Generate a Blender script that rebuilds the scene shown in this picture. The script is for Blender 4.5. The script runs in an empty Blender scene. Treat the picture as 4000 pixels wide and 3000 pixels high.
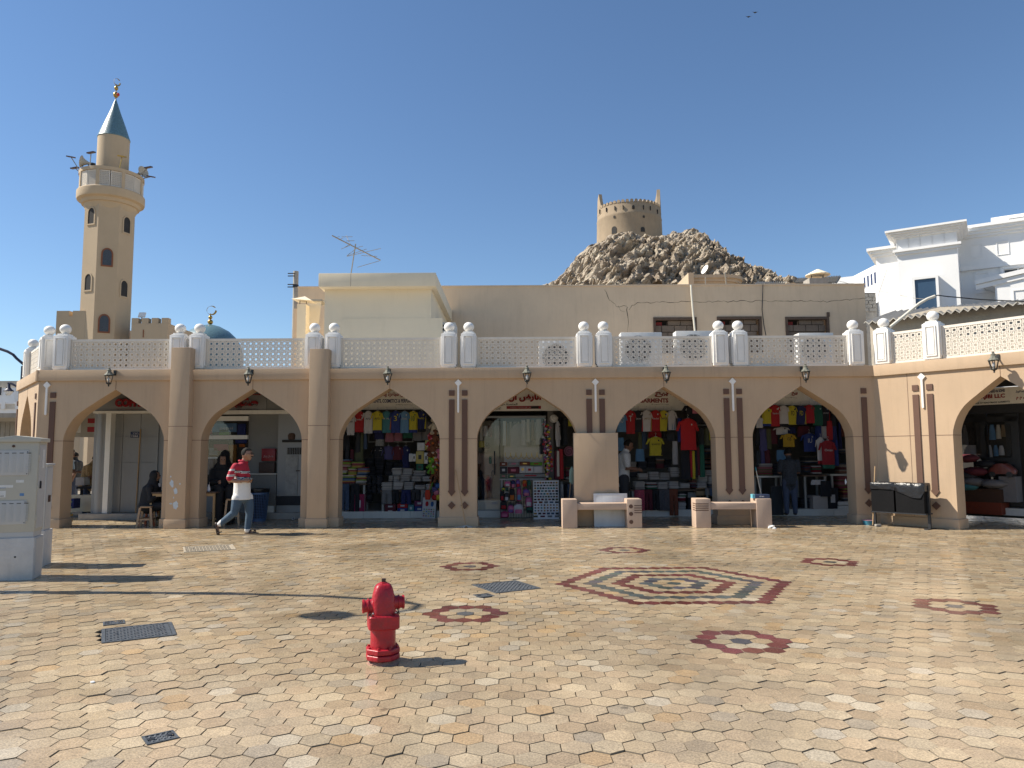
import bpy, bmesh, math, random
import numpy as np
from mathutils import Vector, Matrix, noise, geometry
random.seed(7)
R = math.radians
sc = bpy.context.scene
COL = sc.collection

# ------------------------------------------------------------------ camera
FPX, PITCH, ROLL, CAMH = 2890.0, 0.09287, 0.0055, 1.62
cp, sp, cr, sr = math.cos(PITCH), math.sin(PITCH), math.cos(ROLL), math.sin(ROLL)
cam = bpy.data.cameras.new('camera')
cam.sensor_width = 36.0
cam.lens = FPX / 4000 * 36.0
cam.clip_start, cam.clip_end = 0.1, 3000
camo = bpy.data.objects.new('camera', cam)
COL.objects.link(camo)
right = Vector((cr, sp * sr, -cp * sr))
back = Vector((0, -cp, -sp))
up = back.cross(right)
camo.matrix_world = Matrix(((right.x, up.x, back.x, 0), (right.y, up.y, back.y, 0), (right.z, up.z, back.z, CAMH), (0, 0, 0, 1)))
sc.camera = camo

# ------------------------------------------------------------------ sky, sun, exposure
SUN_EL, SUN_A = R(45), R(3.0)          # sun to the left, a touch behind the arcade front
sund = Vector((-math.cos(SUN_A) * math.cos(SUN_EL), math.sin(SUN_A) * math.cos(SUN_EL), math.sin(SUN_EL)))
w = bpy.data.worlds.new('World'); sc.world = w; w.use_nodes = True
nt = w.node_tree; bg = nt.nodes['Background']
sky = nt.nodes.new('ShaderNodeTexSky'); sky.sky_type = 'NISHITA'; sky.sun_disc = False
sky.sun_elevation = SUN_EL; sky.sun_rotation = math.atan2(sund.x, sund.y)
sky.altitude = 0; sky.air_density = 1.0; sky.dust_density = 0.0; sky.ozone_density = 4.0
hs = nt.nodes.new('ShaderNodeHueSaturation'); hs.inputs['Saturation'].default_value = 1.04
nt.links.new(sky.outputs[0], hs.inputs['Color']); nt.links.new(hs.outputs[0], bg.inputs[0]); bg.inputs[1].default_value = 0.088
sl = bpy.data.lights.new('sun', 'SUN'); sl.energy = 5.0; sl.angle = R(0.5); sl.color = (1.0, 0.925, 0.80)
so = bpy.data.objects.new('sun', sl); COL.objects.link(so)
so.rotation_euler = sund.to_track_quat('Z', 'Y').to_euler(); so.location = sund * 60
sc.view_settings.view_transform = 'Standard'; sc.view_settings.look = 'None'
sc.view_settings.exposure = 0.62; sc.view_settings.gamma = 1.0
sc.render.film_transparent = False

# ------------------------------------------------------------------ pixel (4000x3000) to place
def ray(px, py):
    u0, v0 = px - 2000.0, py - 1500.0
    u, v = cr * u0 - sr * v0, sr * u0 + cr * v0
    X, Z = u / FPX, -v / FPX
    return Vector((X, cp - sp * Z, sp + cp * Z))
def P(px, py, Y):
    r = ray(px, py); k = Y / r.y
    return Vector((r.x * k, Y, CAMH + r.z * k))
def G(px, py, z=0.0):
    r = ray(px, py); k = (z - CAMH) / r.z
    return Vector((r.x * k, r.y * k, z))
CROPS = {1: (220, 1480, 2.765), 2: (760, 1500, 2.765), 3: (1310, 1500, 2.911), 4: (1850, 1500, 2.910),
         5: (2390, 1500, 2.912), 6: (2930, 1500, 2.911), 7: (3700, 1420, 2.513)}
def Q(k, x, y, Y):
    ox, oy, s = CROPS[k]
    return P(ox + x / s, oy + y / s, Y)

# ------------------------------------------------------------------ materials
MATS = {}
def s2l(c):
    return tuple(((x / 255) / 12.92 if x / 255 <= 0.04045 else ((x / 255 + 0.055) / 1.055) ** 2.4) for x in c)
def pm(name, rgb, rough=0.7, var=0.12, scale=6.0, bump=0.0, bscale=40.0, metal=0.0, spec=0.5, stain=0.0, stain_rgb=None, alpha=None, trans=0.0, sheen=0.0, attr=None):
    """procedural material: base colour broken up by two noises, optional stains, fine relief"""
    if name in MATS: return MATS[name]
    m = bpy.data.materials.new(name); m.use_nodes = True
    n = m.node_tree.nodes; l = m.node_tree.links; b = n['Principled BSDF']
    b.inputs['Roughness'].default_value = rough; b.inputs['Metallic'].default_value = metal
    b.inputs['Specular IOR Level'].default_value = spec
    if trans: b.inputs['Transmission Weight'].default_value = trans
    tc = n.new('ShaderNodeTexCoord'); vec = tc.outputs['Object']
    col = None
    if attr:
        a = n.new('ShaderNodeAttribute'); a.attribute_name = attr; col = a.outputs['Color']
    else:
        rg = n.new('ShaderNodeRGB'); rg.outputs[0].default_value = (*rgb, 1); col = rg.outputs[0]
    if var > 0:
        t1 = n.new('ShaderNodeTexNoise'); t1.inputs['Scale'].default_value = scale; t1.inputs['Detail'].default_value = 6; t1.inputs['Roughness'].default_value = 0.65
        l.new(vec, t1.inputs['Vector'])
        mr = n.new('ShaderNodeMapRange'); mr.inputs['From Min'].default_value = 0.25; mr.inputs['From Max'].default_value = 0.75
        mr.inputs['To Min'].default_value = 1 - var; mr.inputs['To Max'].default_value = 1 + var
        l.new(t1.outputs['Fac'], mr.inputs['Value'])
        mx = n.new('ShaderNodeVectorMath'); mx.operation = 'SCALE'
        l.new(col, mx.inputs[0]); l.new(mr.outputs[0], mx.inputs['Scale']); col = mx.outputs[0]
        rr = n.new('ShaderNodeMapRange'); rr.inputs['To Min'].default_value = max(0.02, rough - 0.1); rr.inputs['To Max'].default_value = min(1, rough + 0.1)
        l.new(t1.outputs['Fac'], rr.inputs['Value']); l.new(rr.outputs[0], b.inputs['Roughness'])
    if stain > 0:
        t2 = n.new('ShaderNodeTexNoise'); t2.inputs['Scale'].default_value = 1.3; t2.inputs['Detail'].default_value = 8; t2.inputs['Roughness'].default_value = 0.7
        mp = n.new('ShaderNodeMapping'); mp.inputs['Scale'].default_value = (1.6, 1.6, 0.35)
        l.new(vec, mp.inputs[0]); l.new(mp.outputs[0], t2.inputs['Vector'])
        cr_ = n.new('ShaderNodeMapRange'); cr_.inputs['From Min'].default_value = 0.5; cr_.inputs['From Max'].default_value = 0.8; cr_.inputs['To Max'].default_value = stain
        l.new(t2.outputs['Fac'], cr_.inputs['Value'])
        mm = n.new('ShaderNodeMix'); mm.data_type = 'RGBA'
        l.new(cr_.outputs[0], mm.inputs['Factor']); l.new(col, mm.inputs['A'])
        mm.inputs['B'].default_value = (*(stain_rgb or (rgb[0] * 0.4, rgb[1] * 0.36, rgb[2] * 0.32)), 1)
        col = mm.outputs['Result']
    if stain >= 0.2:      # rain streaks running down the surface
        t5 = n.new('ShaderNodeTexNoise'); t5.inputs['Scale'].default_value = 1.0; t5.inputs['Detail'].default_value = 7; t5.inputs['Roughness'].default_value = 0.72
        m5_ = n.new('ShaderNodeMapping'); m5_.inputs['Scale'].default_value = (9.0, 9.0, 0.55); l.new(vec, m5_.inputs[0]); l.new(m5_.outputs[0], t5.inputs['Vector'])
        r5 = n.new('ShaderNodeMapRange'); r5.inputs['From Min'].default_value = 0.52; r5.inputs['From Max'].default_value = 0.78; r5.inputs['To Min'].default_value = 1.0; r5.inputs['To Max'].default_value = 0.88
        l.new(t5.outputs['Fac'], r5.inputs['Value']); s5 = n.new('ShaderNodeVectorMath'); s5.operation = 'SCALE'; l.new(col, s5.inputs[0]); l.new(r5.outputs[0], s5.inputs['Scale']); col = s5.outputs[0]
    l.new(col, b.inputs['Base Color'])
    if bump > 0:
        t3 = n.new('ShaderNodeTexNoise'); t3.inputs['Scale'].default_value = bscale; t3.inputs['Detail'].default_value = 5
        l.new(vec, t3.inputs['Vector'])
        bp = n.new('ShaderNodeBump'); bp.inputs['Strength'].default_value = bump; bp.inputs['Distance'].default_value = 0.02
        l.new(t3.outputs['Fac'], bp.inputs['Height']); l.new(bp.outputs[0], b.inputs['Normal'])
    MATS[name] = m
    return m
def C(name, r, g, b_, rough=0.8, var=0.1, **k):      # a dyed or painted colour given in display values
    k.setdefault('bump', 0.35); k.setdefault('bscale', 22)
    return pm(name, s2l((r * 0.86, g * 0.86, b_ * 0.86)), rough, var, k.pop('scale', 9.0), **k)

RENDER = pm('painted_render', (0.475, 0.345, 0.228), 0.85, 0.09, 0.55, 0.35, 120, stain=0.38, stain_rgb=(0.36, 0.265, 0.18))
BROWN = pm('brown_inlay', (0.115, 0.06, 0.04), 0.75, 0.12, 3, 0.15, 90)
WHITE = pm('white_paint', (0.78, 0.76, 0.72), 0.6, 0.05, 3, 0.1, 60, stain=0.16, stain_rgb=(0.55, 0.47, 0.36))
PANEL = pm('lattice_paint', (0.72, 0.66, 0.57), 0.6, 0.06, 4, stain=0.2, stain_rgb=(0.45, 0.38, 0.29))
JOINT = pm('joint_shadow_line', (0.20, 0.13, 0.09), 0.9, 0.1)
DARK = pm('dark_interior', (0.035, 0.033, 0.032), 0.9, 0.2, 2)
CONC = pm('concrete', (0.33, 0.31, 0.28), 0.9, 0.18, 3, 0.4, 30, stain=0.35)
PLAST = pm('interior_plaster', (0.36, 0.34, 0.30), 0.85, 0.08, 2, stain=0.25)
ALU = pm('grey_metal_panel', (0.27, 0.275, 0.275), 0.45, 0.05, 2, metal=0.1, stain=0.18)
BLACKM = pm('black_metal', (0.02, 0.021, 0.024), 0.45, 0.3, 12, 0.1, 60)
TILEW = pm('white_step_tile', (0.55, 0.54, 0.51), 0.35, 0.06, 3, stain=0.3)
WOODL = pm('pale_wood', (0.42, 0.27, 0.13), 0.7, 0.2, 5, 0.2, 30)
def glass_mat(name, tint=(0.985, 0.985, 0.98), rough=0.03, mixf=0.82):
    if name in MATS: return MATS[name]
    m = bpy.data.materials.new(name); m.use_nodes = True
    n = m.node_tree.nodes; l = m.node_tree.links; n.remove(n['Principled BSDF'])
    g = n.new('ShaderNodeBsdfGlossy'); g.inputs['Roughness'].default_value = rough
    t = n.new('ShaderNodeBsdfTransparent'); t.inputs[0].default_value = (*tint, 1)
    f = n.new('ShaderNodeFresnel'); f.inputs[0].default_value = 1.5
    a = n.new('ShaderNodeMath'); a.operation = 'ADD'; a.inputs[1].default_value = 0.0
    x = n.new('ShaderNodeMixShader'); l.new(f.outputs[0], a.inputs[0]); l.new(a.outputs[0], x.inputs[0]); l.new(t.outputs[0], x.inputs[1]); l.new(g.outputs[0], x.inputs[2])
    l.new(x.outputs[0], n['Material Output'].inputs[0]); MATS[name] = m
    return m
GLASS = glass_mat('clear_glass')

# ------------------------------------------------------------------ mesh builder
class MB:
    def __init__(s): s.v = []; s.f = []; s.m = []; s.mi = 0
    def add(s, vs, fs, M=None):
        o = len(s.v)
        s.v += [tuple(M @ Vector(p)) for p in vs] if M is not None else [tuple(p) for p in vs]
        s.f += [tuple(i + o for i in f) for f in fs]; s.m += [s.mi] * len(fs); return s
    def box(s, x0, x1, y0, y1, z0, z1, M=None):
        return s.add([(x0, y0, z0), (x1, y0, z0), (x1, y1, z0), (x0, y1, z0), (x0, y0, z1), (x1, y0, z1), (x1, y1, z1), (x0, y1, z1)],
                     [(0, 3, 2, 1), (4, 5, 6, 7), (0, 1, 5, 4), (1, 2, 6, 5), (2, 3, 7, 6), (3, 0, 4, 7)], M)
    def cbox(s, c, d, M=None):
        return s.box(c[0] - d[0] / 2, c[0] + d[0] / 2, c[1] - d[1] / 2, c[1] + d[1] / 2, c[2] - d[2] / 2, c[2] + d[2] / 2, M)
    def loft(s, rings, cap=True, closed=True):
        n = len(rings[0]); vs = [p for r in rings for p in r]; fs = []
        for i in range(len(rings) - 1):
            for j in range(n if closed else n - 1):
                a, b = i * n + j, i * n + (j + 1) % n
                fs.append((a, b, b + n, a + n))
        if cap and closed:
            fs.append(tuple(range(n - 1, -1, -1))); fs.append(tuple(range((len(rings) - 1) * n, len(rings) * n)))
        return s.add(vs, fs)
    def tube(s, pts, r, n=8, cap=True):
        pts = [Vector(p) for p in pts]; rings = []; u = None
        for i, p in enumerate(pts):
            d = (pts[min(i + 1, len(pts) - 1)] - pts[max(i - 1, 0)]).normalized()
            if u is None:
                u = d.orthogonal().normalized()
            u = (u - d * u.dot(d)).normalized(); v = d.cross(u)
            rr = r[i] if isinstance(r, (list, tuple)) else r
            rings.append([p + (u * math.cos(2 * math.pi * k / n) + v * math.sin(2 * math.pi * k / n)) * rr for k in range(n)])
        return s.loft(rings, cap)
    def lathe(s, prof, n=24, c=(0, 0, 0), M=None, sx=1, sy=1, rot=0.0, cap=True):
        o = len(s.v)
        rings = [[(c[0] + sx * r * math.cos(2 * math.pi * k / n + rot), c[1] + sy * r * math.sin(2 * math.pi * k / n + rot), c[2] + z) for k in range(n)] for r, z in prof]
        s.loft(rings, cap)
        if M is not None:
            for i in range(o, len(s.v)): s.v[i] = tuple(M @ Vector(s.v[i]))
        return s
    def ball(s, c, r, n=16, m=10, sc_=(1, 1, 1)):
        c = Vector(c)
        rings = [[(c.x + sc_[0] * r * math.sin(math.pi * i / m) * math.cos(2 * math.pi * k / n), c.y + sc_[1] * r * math.sin(math.pi * i / m) * math.sin(2 * math.pi * k / n), c.z - sc_[2] * r * math.cos(math.pi * i / m)) for k in range(n)] for i in range(1, m)]
        return s.loft(rings)
    def poly(s, loops, d0, d1, M=None):
        """outline with holes in the XZ plane, extruded from y=d0 (front) to y=d1"""
        pl = [[Vector((p[0], p[1], 0)) for p in lp] for lp in loops]
        tr = geometry.tessellate_polygon(pl)
        flat = [p for lp in pl for p in lp]; n = len(flat)
        vs = [(p.x, d0, p.y) for p in flat] + [(p.x, d1, p.y) for p in flat]; fs = []
        for a, b, c in tr:
            A, B, C_ = flat[a], flat[b], flat[c]
            ar = (B - A).cross(C_ - A).z
            if abs(ar) < 1e-12: continue
            if ar < 0: b, c = c, b
            fs.append((a, b, c)); fs.append((a + n, c + n, b + n))
        o = 0
        for lp in pl:
            k = len(lp)
            area = sum(lp[i].x * lp[(i + 1) % k].y - lp[(i + 1) % k].x * lp[i].y for i in range(k))
            first = lp is pl[0]
            for i in range(k):
                a, b = o + i, o + (i + 1) % k
                if (area > 0) == first: fs.append((a, a + n, b + n, b))
                else: fs.append((a, b, b + n, a + n))
            o += k
        return s.add(vs, fs, M)
    def xform(s, M):
        s.v = [tuple(M @ Vector(p)) for p in s.v]; return s
    def mesh(s, name, mats, smooth=None, bevel=0.0):
        me = bpy.data.meshes.new(name); me.from_pydata(s.v, [], s.f)
        for m in (mats if isinstance(mats, (list, tuple)) else [mats]): me.materials.append(m)
        if any(s.m): me.polygons.foreach_set('material_index', s.m)
        if bevel > 0:
            b = bmesh.new(); b.from_mesh(me); bmesh.ops.remove_doubles(b, verts=b.verts, dist=1e-5)
            es = [e for e in b.edges if len(e.link_faces) == 2 and e.calc_face_angle(0) > 0.5]
            bmesh.ops.bevel(b, geom=es, offset=bevel, segments=2, profile=0.6, affect='EDGES', clamp_overlap=True)
            b.to_mesh(me); b.free()
        if smooth is not None or bevel > 0:
            me.polygons.foreach_set('use_smooth', [True] * len(me.polygons))
            me.set_sharp_from_angle(angle=R(smooth if smooth is not None else 18))
        me.update(); return me
    def build(s, name, mats, parent=None, loc=None, rz=0.0, smooth=None, bevel=0.0):
        return obj(name, s.mesh(name, mats, smooth, bevel), parent, loc, rz)
def obj(name, me, parent=None, loc=None, rz=0.0, rot=None):
    o = bpy.data.objects.new(name, me); COL.objects.link(o)
    if parent is not None: o.parent = parent
    if loc is not None: o.location = loc
    o.rotation_euler = rot if rot is not None else (0, 0, rz)
    return o
def tag(o, label, cat, group=None):
    o['label'] = label; o['category'] = cat
    if group: o['group'] = group
    return o
def thing(name, label, cat, loc=(0, 0, 0), rz=0.0, group=None):
    o = bpy.data.objects.new(name, None); COL.objects.link(o)
    o.empty_display_size = 0.2; o.location = loc; o.rotation_euler = (0, 0, rz)
    return tag(o, label, cat, group)
def kind(o, k): o['kind'] = k; return o
def copy_tree(o, parent=None):
    c = o.copy(); COL.objects.link(c); c.parent = parent
    for ch in o.children: copy_tree(ch, c)
    return c
def RZ(a): return Matrix.Rotation(a, 4, 'Z')
def TR(*p): return Matrix.Translation(Vector(p))
def frameM(origin, phi):      # local x along the wall, local -y out of its face
    return Matrix.Translation(Vector(origin)) @ Matrix.Rotation(phi, 4, 'Z')

# ------------------------------------------------------------------ lettering (flat print and cut letters)
_tmp = bpy.data.scenes.new('work')
def bake(o):
    _tmp.collection.objects.link(o); vl = _tmp.view_layers[0]; vl.update()
    dg = vl.depsgraph; ev = o.evaluated_get(dg)
    me = bpy.data.meshes.new_from_object(ev, depsgraph=dg)
    _tmp.collection.objects.unlink(o); return me
AR = {'ا': (0xFE8D, 2), 'أ': (0xFE83, 2), 'إ': (0xFE87, 2), 'ب': (0xFE8F, 4), 'ة': (0xFE93, 2), 'ت': (0xFE95, 4), 'ج': (0xFE9D, 4), 'ح': (0xFEA1, 4), 'د': (0xFEA9, 2), 'ر': (0xFEAD, 2),
      'ز': (0xFEAF, 2), 'س': (0xFEB1, 4), 'ش': (0xFEB5, 4), 'ص': (0xFEB9, 4), 'ض': (0xFEBD, 4), 'ط': (0xFEC1, 4), 'ع': (0xFEC9, 4), 'ف': (0xFED1, 4), 'ق': (0xFED5, 4), 'ك': (0xFED9, 4),
      'ل': (0xFEDD, 4), 'م': (0xFEE1, 4), 'ن': (0xFEE5, 4), 'ه': (0xFEE9, 4), 'و': (0xFEED, 2), 'ى': (0xFEEF, 2), 'ي': (0xFEF1, 4)}
def arab(t):
    out = []
    for i, ch in enumerate(t):
        if ch not in AR: out.append(ch); continue
        b, k = AR[ch]
        pj = i > 0 and t[i - 1] in AR and AR[t[i - 1]][1] == 4
        nj = k == 4 and i + 1 < len(t) and t[i + 1] in AR
        out.append(chr(b + (1 if pj and not nj else 2 if nj and not pj else 3 if nj and pj else 0)))
    return ''.join(reversed(out))
_tx = {}
def text_mesh(t, mat_, bold=0.0, ext=0.0):
    key = (t, mat_.name, bold, ext)
    if key in _tx: return _tx[key]
    c = bpy.data.curves.new('lettering', 'FONT'); c.body = t; c.size = 1.0; c.align_x = 'CENTER'; c.align_y = 'CENTER'
    c.offset = bold; c.extrude = ext; c.resolution_u = 3
    o = bpy.data.objects.new('lettering', c); me = bake(o)
    bpy.data.objects.remove(o); bpy.data.curves.remove(c)
    if not len(me.polygons): return None
    co = np.array([v.co for v in me.vertices]); mn, mx = co.min(0), co.max(0)
    cx = (mn + mx) / 2; h = max(mx[1] - mn[1], 1e-4); wd = max(mx[0] - mn[0], 1e-4)
    for v in me.vertices:      # unit box: width 1, height 1
        v.co = ((v.co.x - cx[0]) / wd, (v.co.y - cx[1]) / h, v.co.z)
    me.materials.clear(); me.materials.append(mat_); me.name = 'lettering'
    _tx[key] = me; return me
def text(t, mat_, w_, h_, parent, loc, rot=(math.pi / 2, 0, 0), bold=0.02, ext=0.0, name='lettering'):
    me = text_mesh(t, mat_, bold, ext)
    if me is None: return None
    o = obj(name, me, parent, loc, rot=rot); o.scale = (w_, h_, 1); return o
# ================================================================== THE PLAZA
YF = 16.7                     # front plane of the arcade
GROUT = pm('sand_joint_ground', (0.24, 0.205, 0.16), 0.95, 0.25, 3, 0.3, 60)
gm = MB(); gm.add([(-500, -300, -0.028), (500, -300, -0.028), (500, 900, -0.028), (-500, 900, -0.028)], [(0, 1, 2, 3)])
plaza = kind(gm.build('plaza_ground', GROUT), 'structure')
def paver_mat():
    m = bpy.data.materials.new('granite_paver'); m.use_nodes = True
    n = m.node_tree.nodes; l = m.node_tree.links; b = n['Principled BSDF']
    a = n.new('ShaderNodeAttribute'); a.attribute_name = 'tone'
    ge = n.new('ShaderNodeNewGeometry'); pos = ge.outputs['Position']
    def nz(scale, det, ro=0.6):
        t = n.new('ShaderNodeTexNoise'); t.inputs['Scale'].default_value = scale; t.inputs['Detail'].default_value = det; t.inputs['Roughness'].default_value = ro
        l.new(pos, t.inputs['Vector']); return t.outputs['Fac']
    def rng(src, a0, a1, b0, b1):
        r_ = n.new('ShaderNodeMapRange'); r_.inputs['From Min'].default_value = a0; r_.inputs['From Max'].default_value = a1; r_.inputs['To Min'].default_value = b0; r_.inputs['To Max'].default_value = b1
        l.new(src, r_.inputs['Value']); return r_.outputs[0]
    def mul(x, y):
        q = n.new('ShaderNodeMath'); q.operation = 'MULTIPLY'; l.new(x, q.inputs[0]); l.new(y, q.inputs[1]); return q.outputs[0]
    speck = rng(nz(80, 4, 0.8), 0.36, 0.64, 0.62, 1.30)
    cloud = rng(nz(9, 6), 0.3, 0.7, 0.9, 1.1)
    worn = nz(0.55, 7, 0.62)
    dirt = rng(worn, 0.36, 0.64, 0.70, 1.10)
    vo = n.new('ShaderNodeTexVoronoi'); vo.inputs['Scale'].default_value = 1.9; l.new(pos, vo.inputs['Vector'])      # trodden gum and drip spots
    spots = rng(vo.outputs['Distance'], 0.035, 0.06, 0.55, 1.0)
    f = mul(mul(mul(speck, cloud), dirt), spots)
    sc_ = n.new('ShaderNodeVectorMath'); sc_.operation = 'SCALE'; l.new(a.outputs['Color'], sc_.inputs[0]); l.new(f, sc_.inputs['Scale'])
    l.new(sc_.outputs[0], b.inputs['Base Color'])
    l.new(rng(nz(0.8, 6), 0.32, 0.68, 0.13, 0.36), b.inputs['Roughness'])
    b.inputs['Specular IOR Level'].default_value = 0.5
    bp = n.new('ShaderNodeBump'); bp.inputs['Strength'].default_value = 0.07; bp.inputs['Distance'].default_value = 0.004
    l.new(nz(150, 3, 0.7), bp.inputs['Height']); l.new(bp.outputs[0], b.inputs['Normal'])
    return m
PAVER = paver_mat()
TS, TTH, TCX, TCY = 0.10679 * CAMH, 0.01563, 1.23162 * CAMH, 5.78471 * CAMH
ct, st = math.cos(TTH), math.sin(TTH)
def tpos(i, j):
    a, b = TS * (i + j * 0.5), TS * j * math.sqrt(3) / 2
    return TCX + ct * a - st * b, TCY + st * a + ct * b
def tidx(x, y):
    dx, dy = x - TCX, y - TCY; a, b = ct * dx + st * dy, -st * dx + ct * dy
    j = b / (TS * math.sqrt(3) / 2); i = a / TS - j / 2
    ri, rj, rk = round(i), round(j), round(-i - j)
    di, dj, dk = abs(ri - i), abs(rj - j), abs(rk + i + j)
    if di > dj and di > dk: ri = -rj - rk
    elif dj > dk: rj = -ri - rk
    return ri, rj
def hexd(i, j): return max(abs(i), abs(j), abs(i + j))
RED, BLU = (0.150, 0.045, 0.040), (0.092, 0.096, 0.096)
special = {}
for i in range(-8, 9):
    for j in range(-8, 9):
        d = hexd(i, j)
        if d in (8, 4): special[(i, j)] = RED
        elif d in (6, 2, 0): special[(i, j)] = BLU
for px, py in [(2448.4, 2149.2), (2911.9, 2513.6), (1798.9, 2396.4), (1816.4, 2213.7), (3740.3, 2373.1), (3229, 2196.5)]:
    g = G(px, py); ci, cj = tidx(g.x, g.y)
    for i in range(-2, 3):
        for j in range(-2, 3):
            d = hexd(i, j)
            if d == 2: special[(ci + i, cj + j)] = RED
            elif d == 0: special[(ci + i, cj + j)] = BLU
# iron covers set in the paving (four corners in the photograph)
def corners(ox, oy, s, pts): return [G(ox + x / s, oy + y / s) for x, y in pts]
covers = [('big', corners(350, 2380, 5.53, [(225, 445), (1720, 285), (1930, 555), (290, 735)]), 'wide studded iron manhole cover lying open to the sun beside the small drain lid'),
          ('small', corners(350, 2380, 5.53, [(280, 285), (750, 232), (765, 312), (300, 356)]), 'narrow slotted iron lid tucked against the wide manhole cover'),
          ('big', corners(1850, 2230, 7.373, [(10, 405), (1280, 275), (1880, 515), (570, 655)]), 'studded iron manhole cover between the red hydrant and the big hexagon pattern'),
          ('small', corners(1850, 2230, 7.373, [(0, 695), (430, 655), (580, 730), (150, 780)]), 'little slotted iron lid beside the manhole near the hexagon pattern'),
          ('small', corners(0, 2600, 2.765, [(1545, 775), (1890, 700), (1915, 790), (1570, 868)]), 'dark iron valve lid sunk between pale stones with broken edges'),
          ('pale', corners(600, 2000, 1.0, [(104, 137), (300, 128), (330, 145), (130, 158)]), 'dusty pale manhole cover in the paving in front of the walking man')]
rects = []
for kd, cs, lb in covers:
    c = sum(cs, Vector()) / 4; ax = ((cs[1] - cs[0]) + (cs[2] - cs[3])).normalized()
    wd = ((cs[1] - cs[0]).length + (cs[2] - cs[3]).length) / 2; ay = Vector((-ax.y, ax.x, 0))
    dp = (abs((cs[0] - cs[3]).dot(ay)) + abs((cs[1] - cs[2]).dot(ay))) / 2
    rects.append((c, math.atan2(ax.y, ax.x), wd, dp, kd, lb))
def in_cover(x, y, pad):
    for c, a, wd, dp, kd, lb in rects:
        dx, dy = x - c.x, y - c.y; u = dx * math.cos(a) + dy * math.sin(a); v = -dx * math.sin(a) + dy * math.cos(a)
        if abs(u) < wd / 2 + pad and abs(v) < dp / 2 + pad: return True
    return False
pal = [((0.43, 0.335, 0.225), 10), ((0.42, 0.315, 0.21), 8), ((0.44, 0.355, 0.25), 7), ((0.39, 0.305, 0.21), 6), ((0.44, 0.30, 0.165), 1.2), ((0.36, 0.30, 0.23), 2.5), ((0.50, 0.43, 0.34), 1.0), ((0.36, 0.265, 0.17), 1.8), ((0.41, 0.36, 0.30), 0.8)]
pc, pw = [(0.80 * p[0] * 1.04 + 0.088, 0.80 * p[1] * 1.03 + 0.067, 0.80 * p[2] * 0.93 + 0.047) for p, _ in pal], [q for _, q in pal]
rt = random.Random(3)
tiles = []
for j in range(-62, 80):
    for i in range(-160, 160):
        x, y = tpos(i, j)
        if not (2.6 < y < 19.6) or abs(x) > 0.70 * y + 2.2: continue
        if in_cover(x, y, -0.02): continue
        if (i, j) in special:
            col = special[(i, j)]; k = rt.uniform(0.75, 1.25); col = (col[0] * k, col[1] * k * rt.uniform(0.9, 1.2), col[2] * k * rt.uniform(0.9, 1.2)); lift = rt.uniform(-0.001, 0.001)
        else:
            col = rt.choices(pc, pw)[0]; k = rt.uniform(0.88, 1.12) * (1 + 0.10 * noise.noise(Vector((x * 0.35, y * 0.5, 3)))); col = tuple(c * k for c in col); lift = rt.gauss(0, 0.0022)
        tiles.append((x, y, col, lift + 0.004 * noise.noise(Vector((x * 0.8, y * 0.8, 1))), rt.gauss(0, 0.0018), rt.gauss(0, 0.0018)))
tiles.sort(key=lambda t: t[0] * t[0] * 0.25 + t[1] * t[1])
tiles.sort(key=lambda t: 0 if abs(t[0]) < 0.69 * t[1] + 0.1 and t[1] > 3.9 else 1)
hexv = [(math.sin(R(60 * k)), math.cos(R(60 * k))) for k in range(6)]
RAD = (TS / 2 - 0.0022) / math.cos(R(30))
rj = random.Random(9)
def tile_geo(t, o):
    x, y, col, lift, tx, ty = t
    vs = []; jit = [(rj.uniform(-0.0035, 0.001), rj.uniform(-0.03, 0.03)) for _ in range(6)]
    for z in (0.0, -0.026):
        for (hx, hy), (jr, ja) in zip(hexv, jit):
            lx, ly = hx * (RAD + jr) - hy * ja * 0.04, hy * (RAD + jr) + hx * ja * 0.04
            vs.append((x + ct * lx - st * ly, y + st * lx + ct * ly, z + lift + lx * tx + ly * ty))
    fs = [tuple(o + k for k in range(5, -1, -1))] + [(o + k, o + (k + 1) % 6, o + (k + 1) % 6 + 6, o + k + 6) for k in range(6)]
    return vs, fs
EDGE = pm('paver_edge', (0.24, 0.195, 0.14), 0.95, 0.2, 12)
def tile_mesh(name, ts):
    vs, fs, cols = [], [], []
    for t in ts:
        v, f = tile_geo(t, len(vs)); vs += v; fs += f; cols += [(*t[2], 1.0)] * 12
    me = bpy.data.meshes.new(name); me.from_pydata(vs, [], fs)
    at = me.attributes.new('tone', 'FLOAT_COLOR', 'POINT'); at.data.foreach_set('color', np.array(cols, dtype=np.float32).ravel())
    me.materials.append(PAVER); me.materials.append(EDGE); me.polygons.foreach_set('material_index', [0, 1, 1, 1, 1, 1, 1] * len(ts)); me.update(); return me
for t in tiles[:300]: obj('paving_stone', tile_mesh('paving_stone', [t]), plaza)
kind(obj('paving_stones', tile_mesh('paving_stones', tiles[300:]), plaza), 'stuff')

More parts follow.
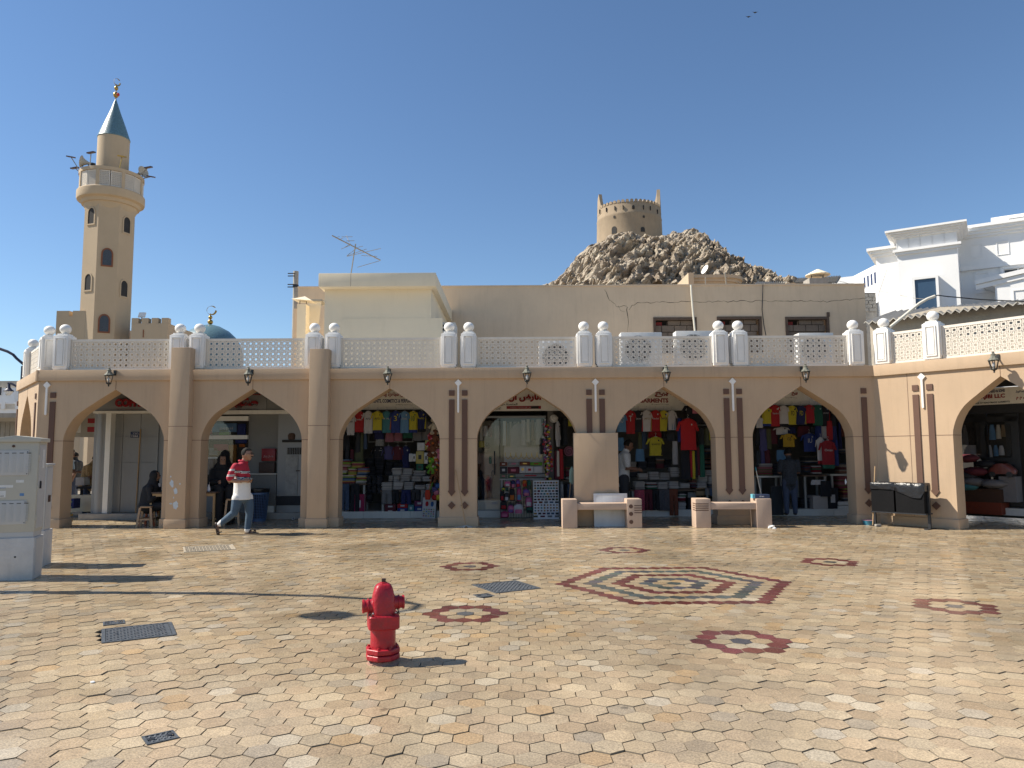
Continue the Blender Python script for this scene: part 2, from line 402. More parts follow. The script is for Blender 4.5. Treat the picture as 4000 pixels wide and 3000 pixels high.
IRON = pm('cast_iron', (0.085, 0.095, 0.105), 0.55, 0.25, 20, 0.2, 60, metal=0.3)
IRONP = pm('dusty_iron', (0.37, 0.315, 0.235), 0.8, 0.2, 20, 0.2, 60)
IRONL = pm('worn_iron_stud', (0.20, 0.205, 0.21), 0.45, 0.25, 30, metal=0.4)
for c, a, wd, dp, kd, lb in rects:
    t = thing('manhole_cover', lb, 'manhole cover', (c.x, c.y, 0), a)
    m1, m2 = (IRONP, IRONP) if kd == 'pale' else (IRON, IRONL)
    fr = MB(); e = 0.03 if kd != 'small' else 0.015; hw, hd = wd / 2, dp / 2
    fr.poly([[(-hw, -hd), (hw, -hd), (hw, hd), (-hw, hd)], [(-hw + e, -hd + e), (-hw + e, hd - e), (hw - e, hd - e), (hw - e, -hd + e)]], 0, 0.06, Matrix(((1, 0, 0, 0), (0, 0, 1, 0), (0, -1, 0, 0.007), (0, 0, 0, 1))))
    fr.build('frame', m1, t)
    MB().box(-hw + e + 0.004, hw - e - 0.004, -hd + e + 0.004, hd - e - 0.004, -0.05, 0.002).build('plate', m1, t)
    sd = MB(); st_ = 0.055 if kd != 'small' else 0.03
    nx, ny = int((wd - 2 * e) / st_), int((dp - 2 * e) / (st_ * 0.62))
    for ix in range(nx):
        for iy in range(ny):
            x, y = -hw + e + st_ * (ix + 0.5 + 0.25 * (iy % 2)), -hd + e + st_ * 0.62 * (iy + 0.5)
            if x > hw - e - 0.02: continue
            if kd == 'small': sd.box(x - 0.005, x + 0.005, y - 0.007, y + 0.007, 0.002, 0.007)
            else: sd.box(x - 0.019, x + 0.008, y - 0.009, y + 0.009, 0.002, 0.0095)
    kind(sd.build('stud_pattern', m2, t), 'stuff')
    for sx in (-1, 1): MB().box(sx * hw * 0.62 - 0.02, sx * hw * 0.62 + 0.02, -0.012, 0.012, 0.0096, 0.0102).build('lifting_slot', BLACKM, t)

# ================================================================== THE ARCADE
BX = [-8.98 + 3.105 * k for k in range(6)]
HW, ZSP, ZAP, ZC0, ZC1 = 1.135, 1.943, 3.096, 3.30, 3.544
ARCH = [(1, 0), (0.992, 0.08), (0.968, 0.16), (0.932, 0.25), (0.887, 0.338), (0.815, 0.44), (0.726, 0.534), (0.62, 0.615), (0.512, 0.685), (0.37, 0.78), (0.228, 0.872), (0.1, 0.953), (0, 1.016)]
def arch_pts(c, hw):
    L = [(c - hw * x, ZSP + (ZAP - ZSP) / 1.016 * y) for x, y in ARCH]
    return [(c - hw, 0)] + L + [(2 * c - x, z) for x, z in reversed(L[:-1])] + [(c + hw, 0)]
WT = 0.42
def cellmesh():
    """one lattice cell of each kind: pierced square or eight-pointed star with petals round it"""
    out = []
    p = 0.5
    for star in (0, 1):
        hole = []
        if star:
            for k in range(16):
                r = 0.29 if k % 2 == 0 else 0.215; a = math.pi / 8 * k; hole.append((r * math.cos(a), r * math.sin(a)))
        else:
            q = 0.21; hole = [(-q, -q), (q, -q), (q, q), (-q, q)]
        loops = [[(-p, -p), (p, -p), (p, p), (-p, p)], list(reversed(hole))]
        for k in range(4):      # teardrops towards each neighbour, and petals in the corners
            ca, sa = math.cos(k * math.pi / 2), math.sin(k * math.pi / 2)
            def rot(pts): return [(x * ca - y * sa, x * sa + y * ca) for x, y in pts]
            loops.append(rot([(0.465, 0.03), (0.36, 0.04), (0.33, 0.13), (0.39, 0.19), (0.465, 0.15)][::1]))
            loops.append(rot([(0.465, -0.03), (0.465, -0.15), (0.39, -0.19), (0.33, -0.13), (0.36, -0.04)]))
            loops.append(rot([(0.465, 0.25), (0.34, 0.23), (0.27, 0.33), (0.35, 0.36), (0.30, 0.465), (0.465, 0.465)][::1]))
        fixed = [loops[0]]
        for lp in loops[1:]:
            k = len(lp); area = sum(lp[i][0] * lp[(i + 1) % k][1] - lp[(i + 1) % k][0] * lp[i][1] for i in range(k))
            fixed.append(lp if area < 0 else lp[::-1])
        mb = MB(); mb.poly(fixed, 0, 1); nv = [q for q in mb.v]
        fs = [f for f in mb.f if not (len(f) == 4 and all(abs(abs(nv[i][0]) - 0.5) < 1e-6 for i in f)) and not (len(f) == 4 and all(abs(abs(nv[i][2]) - 0.5) < 1e-6 for i in f))]
        out.append((nv, fs))
    return out
CELLS = cellmesh()
def lattice_mesh(name, w_, h_, nx, nz, th=0.028, border=0.055, mid=True):
    """panel centred on x, standing on z=0: frame and pierced field"""
    mb = MB(); iw, ih = w_ - 2 * border, h_ - 2 * border; cw, chh = iw / nx, ih / nz
    x0, x1 = -w_ / 2, w_ / 2
    mb.box(x0, x1, -0.006, th + 0.006, 0, border); mb.box(x0, x1, -0.006, th + 0.006, h_ - border, h_)
    mb.box(x0, x0 + border, -0.006, th + 0.006, border, h_ - border); mb.box(x1 - border, x1, -0.006, th + 0.006, border, h_ - border)
    for i in range(nx):
        for j in range(nz):
            vs, fs = CELLS[(i + j) % 2]
            cx, cz = x0 + border + cw * (i + 0.5), border + chh * (j + 0.5)
            mb.add([(cx + v[0] * cw, v[1] * th, cz + v[2] * chh) for v in vs], fs)
    return mb.mesh(name, PANEL)
def post_meshes():
    b = MB(); hw = 0.168
    b.box(-hw + 0.02, hw - 0.02, -hw + 0.02, hw - 0.02, 0, 0.03); b.box(-hw, hw, -hw, hw, 0.03, 0.80)
    b.box(-0.14, 0.14, -0.14, 0.14, 0.80, 0.825); b.box(-0.115, 0.115, -0.115, 0.115, 0.825, 0.855)
    pm_ = b.mesh('parapet_post', WHITE, bevel=0.006)
    f = MB()
    for k in range(4):
        M = RZ(k * math.pi / 2)
        f.poly([[(-0.112, 0.09), (0.112, 0.09), (0.112, 0.745), (-0.112, 0.745)], [(-0.09, 0.112), (-0.09, 0.723), (0.09, 0.723), (0.09, 0.112)]], -hw - 0.022, -hw + 0.002, M)
        f.box(-0.068, 0.068, -hw - 0.014, -hw + 0.002, 0.135, 0.70, M)
    fm = f.mesh('raised_moulding', WHITE)
    s = MB(); s.lathe([(0.06, 0.852), (0.085, 0.862), (0.06, 0.872)], 16); s.ball((0, 0, 0.972), 0.122, 24, 14, (1, 1, 0.93))
    return pm_, fm, s.mesh('ball_finial', WHITE, smooth=50)
POST, MOULD, BALL = post_meshes()
def add_post(par, x, y=0.20, z=ZC1 + 0.004):
    p = obj('parapet_post', POST, par, (x, y, z)); obj('raised_moulding', MOULD, p); obj('ball_finial', BALL, p); return p
LATM = lattice_mesh('lattice_panel', 2.31, 0.72, 17, 5)
def inlay(par, x, left=True, rightb=True, sword=True, y=0.0):
    for sx, on in ((-1, left), (1, rightb)):
        if not on: continue
        c = x + sx * 0.146
        MB().box(c - 0.062, c + 0.062, y - 0.024, y + 0.01, 2.915, 3.037).build('square_inlay', BROWN, par)
        MB().poly([[(c - 0.062, 2.828), (c - 0.062, 0.80), (c - 0.085, 0.768), (c, 0.66), (c + 0.085, 0.768), (c + 0.062, 0.80), (c + 0.062, 2.828)][::-1]], y - 0.024, y + 0.01).build('arrow_inlay', BROWN, par)
        MB().poly([[(c, 0.375), (c + 0.086, 0.462), (c, 0.549), (c - 0.086, 0.462)]], y - 0.024, y + 0.01).build('diamond_inlay', BROWN, par)
    if sword:
        MB().poly([[(x - 0.021, 2.545), (x, 2.525), (x + 0.021, 2.545), (x + 0.021, 3.142), (x + 0.081, 3.206), (x, 3.290), (x - 0.081, 3.206), (x - 0.021, 3.142)]], y - 0.034, y + 0.01).build('white_spear_inlay', WHITE, par)
def section(par, x0, x1, arches, posts, panels, roof_back=2.9, slab=True):
    out = [(x0, 0)]
    for c, hw in arches: out += arch_pts(c, hw)
    out += [(x1, 0), (x1, ZC1), (x0, ZC1)]
    MB().poly([out], 0, WT).build('arched_wall', RENDER, par, smooth=30)
    MB().box(x0 - 0.05, x1 + 0.05, -0.055, 0.05, ZC0, ZC1 + 0.004).build('cornice', RENDER, par, bevel=0.008)
    prev = x0
    for k, (c, hw) in enumerate(list(arches) + [(None, 0)]):
        e = c - hw if c is not None else x1
        if e - prev > 0.15:
            pb = MB().box(prev - (0.03 if k else 0.0), e + (0.03 if c is not None else 0), -0.035, WT + 0.03, 0, 0.20)
            pb.build('pier_plinth', RENDER, par, bevel=0.012)
            MB().box(prev - 0.002, e + 0.002, -0.003, WT - 0.01, ZSP - 0.007, ZSP + 0.007).build('render_joint', JOINT, par)
        if c is not None:
            MB().box(c - 0.006, c + 0.006, -0.003, 0.05, ZAP, ZC0).build('render_joint', JOINT, par); prev = c + hw
    if slab: MB().box(x0, x1, WT, roof_back, ZC0 + 0.02, ZC1 - 0.02).build('roof_slab', PLAST, par)
    for x in posts: add_post(par, x)
    for x, me in panels: obj('lattice_panel', me, par, (x, 0.14, ZC1 + 0.008))
arc = thing('arcade', 'long brown arcade of six pointed arches with white lattice parapet', 'arcade', (0, YF, 0))
XL, XR = -10.73, 8.20
posts = [x + s * 1.3275 for x in BX for s in (-1, 1)]
section(arc, XL, XR, [(x, HW) for x in BX], posts, [(x, LATM) for x in BX])
for k, xx in enumerate([-8.98 + 3.105 * (i + 0.5) for i in range(5)]):
    if k < 2:
        pl = MB().box(xx - 0.215, xx + 0.215, -0.24, 0.04, 0, 4.02 - 0.05 * k).build('pilaster', RENDER, arc, bevel=0.01)
        MB().box(xx - 0.24, xx + 0.24, -0.265, -0.0, 0, 0.20).build('pilaster_plinth', RENDER, arc, bevel=0.012)
        MB().box(xx - 0.217, xx + 0.217, -0.243, 0.0, ZSP + 0.3, ZSP + 0.312).build('render_joint', JOINT, arc)
    else:
        inlay(arc, xx)
MB().box(1.367, 2.36, -0.13, 0.02, 0, 2.055).build('boxed_pier_casing', RENDER, arc, bevel=0.008)
inlay(arc, -10.53, left=False); inlay(arc, 8.10, rightb=False, sword=False)
# patches where the paint has come off the first pilaster
CHIP = pm('bare_plaster_patch', (0.50, 0.56, 0.60), 0.9, 0.15, 20)
def chip(par, x, z, w_, h_, y):
    pts = []
    for k in range(14):
        a = 2 * math.pi * k / 14; r = 0.55 + 0.45 * abs(noise.noise(Vector((math.cos(a) * 1.7 + x * 9, math.sin(a) * 1.7 + z * 7, 0)))) * 1.6
        pts.append((x + 0.5 * w_ * r * math.cos(a), z + 0.5 * h_ * r * math.sin(a)))
    MB().poly([pts], y - 0.0025, y + 0.004).build('paint_chip', CHIP, par)
for x, z, w_, h_ in [(-7.52, 0.98, 0.12, 0.2), (-7.43, 0.82, 0.13, 0.19), (-7.42, 0.52, 0.15, 0.22), (-7.55, 1.14, 0.04, 0.05), (-7.34, 0.98, 0.04, 0.06), (-7.53, 0.55, 0.09, 0.05), (-7.47, 0.68, 0.03, 0.05)]:
    chip(arc, x, z, w_, h_, -0.24)
for x, z, w_, h_ in [(7.46, 0.93, 0.05, 0.18)]: chip(arc, x, z, w_, h_, 0.0)
# right wing, coming towards the viewer, and left wing, going back
PHI_R, PHI_L = R(52), R(50)
wr = thing('arcade_wing', 'sunlit peach arcade wing with black litter bin against it', 'arcade', (XR, YF, 0), -PHI_R)
PW1 = lattice_mesh('lattice_panel', 0.74, 0.72, 5, 5)
PW3 = lattice_mesh('lattice_panel', 2.6, 0.72, 19, 5)
section(wr, 0.0, 6.6, [(2.53, 0.94), (5.3, 0.94)], [0.19, 1.25, 4.2], [(0.72, PW1), (2.73, PW3)], roof_back=2.4)
inlay(wr, 1.04)
MB().box(0.725, 0.735, -0.003, 0.05, 0.21, ZC0).build('render_joint', JOINT, wr)
wl = thing('arcade_wing', 'narrow sunlit arcade wing turning back behind the grey cabinets', 'arcade', (XL, YF, 0), -PHI_L)
PW2 = lattice_mesh('lattice_panel', 2.2, 0.72, 16, 5)
section(wl, -3.4, 0.0, [(-1.75, 1.0)], [-0.32, -2.9], [(-1.61, PW2)], roof_back=2.4)
inlay(wl, -0.15, rightb=False, sword=False); inlay(wl, -3.28, rightb=False, sword=False)

# wall lanterns
LBODY = pm('lantern_black_iron', (0.02, 0.022, 0.02), 0.5, 0.3, 30, 0.1, 90)
LCAP = pm('lantern_weathered_cap', (0.14, 0.14, 0.11), 0.7, 0.5, 22, 0.3, 60)
MILK = pm('milky_bulb', (0.75, 0.74, 0.72), 0.3, 0.02)
def lantern(name, label, loc, rz, group):
    t = thing(name, label, 'wall lamp', loc, rz, group)
    a = MB(); a.box(-0.028, 0.028, -0.02, 0.0, -0.09, 0.03)
    a.tube([(0, -0.02, -0.05), (0, -0.10, -0.08), (0, -0.19, -0.02), (0, -0.235, 0.05), (0, -0.25, 0.03)], 0.016, 8)
    a.build('bracket', LBODY, t, smooth=40)
    c = MB(); c.lathe([(0.012, 0.062), (0.028, 0.05), (0.022, 0.03), (0.045, 0.012), (0.05, 0.0), (0.042, -0.01), (0.055, -0.04), (0.075, -0.075), (0.105, -0.10), (0.108, -0.112), (0.09, -0.112)], 8, (0, -0.25, 0)); c.build('cap', LCAP, t)
    f = MB()
    for k in range(6):
        an = math.pi / 3 * k
        f.tube([(0.092 * math.cos(an), -0.25 + 0.092 * math.sin(an), -0.112), (0.05 * math.cos(an), -0.25 + 0.05 * math.sin(an), -0.285)], 0.008, 5)
    f.lathe([(0.095, -0.108), (0.1, -0.118), (0.088, -0.122)], 6, (0, -0.25, 0)); f.lathe([(0.05, -0.27), (0.055, -0.29), (0.05, -0.30), (0.02, -0.315), (0.015, -0.33), (0.02, -0.345), (0.006, -0.36)], 10, (0, -0.25, 0))
    f.build('cage', LBODY, t)
    g = MB()
    for k in range(6):
        a0, a1 = math.pi / 3 * k, math.pi / 3 * (k + 1)
        q = [(0.086 * math.cos(x), -0.25 + 0.086 * math.sin(x), -0.12) for x in (a0, a1)] + [(0.046 * math.cos(x), -0.25 + 0.046 * math.sin(x), -0.28) for x in (a1, a0)]
        g.add(q, [(0, 1, 2, 3)])
    g.build('glass_pane', GLASS, t)
    MB().lathe([(0.012, -0.15), (0.03, -0.19), (0.033, -0.215), (0.02, -0.245), (0.004, -0.27)], 12, (0, -0.25, 0)).build('bulb', MILK, t, smooth=60)
    return t
ordw = ['above the coffee shop arch', 'above the arch with the walking man', 'above the garments and cosmetics arch', 'above the glazed jewellery shop arch', 'above the arch with the long red shirt', 'above the arch with the man in a dark plaid shirt']
for x, wds in zip(BX, ordw): lantern('wall_lantern', 'black six-sided wall lantern ' + wds, (x, YF - 0.055, 3.50), 0, 'lanterns over the arches')
pR = wr.matrix_basis @ Vector((2.53, -0.055, 3.50))
lantern('wall_lantern', 'black wall lantern casting its shadow on the sunlit right wing', pR, -PHI_R, 'lanterns over the arches')
# ================================================================== ROOFTOPS AND FAR BUILDINGS
def zat(py, Y, px=2000): return P(px, py, Y).z
def xat(px, Y, py=1300): return P(px, py, Y).x
CREAM = pm('cream_render', (0.78, 0.675, 0.50), 0.85, 0.04, 0.8, 0.1, 60, stain=0.15)
TAN = pm('tan_weathered_render', (0.66, 0.505, 0.35), 0.9, 0.10, 0.6, 0.3, 50, stain=0.35, stain_rgb=(0.46, 0.33, 0.22))
CRACK = pm('crack', (0.06, 0.045, 0.035), 0.95, 0.1)
BLOCK = pm('cement_block', (0.17, 0.13, 0.10), 0.9, 0.2, 4, 0.3, 40)
WOODD = pm('weathered_dark_wood', (0.10, 0.065, 0.045), 0.8, 0.25, 8, 0.2, 40)
REDB = pm('red_rag', (0.22, 0.03, 0.03), 0.9, 0.2)
VILLA = pm('villa_white', (0.82, 0.81, 0.79), 0.6, 0.03, 1.0, 0.05, 60, stain=0.06)
GALV = pm('galvanised_sheet', (0.33, 0.31, 0.27), 0.7, 0.2, 4, stain=0.5, stain_rgb=(0.16, 0.11, 0.07))
WPIPE = pm('white_plastic_pipe', (0.66, 0.62, 0.52), 0.5, 0.05)
def wpart(mb, name, mats, par, smooth=None, bevel=0.0):   # mesh drawn in world coordinates under an unrotated thing
    return mb.build(name, mats, par, tuple(-v for v in par.location), smooth=smooth, bevel=bevel)

# flat roof behind the parapet
rf = MB(); rf.box(-11.2, 9.5, 19.55, 25.98, 3.30, 3.52)
roof = rf.build('flat_roof', pm('pale_bounce_screed', (0.55, 0.51, 0.44), 0.9, 0.15, 1.5, 0.3, 20, stain=0.3)); kind(roof, 'structure')  # roof tone lightened to bounce sun onto the walls behind

# cream roof room with overhanging slab
YR = 20.7
room = thing('roof_room', 'plain cream roof room with a thick overhanging slab', 'building', (xat(1475, YR), YR, 3.52))
x0, x1 = xat(1266, YR), xat(1684, YR); zt = zat(1115, YR, 1475)
rm = MB(); rm.box(x0, x1, YR, 25.97, 3.52, zt); wpart(rm, 'wall', CREAM, room)
xs0, xs1 = xat(1240, 20.35), xat(1701, 20.35); zs0, zs1 = zat(1119, 20.35, 1475), zat(1066, 20.35, 1475)
wpart(MB().box(xs0, xs1, 20.35, 25.95, zs0, zs1), 'roof_slab', CREAM, room, bevel=0.01)
wpart(MB().box(x0 + 0.5, x0 + 3.35, YR - 0.012, YR + 0.01, 3.6, zt - 0.95), 'rendered_panel', CREAM, room)
wpart(MB().box(xs0 + 0.9, xs0 + 0.908, 20.347, 20.36, zs0 + 0.01, zs1 - 0.01), 'slab_joint', JOINT, room)

# tan building with walled-up windows
YB = 26.0
tb = thing('tan_building', 'long tan building with cracked wall and bricked-up windows', 'building', (xat(2300, YB), YB, 0))
bx0, bx1 = xat(1161, YB), xat(3386, YB); bzt = zat(1119, YB, 2200)
wins = [(2553, 2722, 1240), (2802, 2976, 1237), (3069, 3240, 1238)]
holes = []
for a, b, c in wins:
    hx0, hx1, hz1 = xat(a, YB), xat(b, YB), zat(c, YB, (a + b) / 2); holes.append((hx0, hx1, hz1 - 1.3, hz1))
wl_ = MB(); wl_.poly([[(bx0, 0), (bx1, 0), (bx1, bzt), (bx0, bzt)]] + [[(h[0], h[2]), (h[0], h[3]), (h[1], h[3]), (h[1], h[2])] for h in holes], YB, YB + 0.3)
wl_.box(bx0, bx1, YB + 0.7, YB + 8, 0, bzt - 0.3)
wpart(wl_, 'wall', TAN, tb)
wpart(MB().box(bx0 - 0.015, bx1 + 0.02, YB - 0.03, YB + 0.33, bzt, bzt + 0.05), 'coping', TAN, tb)
wpart(MB().box(xat(1141, YB), bx0, YB + 0.1, YB + 3, 0, zat(1203, YB, 1150)), 'side_pier', TAN, tb)
rb = random.Random(5)
for wi, (hx0, hx1, hz0, hz1) in enumerate(holes):
    f = MB(); f.poly([[(hx0, hz0), (hx1, hz0), (hx1, hz1), (hx0, hz1)], [(hx0 + 0.08, hz0 + 0.05), (hx0 + 0.08, hz1 - 0.09), (hx1 - 0.08, hz1 - 0.09), (hx1 - 0.08, hz0 + 0.05)]], YB - 0.04, YB + 0.12)
    wf = wpart(f, 'window_frame', WOODD, tb)
    if wi == 2: wpart(MB().box(hx1 - 0.07, hx1 + 0.02, YB - 0.05, YB + 0.06, hz1, hz1 + 0.16), 'frame_stub', WOODD, tb)
    row = 0; z = hz0 + 0.06
    while z < hz1 - 0.12:
        zz = min(z + 0.235, hz1 - 0.1); x = hx0 + 0.09 - (0.22 if row % 2 else 0)
        while x < hx1 - 0.1:
            a, b = max(x, hx0 + 0.09), min(x + 0.44, hx1 - 0.09)
            if b - a > 0.06 and not (zz > hz1 - 0.14 and a < hx0 + 0.45 and wi > 0 or wi == 0 and zz > hz1 - 0.14 and a < hx0 + 0.3):
                dy = rb.uniform(0, 0.03)
                wpart(MB().box(a + 0.006, b - 0.006, YB + 0.10 + dy, YB + 0.3, z + 0.006, zz - 0.006), 'cement_block', BLOCK, tb)
            x += 0.45
        z += 0.245; row += 1
    wpart(MB().box(hx0 + 0.05, hx1 - 0.05, YB + 0.4, YB + 0.45, hz0, hz1), 'dark_backing', DARK, tb)
    wpart(MB().box(hx0 + 0.14, hx0 + 0.34, YB + 0.2, YB + 0.3, hz1 - 0.30, hz1 - 0.14), 'red_rag', REDB, tb)
def ribbon(pts, wv, Y, seed, par, name='wall_crack', mat_=CRACK):
    rr = random.Random(seed); P2 = []
    for (ax, ay), (bx, by) in zip(pts, pts[1:]):
        n = max(2, int(math.hypot(bx - ax, by - ay) / 12))
        for k in range(n):
            t = k / n; P2.append((ax + (bx - ax) * t + rr.uniform(-2, 2), ay + (by - ay) * t + rr.uniform(-3.2, 3.2)))
    P2.append(pts[-1]); W = [P(x, y, Y - 0.004) for x, y in P2]; vs, fs = [], []
    for i, p in enumerate(W):
        d = (W[min(i + 1, len(W) - 1)] - W[max(i - 1, 0)]); d.y = 0; d.normalize(); nrm = Vector((-d.z, 0, d.x)); q = wv * 0.55 * rr.uniform(0.35, 1.5)
        vs += [tuple(p + nrm * q), tuple(p - nrm * q)]
        if i: fs.append((2 * i - 2, 2 * i - 1, 2 * i + 1, 2 * i))
    m = MB(); m.add(vs, fs); return wpart(m, name, mat_, par)
cw = lambda x, y: (2250 + x / 1.659, 1150 + y / 1.659)
ribbon([cw(185, -35), cw(215, 35), cw(245, 60), cw(260, 77), cw(330, 77)], 0.012, YB, 1, tb)
ribbon([cw(330, 77), cw(332, 130), cw(340, 180), cw(334, 245)], 0.013, YB, 2, tb)
ribbon([cw(345, 100), cw(362, 75), cw(400, 56), cw(560, 50), cw(760, 47), cw(1000, 45), cw(1330, 42), (3230, 1178), (3383, 1166)], 0.012, YB, 3, tb)
ribbon([cw(275, 78), cw(290, 105), cw(318, 112)], 0.007, YB, 4, tb)
wp = MB(); wp.tube([P(2699, 1113, YB - 0.1), P(2701, 1150, YB - 0.12), P(2707, 1220, YB - 0.12), P(2714, 1290, YB - 0.15), P(2718, 1330, YB - 0.2)], 0.035, 8)
tag(wp.build('drain_pipe', WPIPE, smooth=40), 'dirty white pipe running down the tan cracked wall', 'pipe')
cb = MB(); cb.tube([P(2980, 1112, YB - 0.05), P(2979, 1160, YB - 0.05), P(2977, 1210, YB - 0.05), P(2984, 1270, YB - 0.05), P(2992, 1310, YB - 0.1)], 0.014, 6)
tag(cb.build('hanging_cable', BLACKM), 'black cable hanging down the tan wall between bricked windows', 'cable')

# roof clutter left of the cream room: duct hood, pole
hood = thing('vent_hood', 'concrete duct with a little pyramid hood beside the cream room', 'vent', (xat(1185, 22.5), 22.5, 3.52))
q = lambda x, y: (1100 + x / 2.212, 880 + y / 2.212)
hx, hz = xat(q(185, 690)[0], 22.5), zat(q(185, 692)[1], 22.5, 1180)
wpart(MB().box(hx - 0.14, hx + 0.13, 22.3, 22.7, 3.52, hz), 'duct', CREAM, hood)
pb = zat(q(190, 655)[1], 22.5, 1185); hd = MB(); c0 = xat(q(195, 0)[0], 22.5)
hd.add([(c0 - 0.31, 22.15, pb), (c0 + 0.31, 22.15, pb - 0.05), (c0 + 0.31, 22.85, pb - 0.02), (c0 - 0.31, 22.85, pb + 0.03), (c0, 22.5, pb + 0.15)], [(0, 1, 4), (1, 2, 4), (2, 3, 4), (3, 0, 4), (3, 2, 1, 0)])
wpart(hd, 'hood', CREAM, hood)
for sx in (-0.1, 0.1): wpart(MB().tube([(hx + sx, 22.45, hz - 0.02), (hx + sx, 22.45, pb + 0.01)], 0.012, 6), 'support_rod', BLACKM, hood)
dk = thing('roof_duct', 'slanting pale metal duct leaning on the tan wall', 'duct', (xat(1230, 23.2), 23.2, 3.52))
dkm = MB(); dkm.loft([[P(*q(215, 950), 23.0), P(*q(310, 950), 23.0), P(*q(310, 950), 23.6), P(*q(215, 950), 23.6)], [P(*q(232, 655), 23.0), P(*q(345, 655), 23.0), P(*q(345, 655), 23.6), P(*q(232, 655), 23.6)]])
wpart(dkm, 'casing', CREAM, dk)
wpart(MB().box(xat(q(228, 0)[0], 22.98), xat(q(350, 0)[0], 22.98), 22.95, 23.65, zat(q(0, 656)[1], 22.98, 1230), zat(q(0, 640)[1], 22.98, 1230)), 'lid', GALV, dk)
pole = thing('utility_pole', 'grey pole with small cross brackets beside the tan building', 'pole', (xat(1151, 28), 28, 0))
px_, pz_ = xat(1151, 28), zat(1060, 28, 1151)
wpart(MB().tube([(px_, 28, 0), (px_, 28, pz_)], 0.10, 12), 'shaft', GALV, pole, smooth=40)
for py in (1068, 1078, 1111, 1121):
    z = zat(py, 27.9, 1140); wpart(MB().tube([(px_ - 0.28, 27.9, z), (px_ - 0.02, 27.9, z)], 0.02, 6), 'bracket', BLACKM, pole)
wpart(MB().lathe([(0.115, 0), (0.115, 0.1)], 12, (px_, 28, zat(1118, 28, 1151) - 0.05)), 'clamp', BLACKM, pole)

# television aerial on the cream room
ANT = pm('aerial_tube', (0.30, 0.27, 0.22), 0.5, 0.1, metal=0.3)
Ya = 23.0
an = thing('tv_aerial', 'tilted television aerial standing on the cream roof slab', 'aerial', P(*q(600, 412), Ya))
wpart(MB().tube([P(*q(600, 415), Ya), P(*q(640, 160), Ya)], 0.02, 6), 'mast', ANT, an)
wpart(MB().tube([P(*q(435, 88), Ya - 0.3), P(*q(855, 303), Ya + 0.3)], 0.018, 6), 'boom', ANT, an)
for (ax, ay, bx, by) in [(515, 205, 605, 168), (520, 100, 612, 99), (565, 262, 655, 193), (563, 270, 858, 200), (690, 262, 825, 268), (570, 262, 735, 205), (655, 363, 845, 308), (545, 192, 595, 160), (590, 155, 558, 88), (560, 135, 628, 133), (470, 108, 500, 96), (495, 125, 530, 110), (660, 190, 702, 180)]:
    wpart(MB().tube([P(*q(ax, ay), Ya - 0.25), P(*q(bx, by), Ya + 0.25)], 0.0085, 5), 'element', ANT, an)

# air conditioners on the flat roof, seen through the lattice
ACW = pm('ac_white_casing', (0.66, 0.65, 0.62), 0.5, 0.05, 4, stain=0.2)
GRILL = pm('ac_dark_grille', (0.06, 0.06, 0.06), 0.6, 0.2)
def ac_unit(px0, px1, pyt, Y, label, side=False):
    xa, xb = xat(px0, Y), xat(px1, Y); zt_ = zat(pyt, Y, (px0 + px1) / 2); h = min(0.85, zt_ - 3.57)
    t = thing('air_conditioner', label, 'air conditioner', ((xa + xb) / 2, Y, 3.52), group='air conditioners on the arcade roof')
    wpart(MB().box(xa, xb, Y, Y + 0.36, zt_ - h, zt_), 'casing', ACW, t, bevel=0.012)
    for e in (xa + 0.1, xb - 0.1): wpart(MB().box(e - 0.04, e + 0.04, Y - 0.02, Y + 0.38, 3.52, zt_ - h), 'foot', BLACKM, t)
    cx, cz = xa + (xb - xa) * 0.42, zt_ - h / 2; r = h * 0.40
    wpart(MB().poly([[(cx + r * math.cos(2 * math.pi * k / 28), cz + r * math.sin(2 * math.pi * k / 28)) for k in range(28)]], Y - 0.006, Y + 0.01), 'fan_opening', GRILL, t)
    g = MB()
    for k in range(3):
        rr = r * (0.35 + 0.3 * k); g.tube([(cx + rr * math.cos(2 * math.pi * a / 24), Y - 0.014, cz + rr * math.sin(2 * math.pi * a / 24)) for a in range(25)], 0.008, 4)
    for k in range(4):
        a = math.pi * k / 4; g.tube([(cx - r * math.cos(a), Y - 0.016, cz - r * math.sin(a)), (cx + r * math.cos(a), Y - 0.016, cz + r * math.sin(a))], 0.007, 4)
    wpart(g, 'fan_guard', ACW, t)
ac_unit(2425, 2585, 1298, 18.4, 'white air conditioner behind the lattice over the arch with the long red shirt')
ac_unit(2640, 2800, 1292, 18.4, 'white air conditioner behind the lattice close to the white drain pipe')
ac_unit(2105, 2260, 1330, 18.6, 'low white air conditioner behind the lattice over the jewellery shop')
ac_unit(3120, 3255, 1300, 18.9, 'white air conditioner with red labels behind the last lattice panel')
# louvred unit on the side of the cream room
lu = thing('louvred_unit', 'grey louvred air unit hung on the cream room side wall', 'air conditioner', (xat(1725, 22), 22, 4.3))
qx0, qx1, qz0, qz1 = xat(q(1358, 0)[0], 22.0), xat(q(1500, 0)[0], 22.0), zat(1310, 22, 1725), zat(q(0, 838)[1], 22, 1725)
wpart(MB().box(qx0, qx1, 22.0, 22.9, qz0 - 0.2, qz1), 'casing', ACW, lu, bevel=0.01)
for k in range(6): wpart(MB().box(qx0 + 0.06, qx0 + 0.30, 21.992, 22.01, qz1 - 0.14 - 0.11 * k, qz1 - 0.075 - 0.11 * k), 'louvre_slot', GRILL, lu)
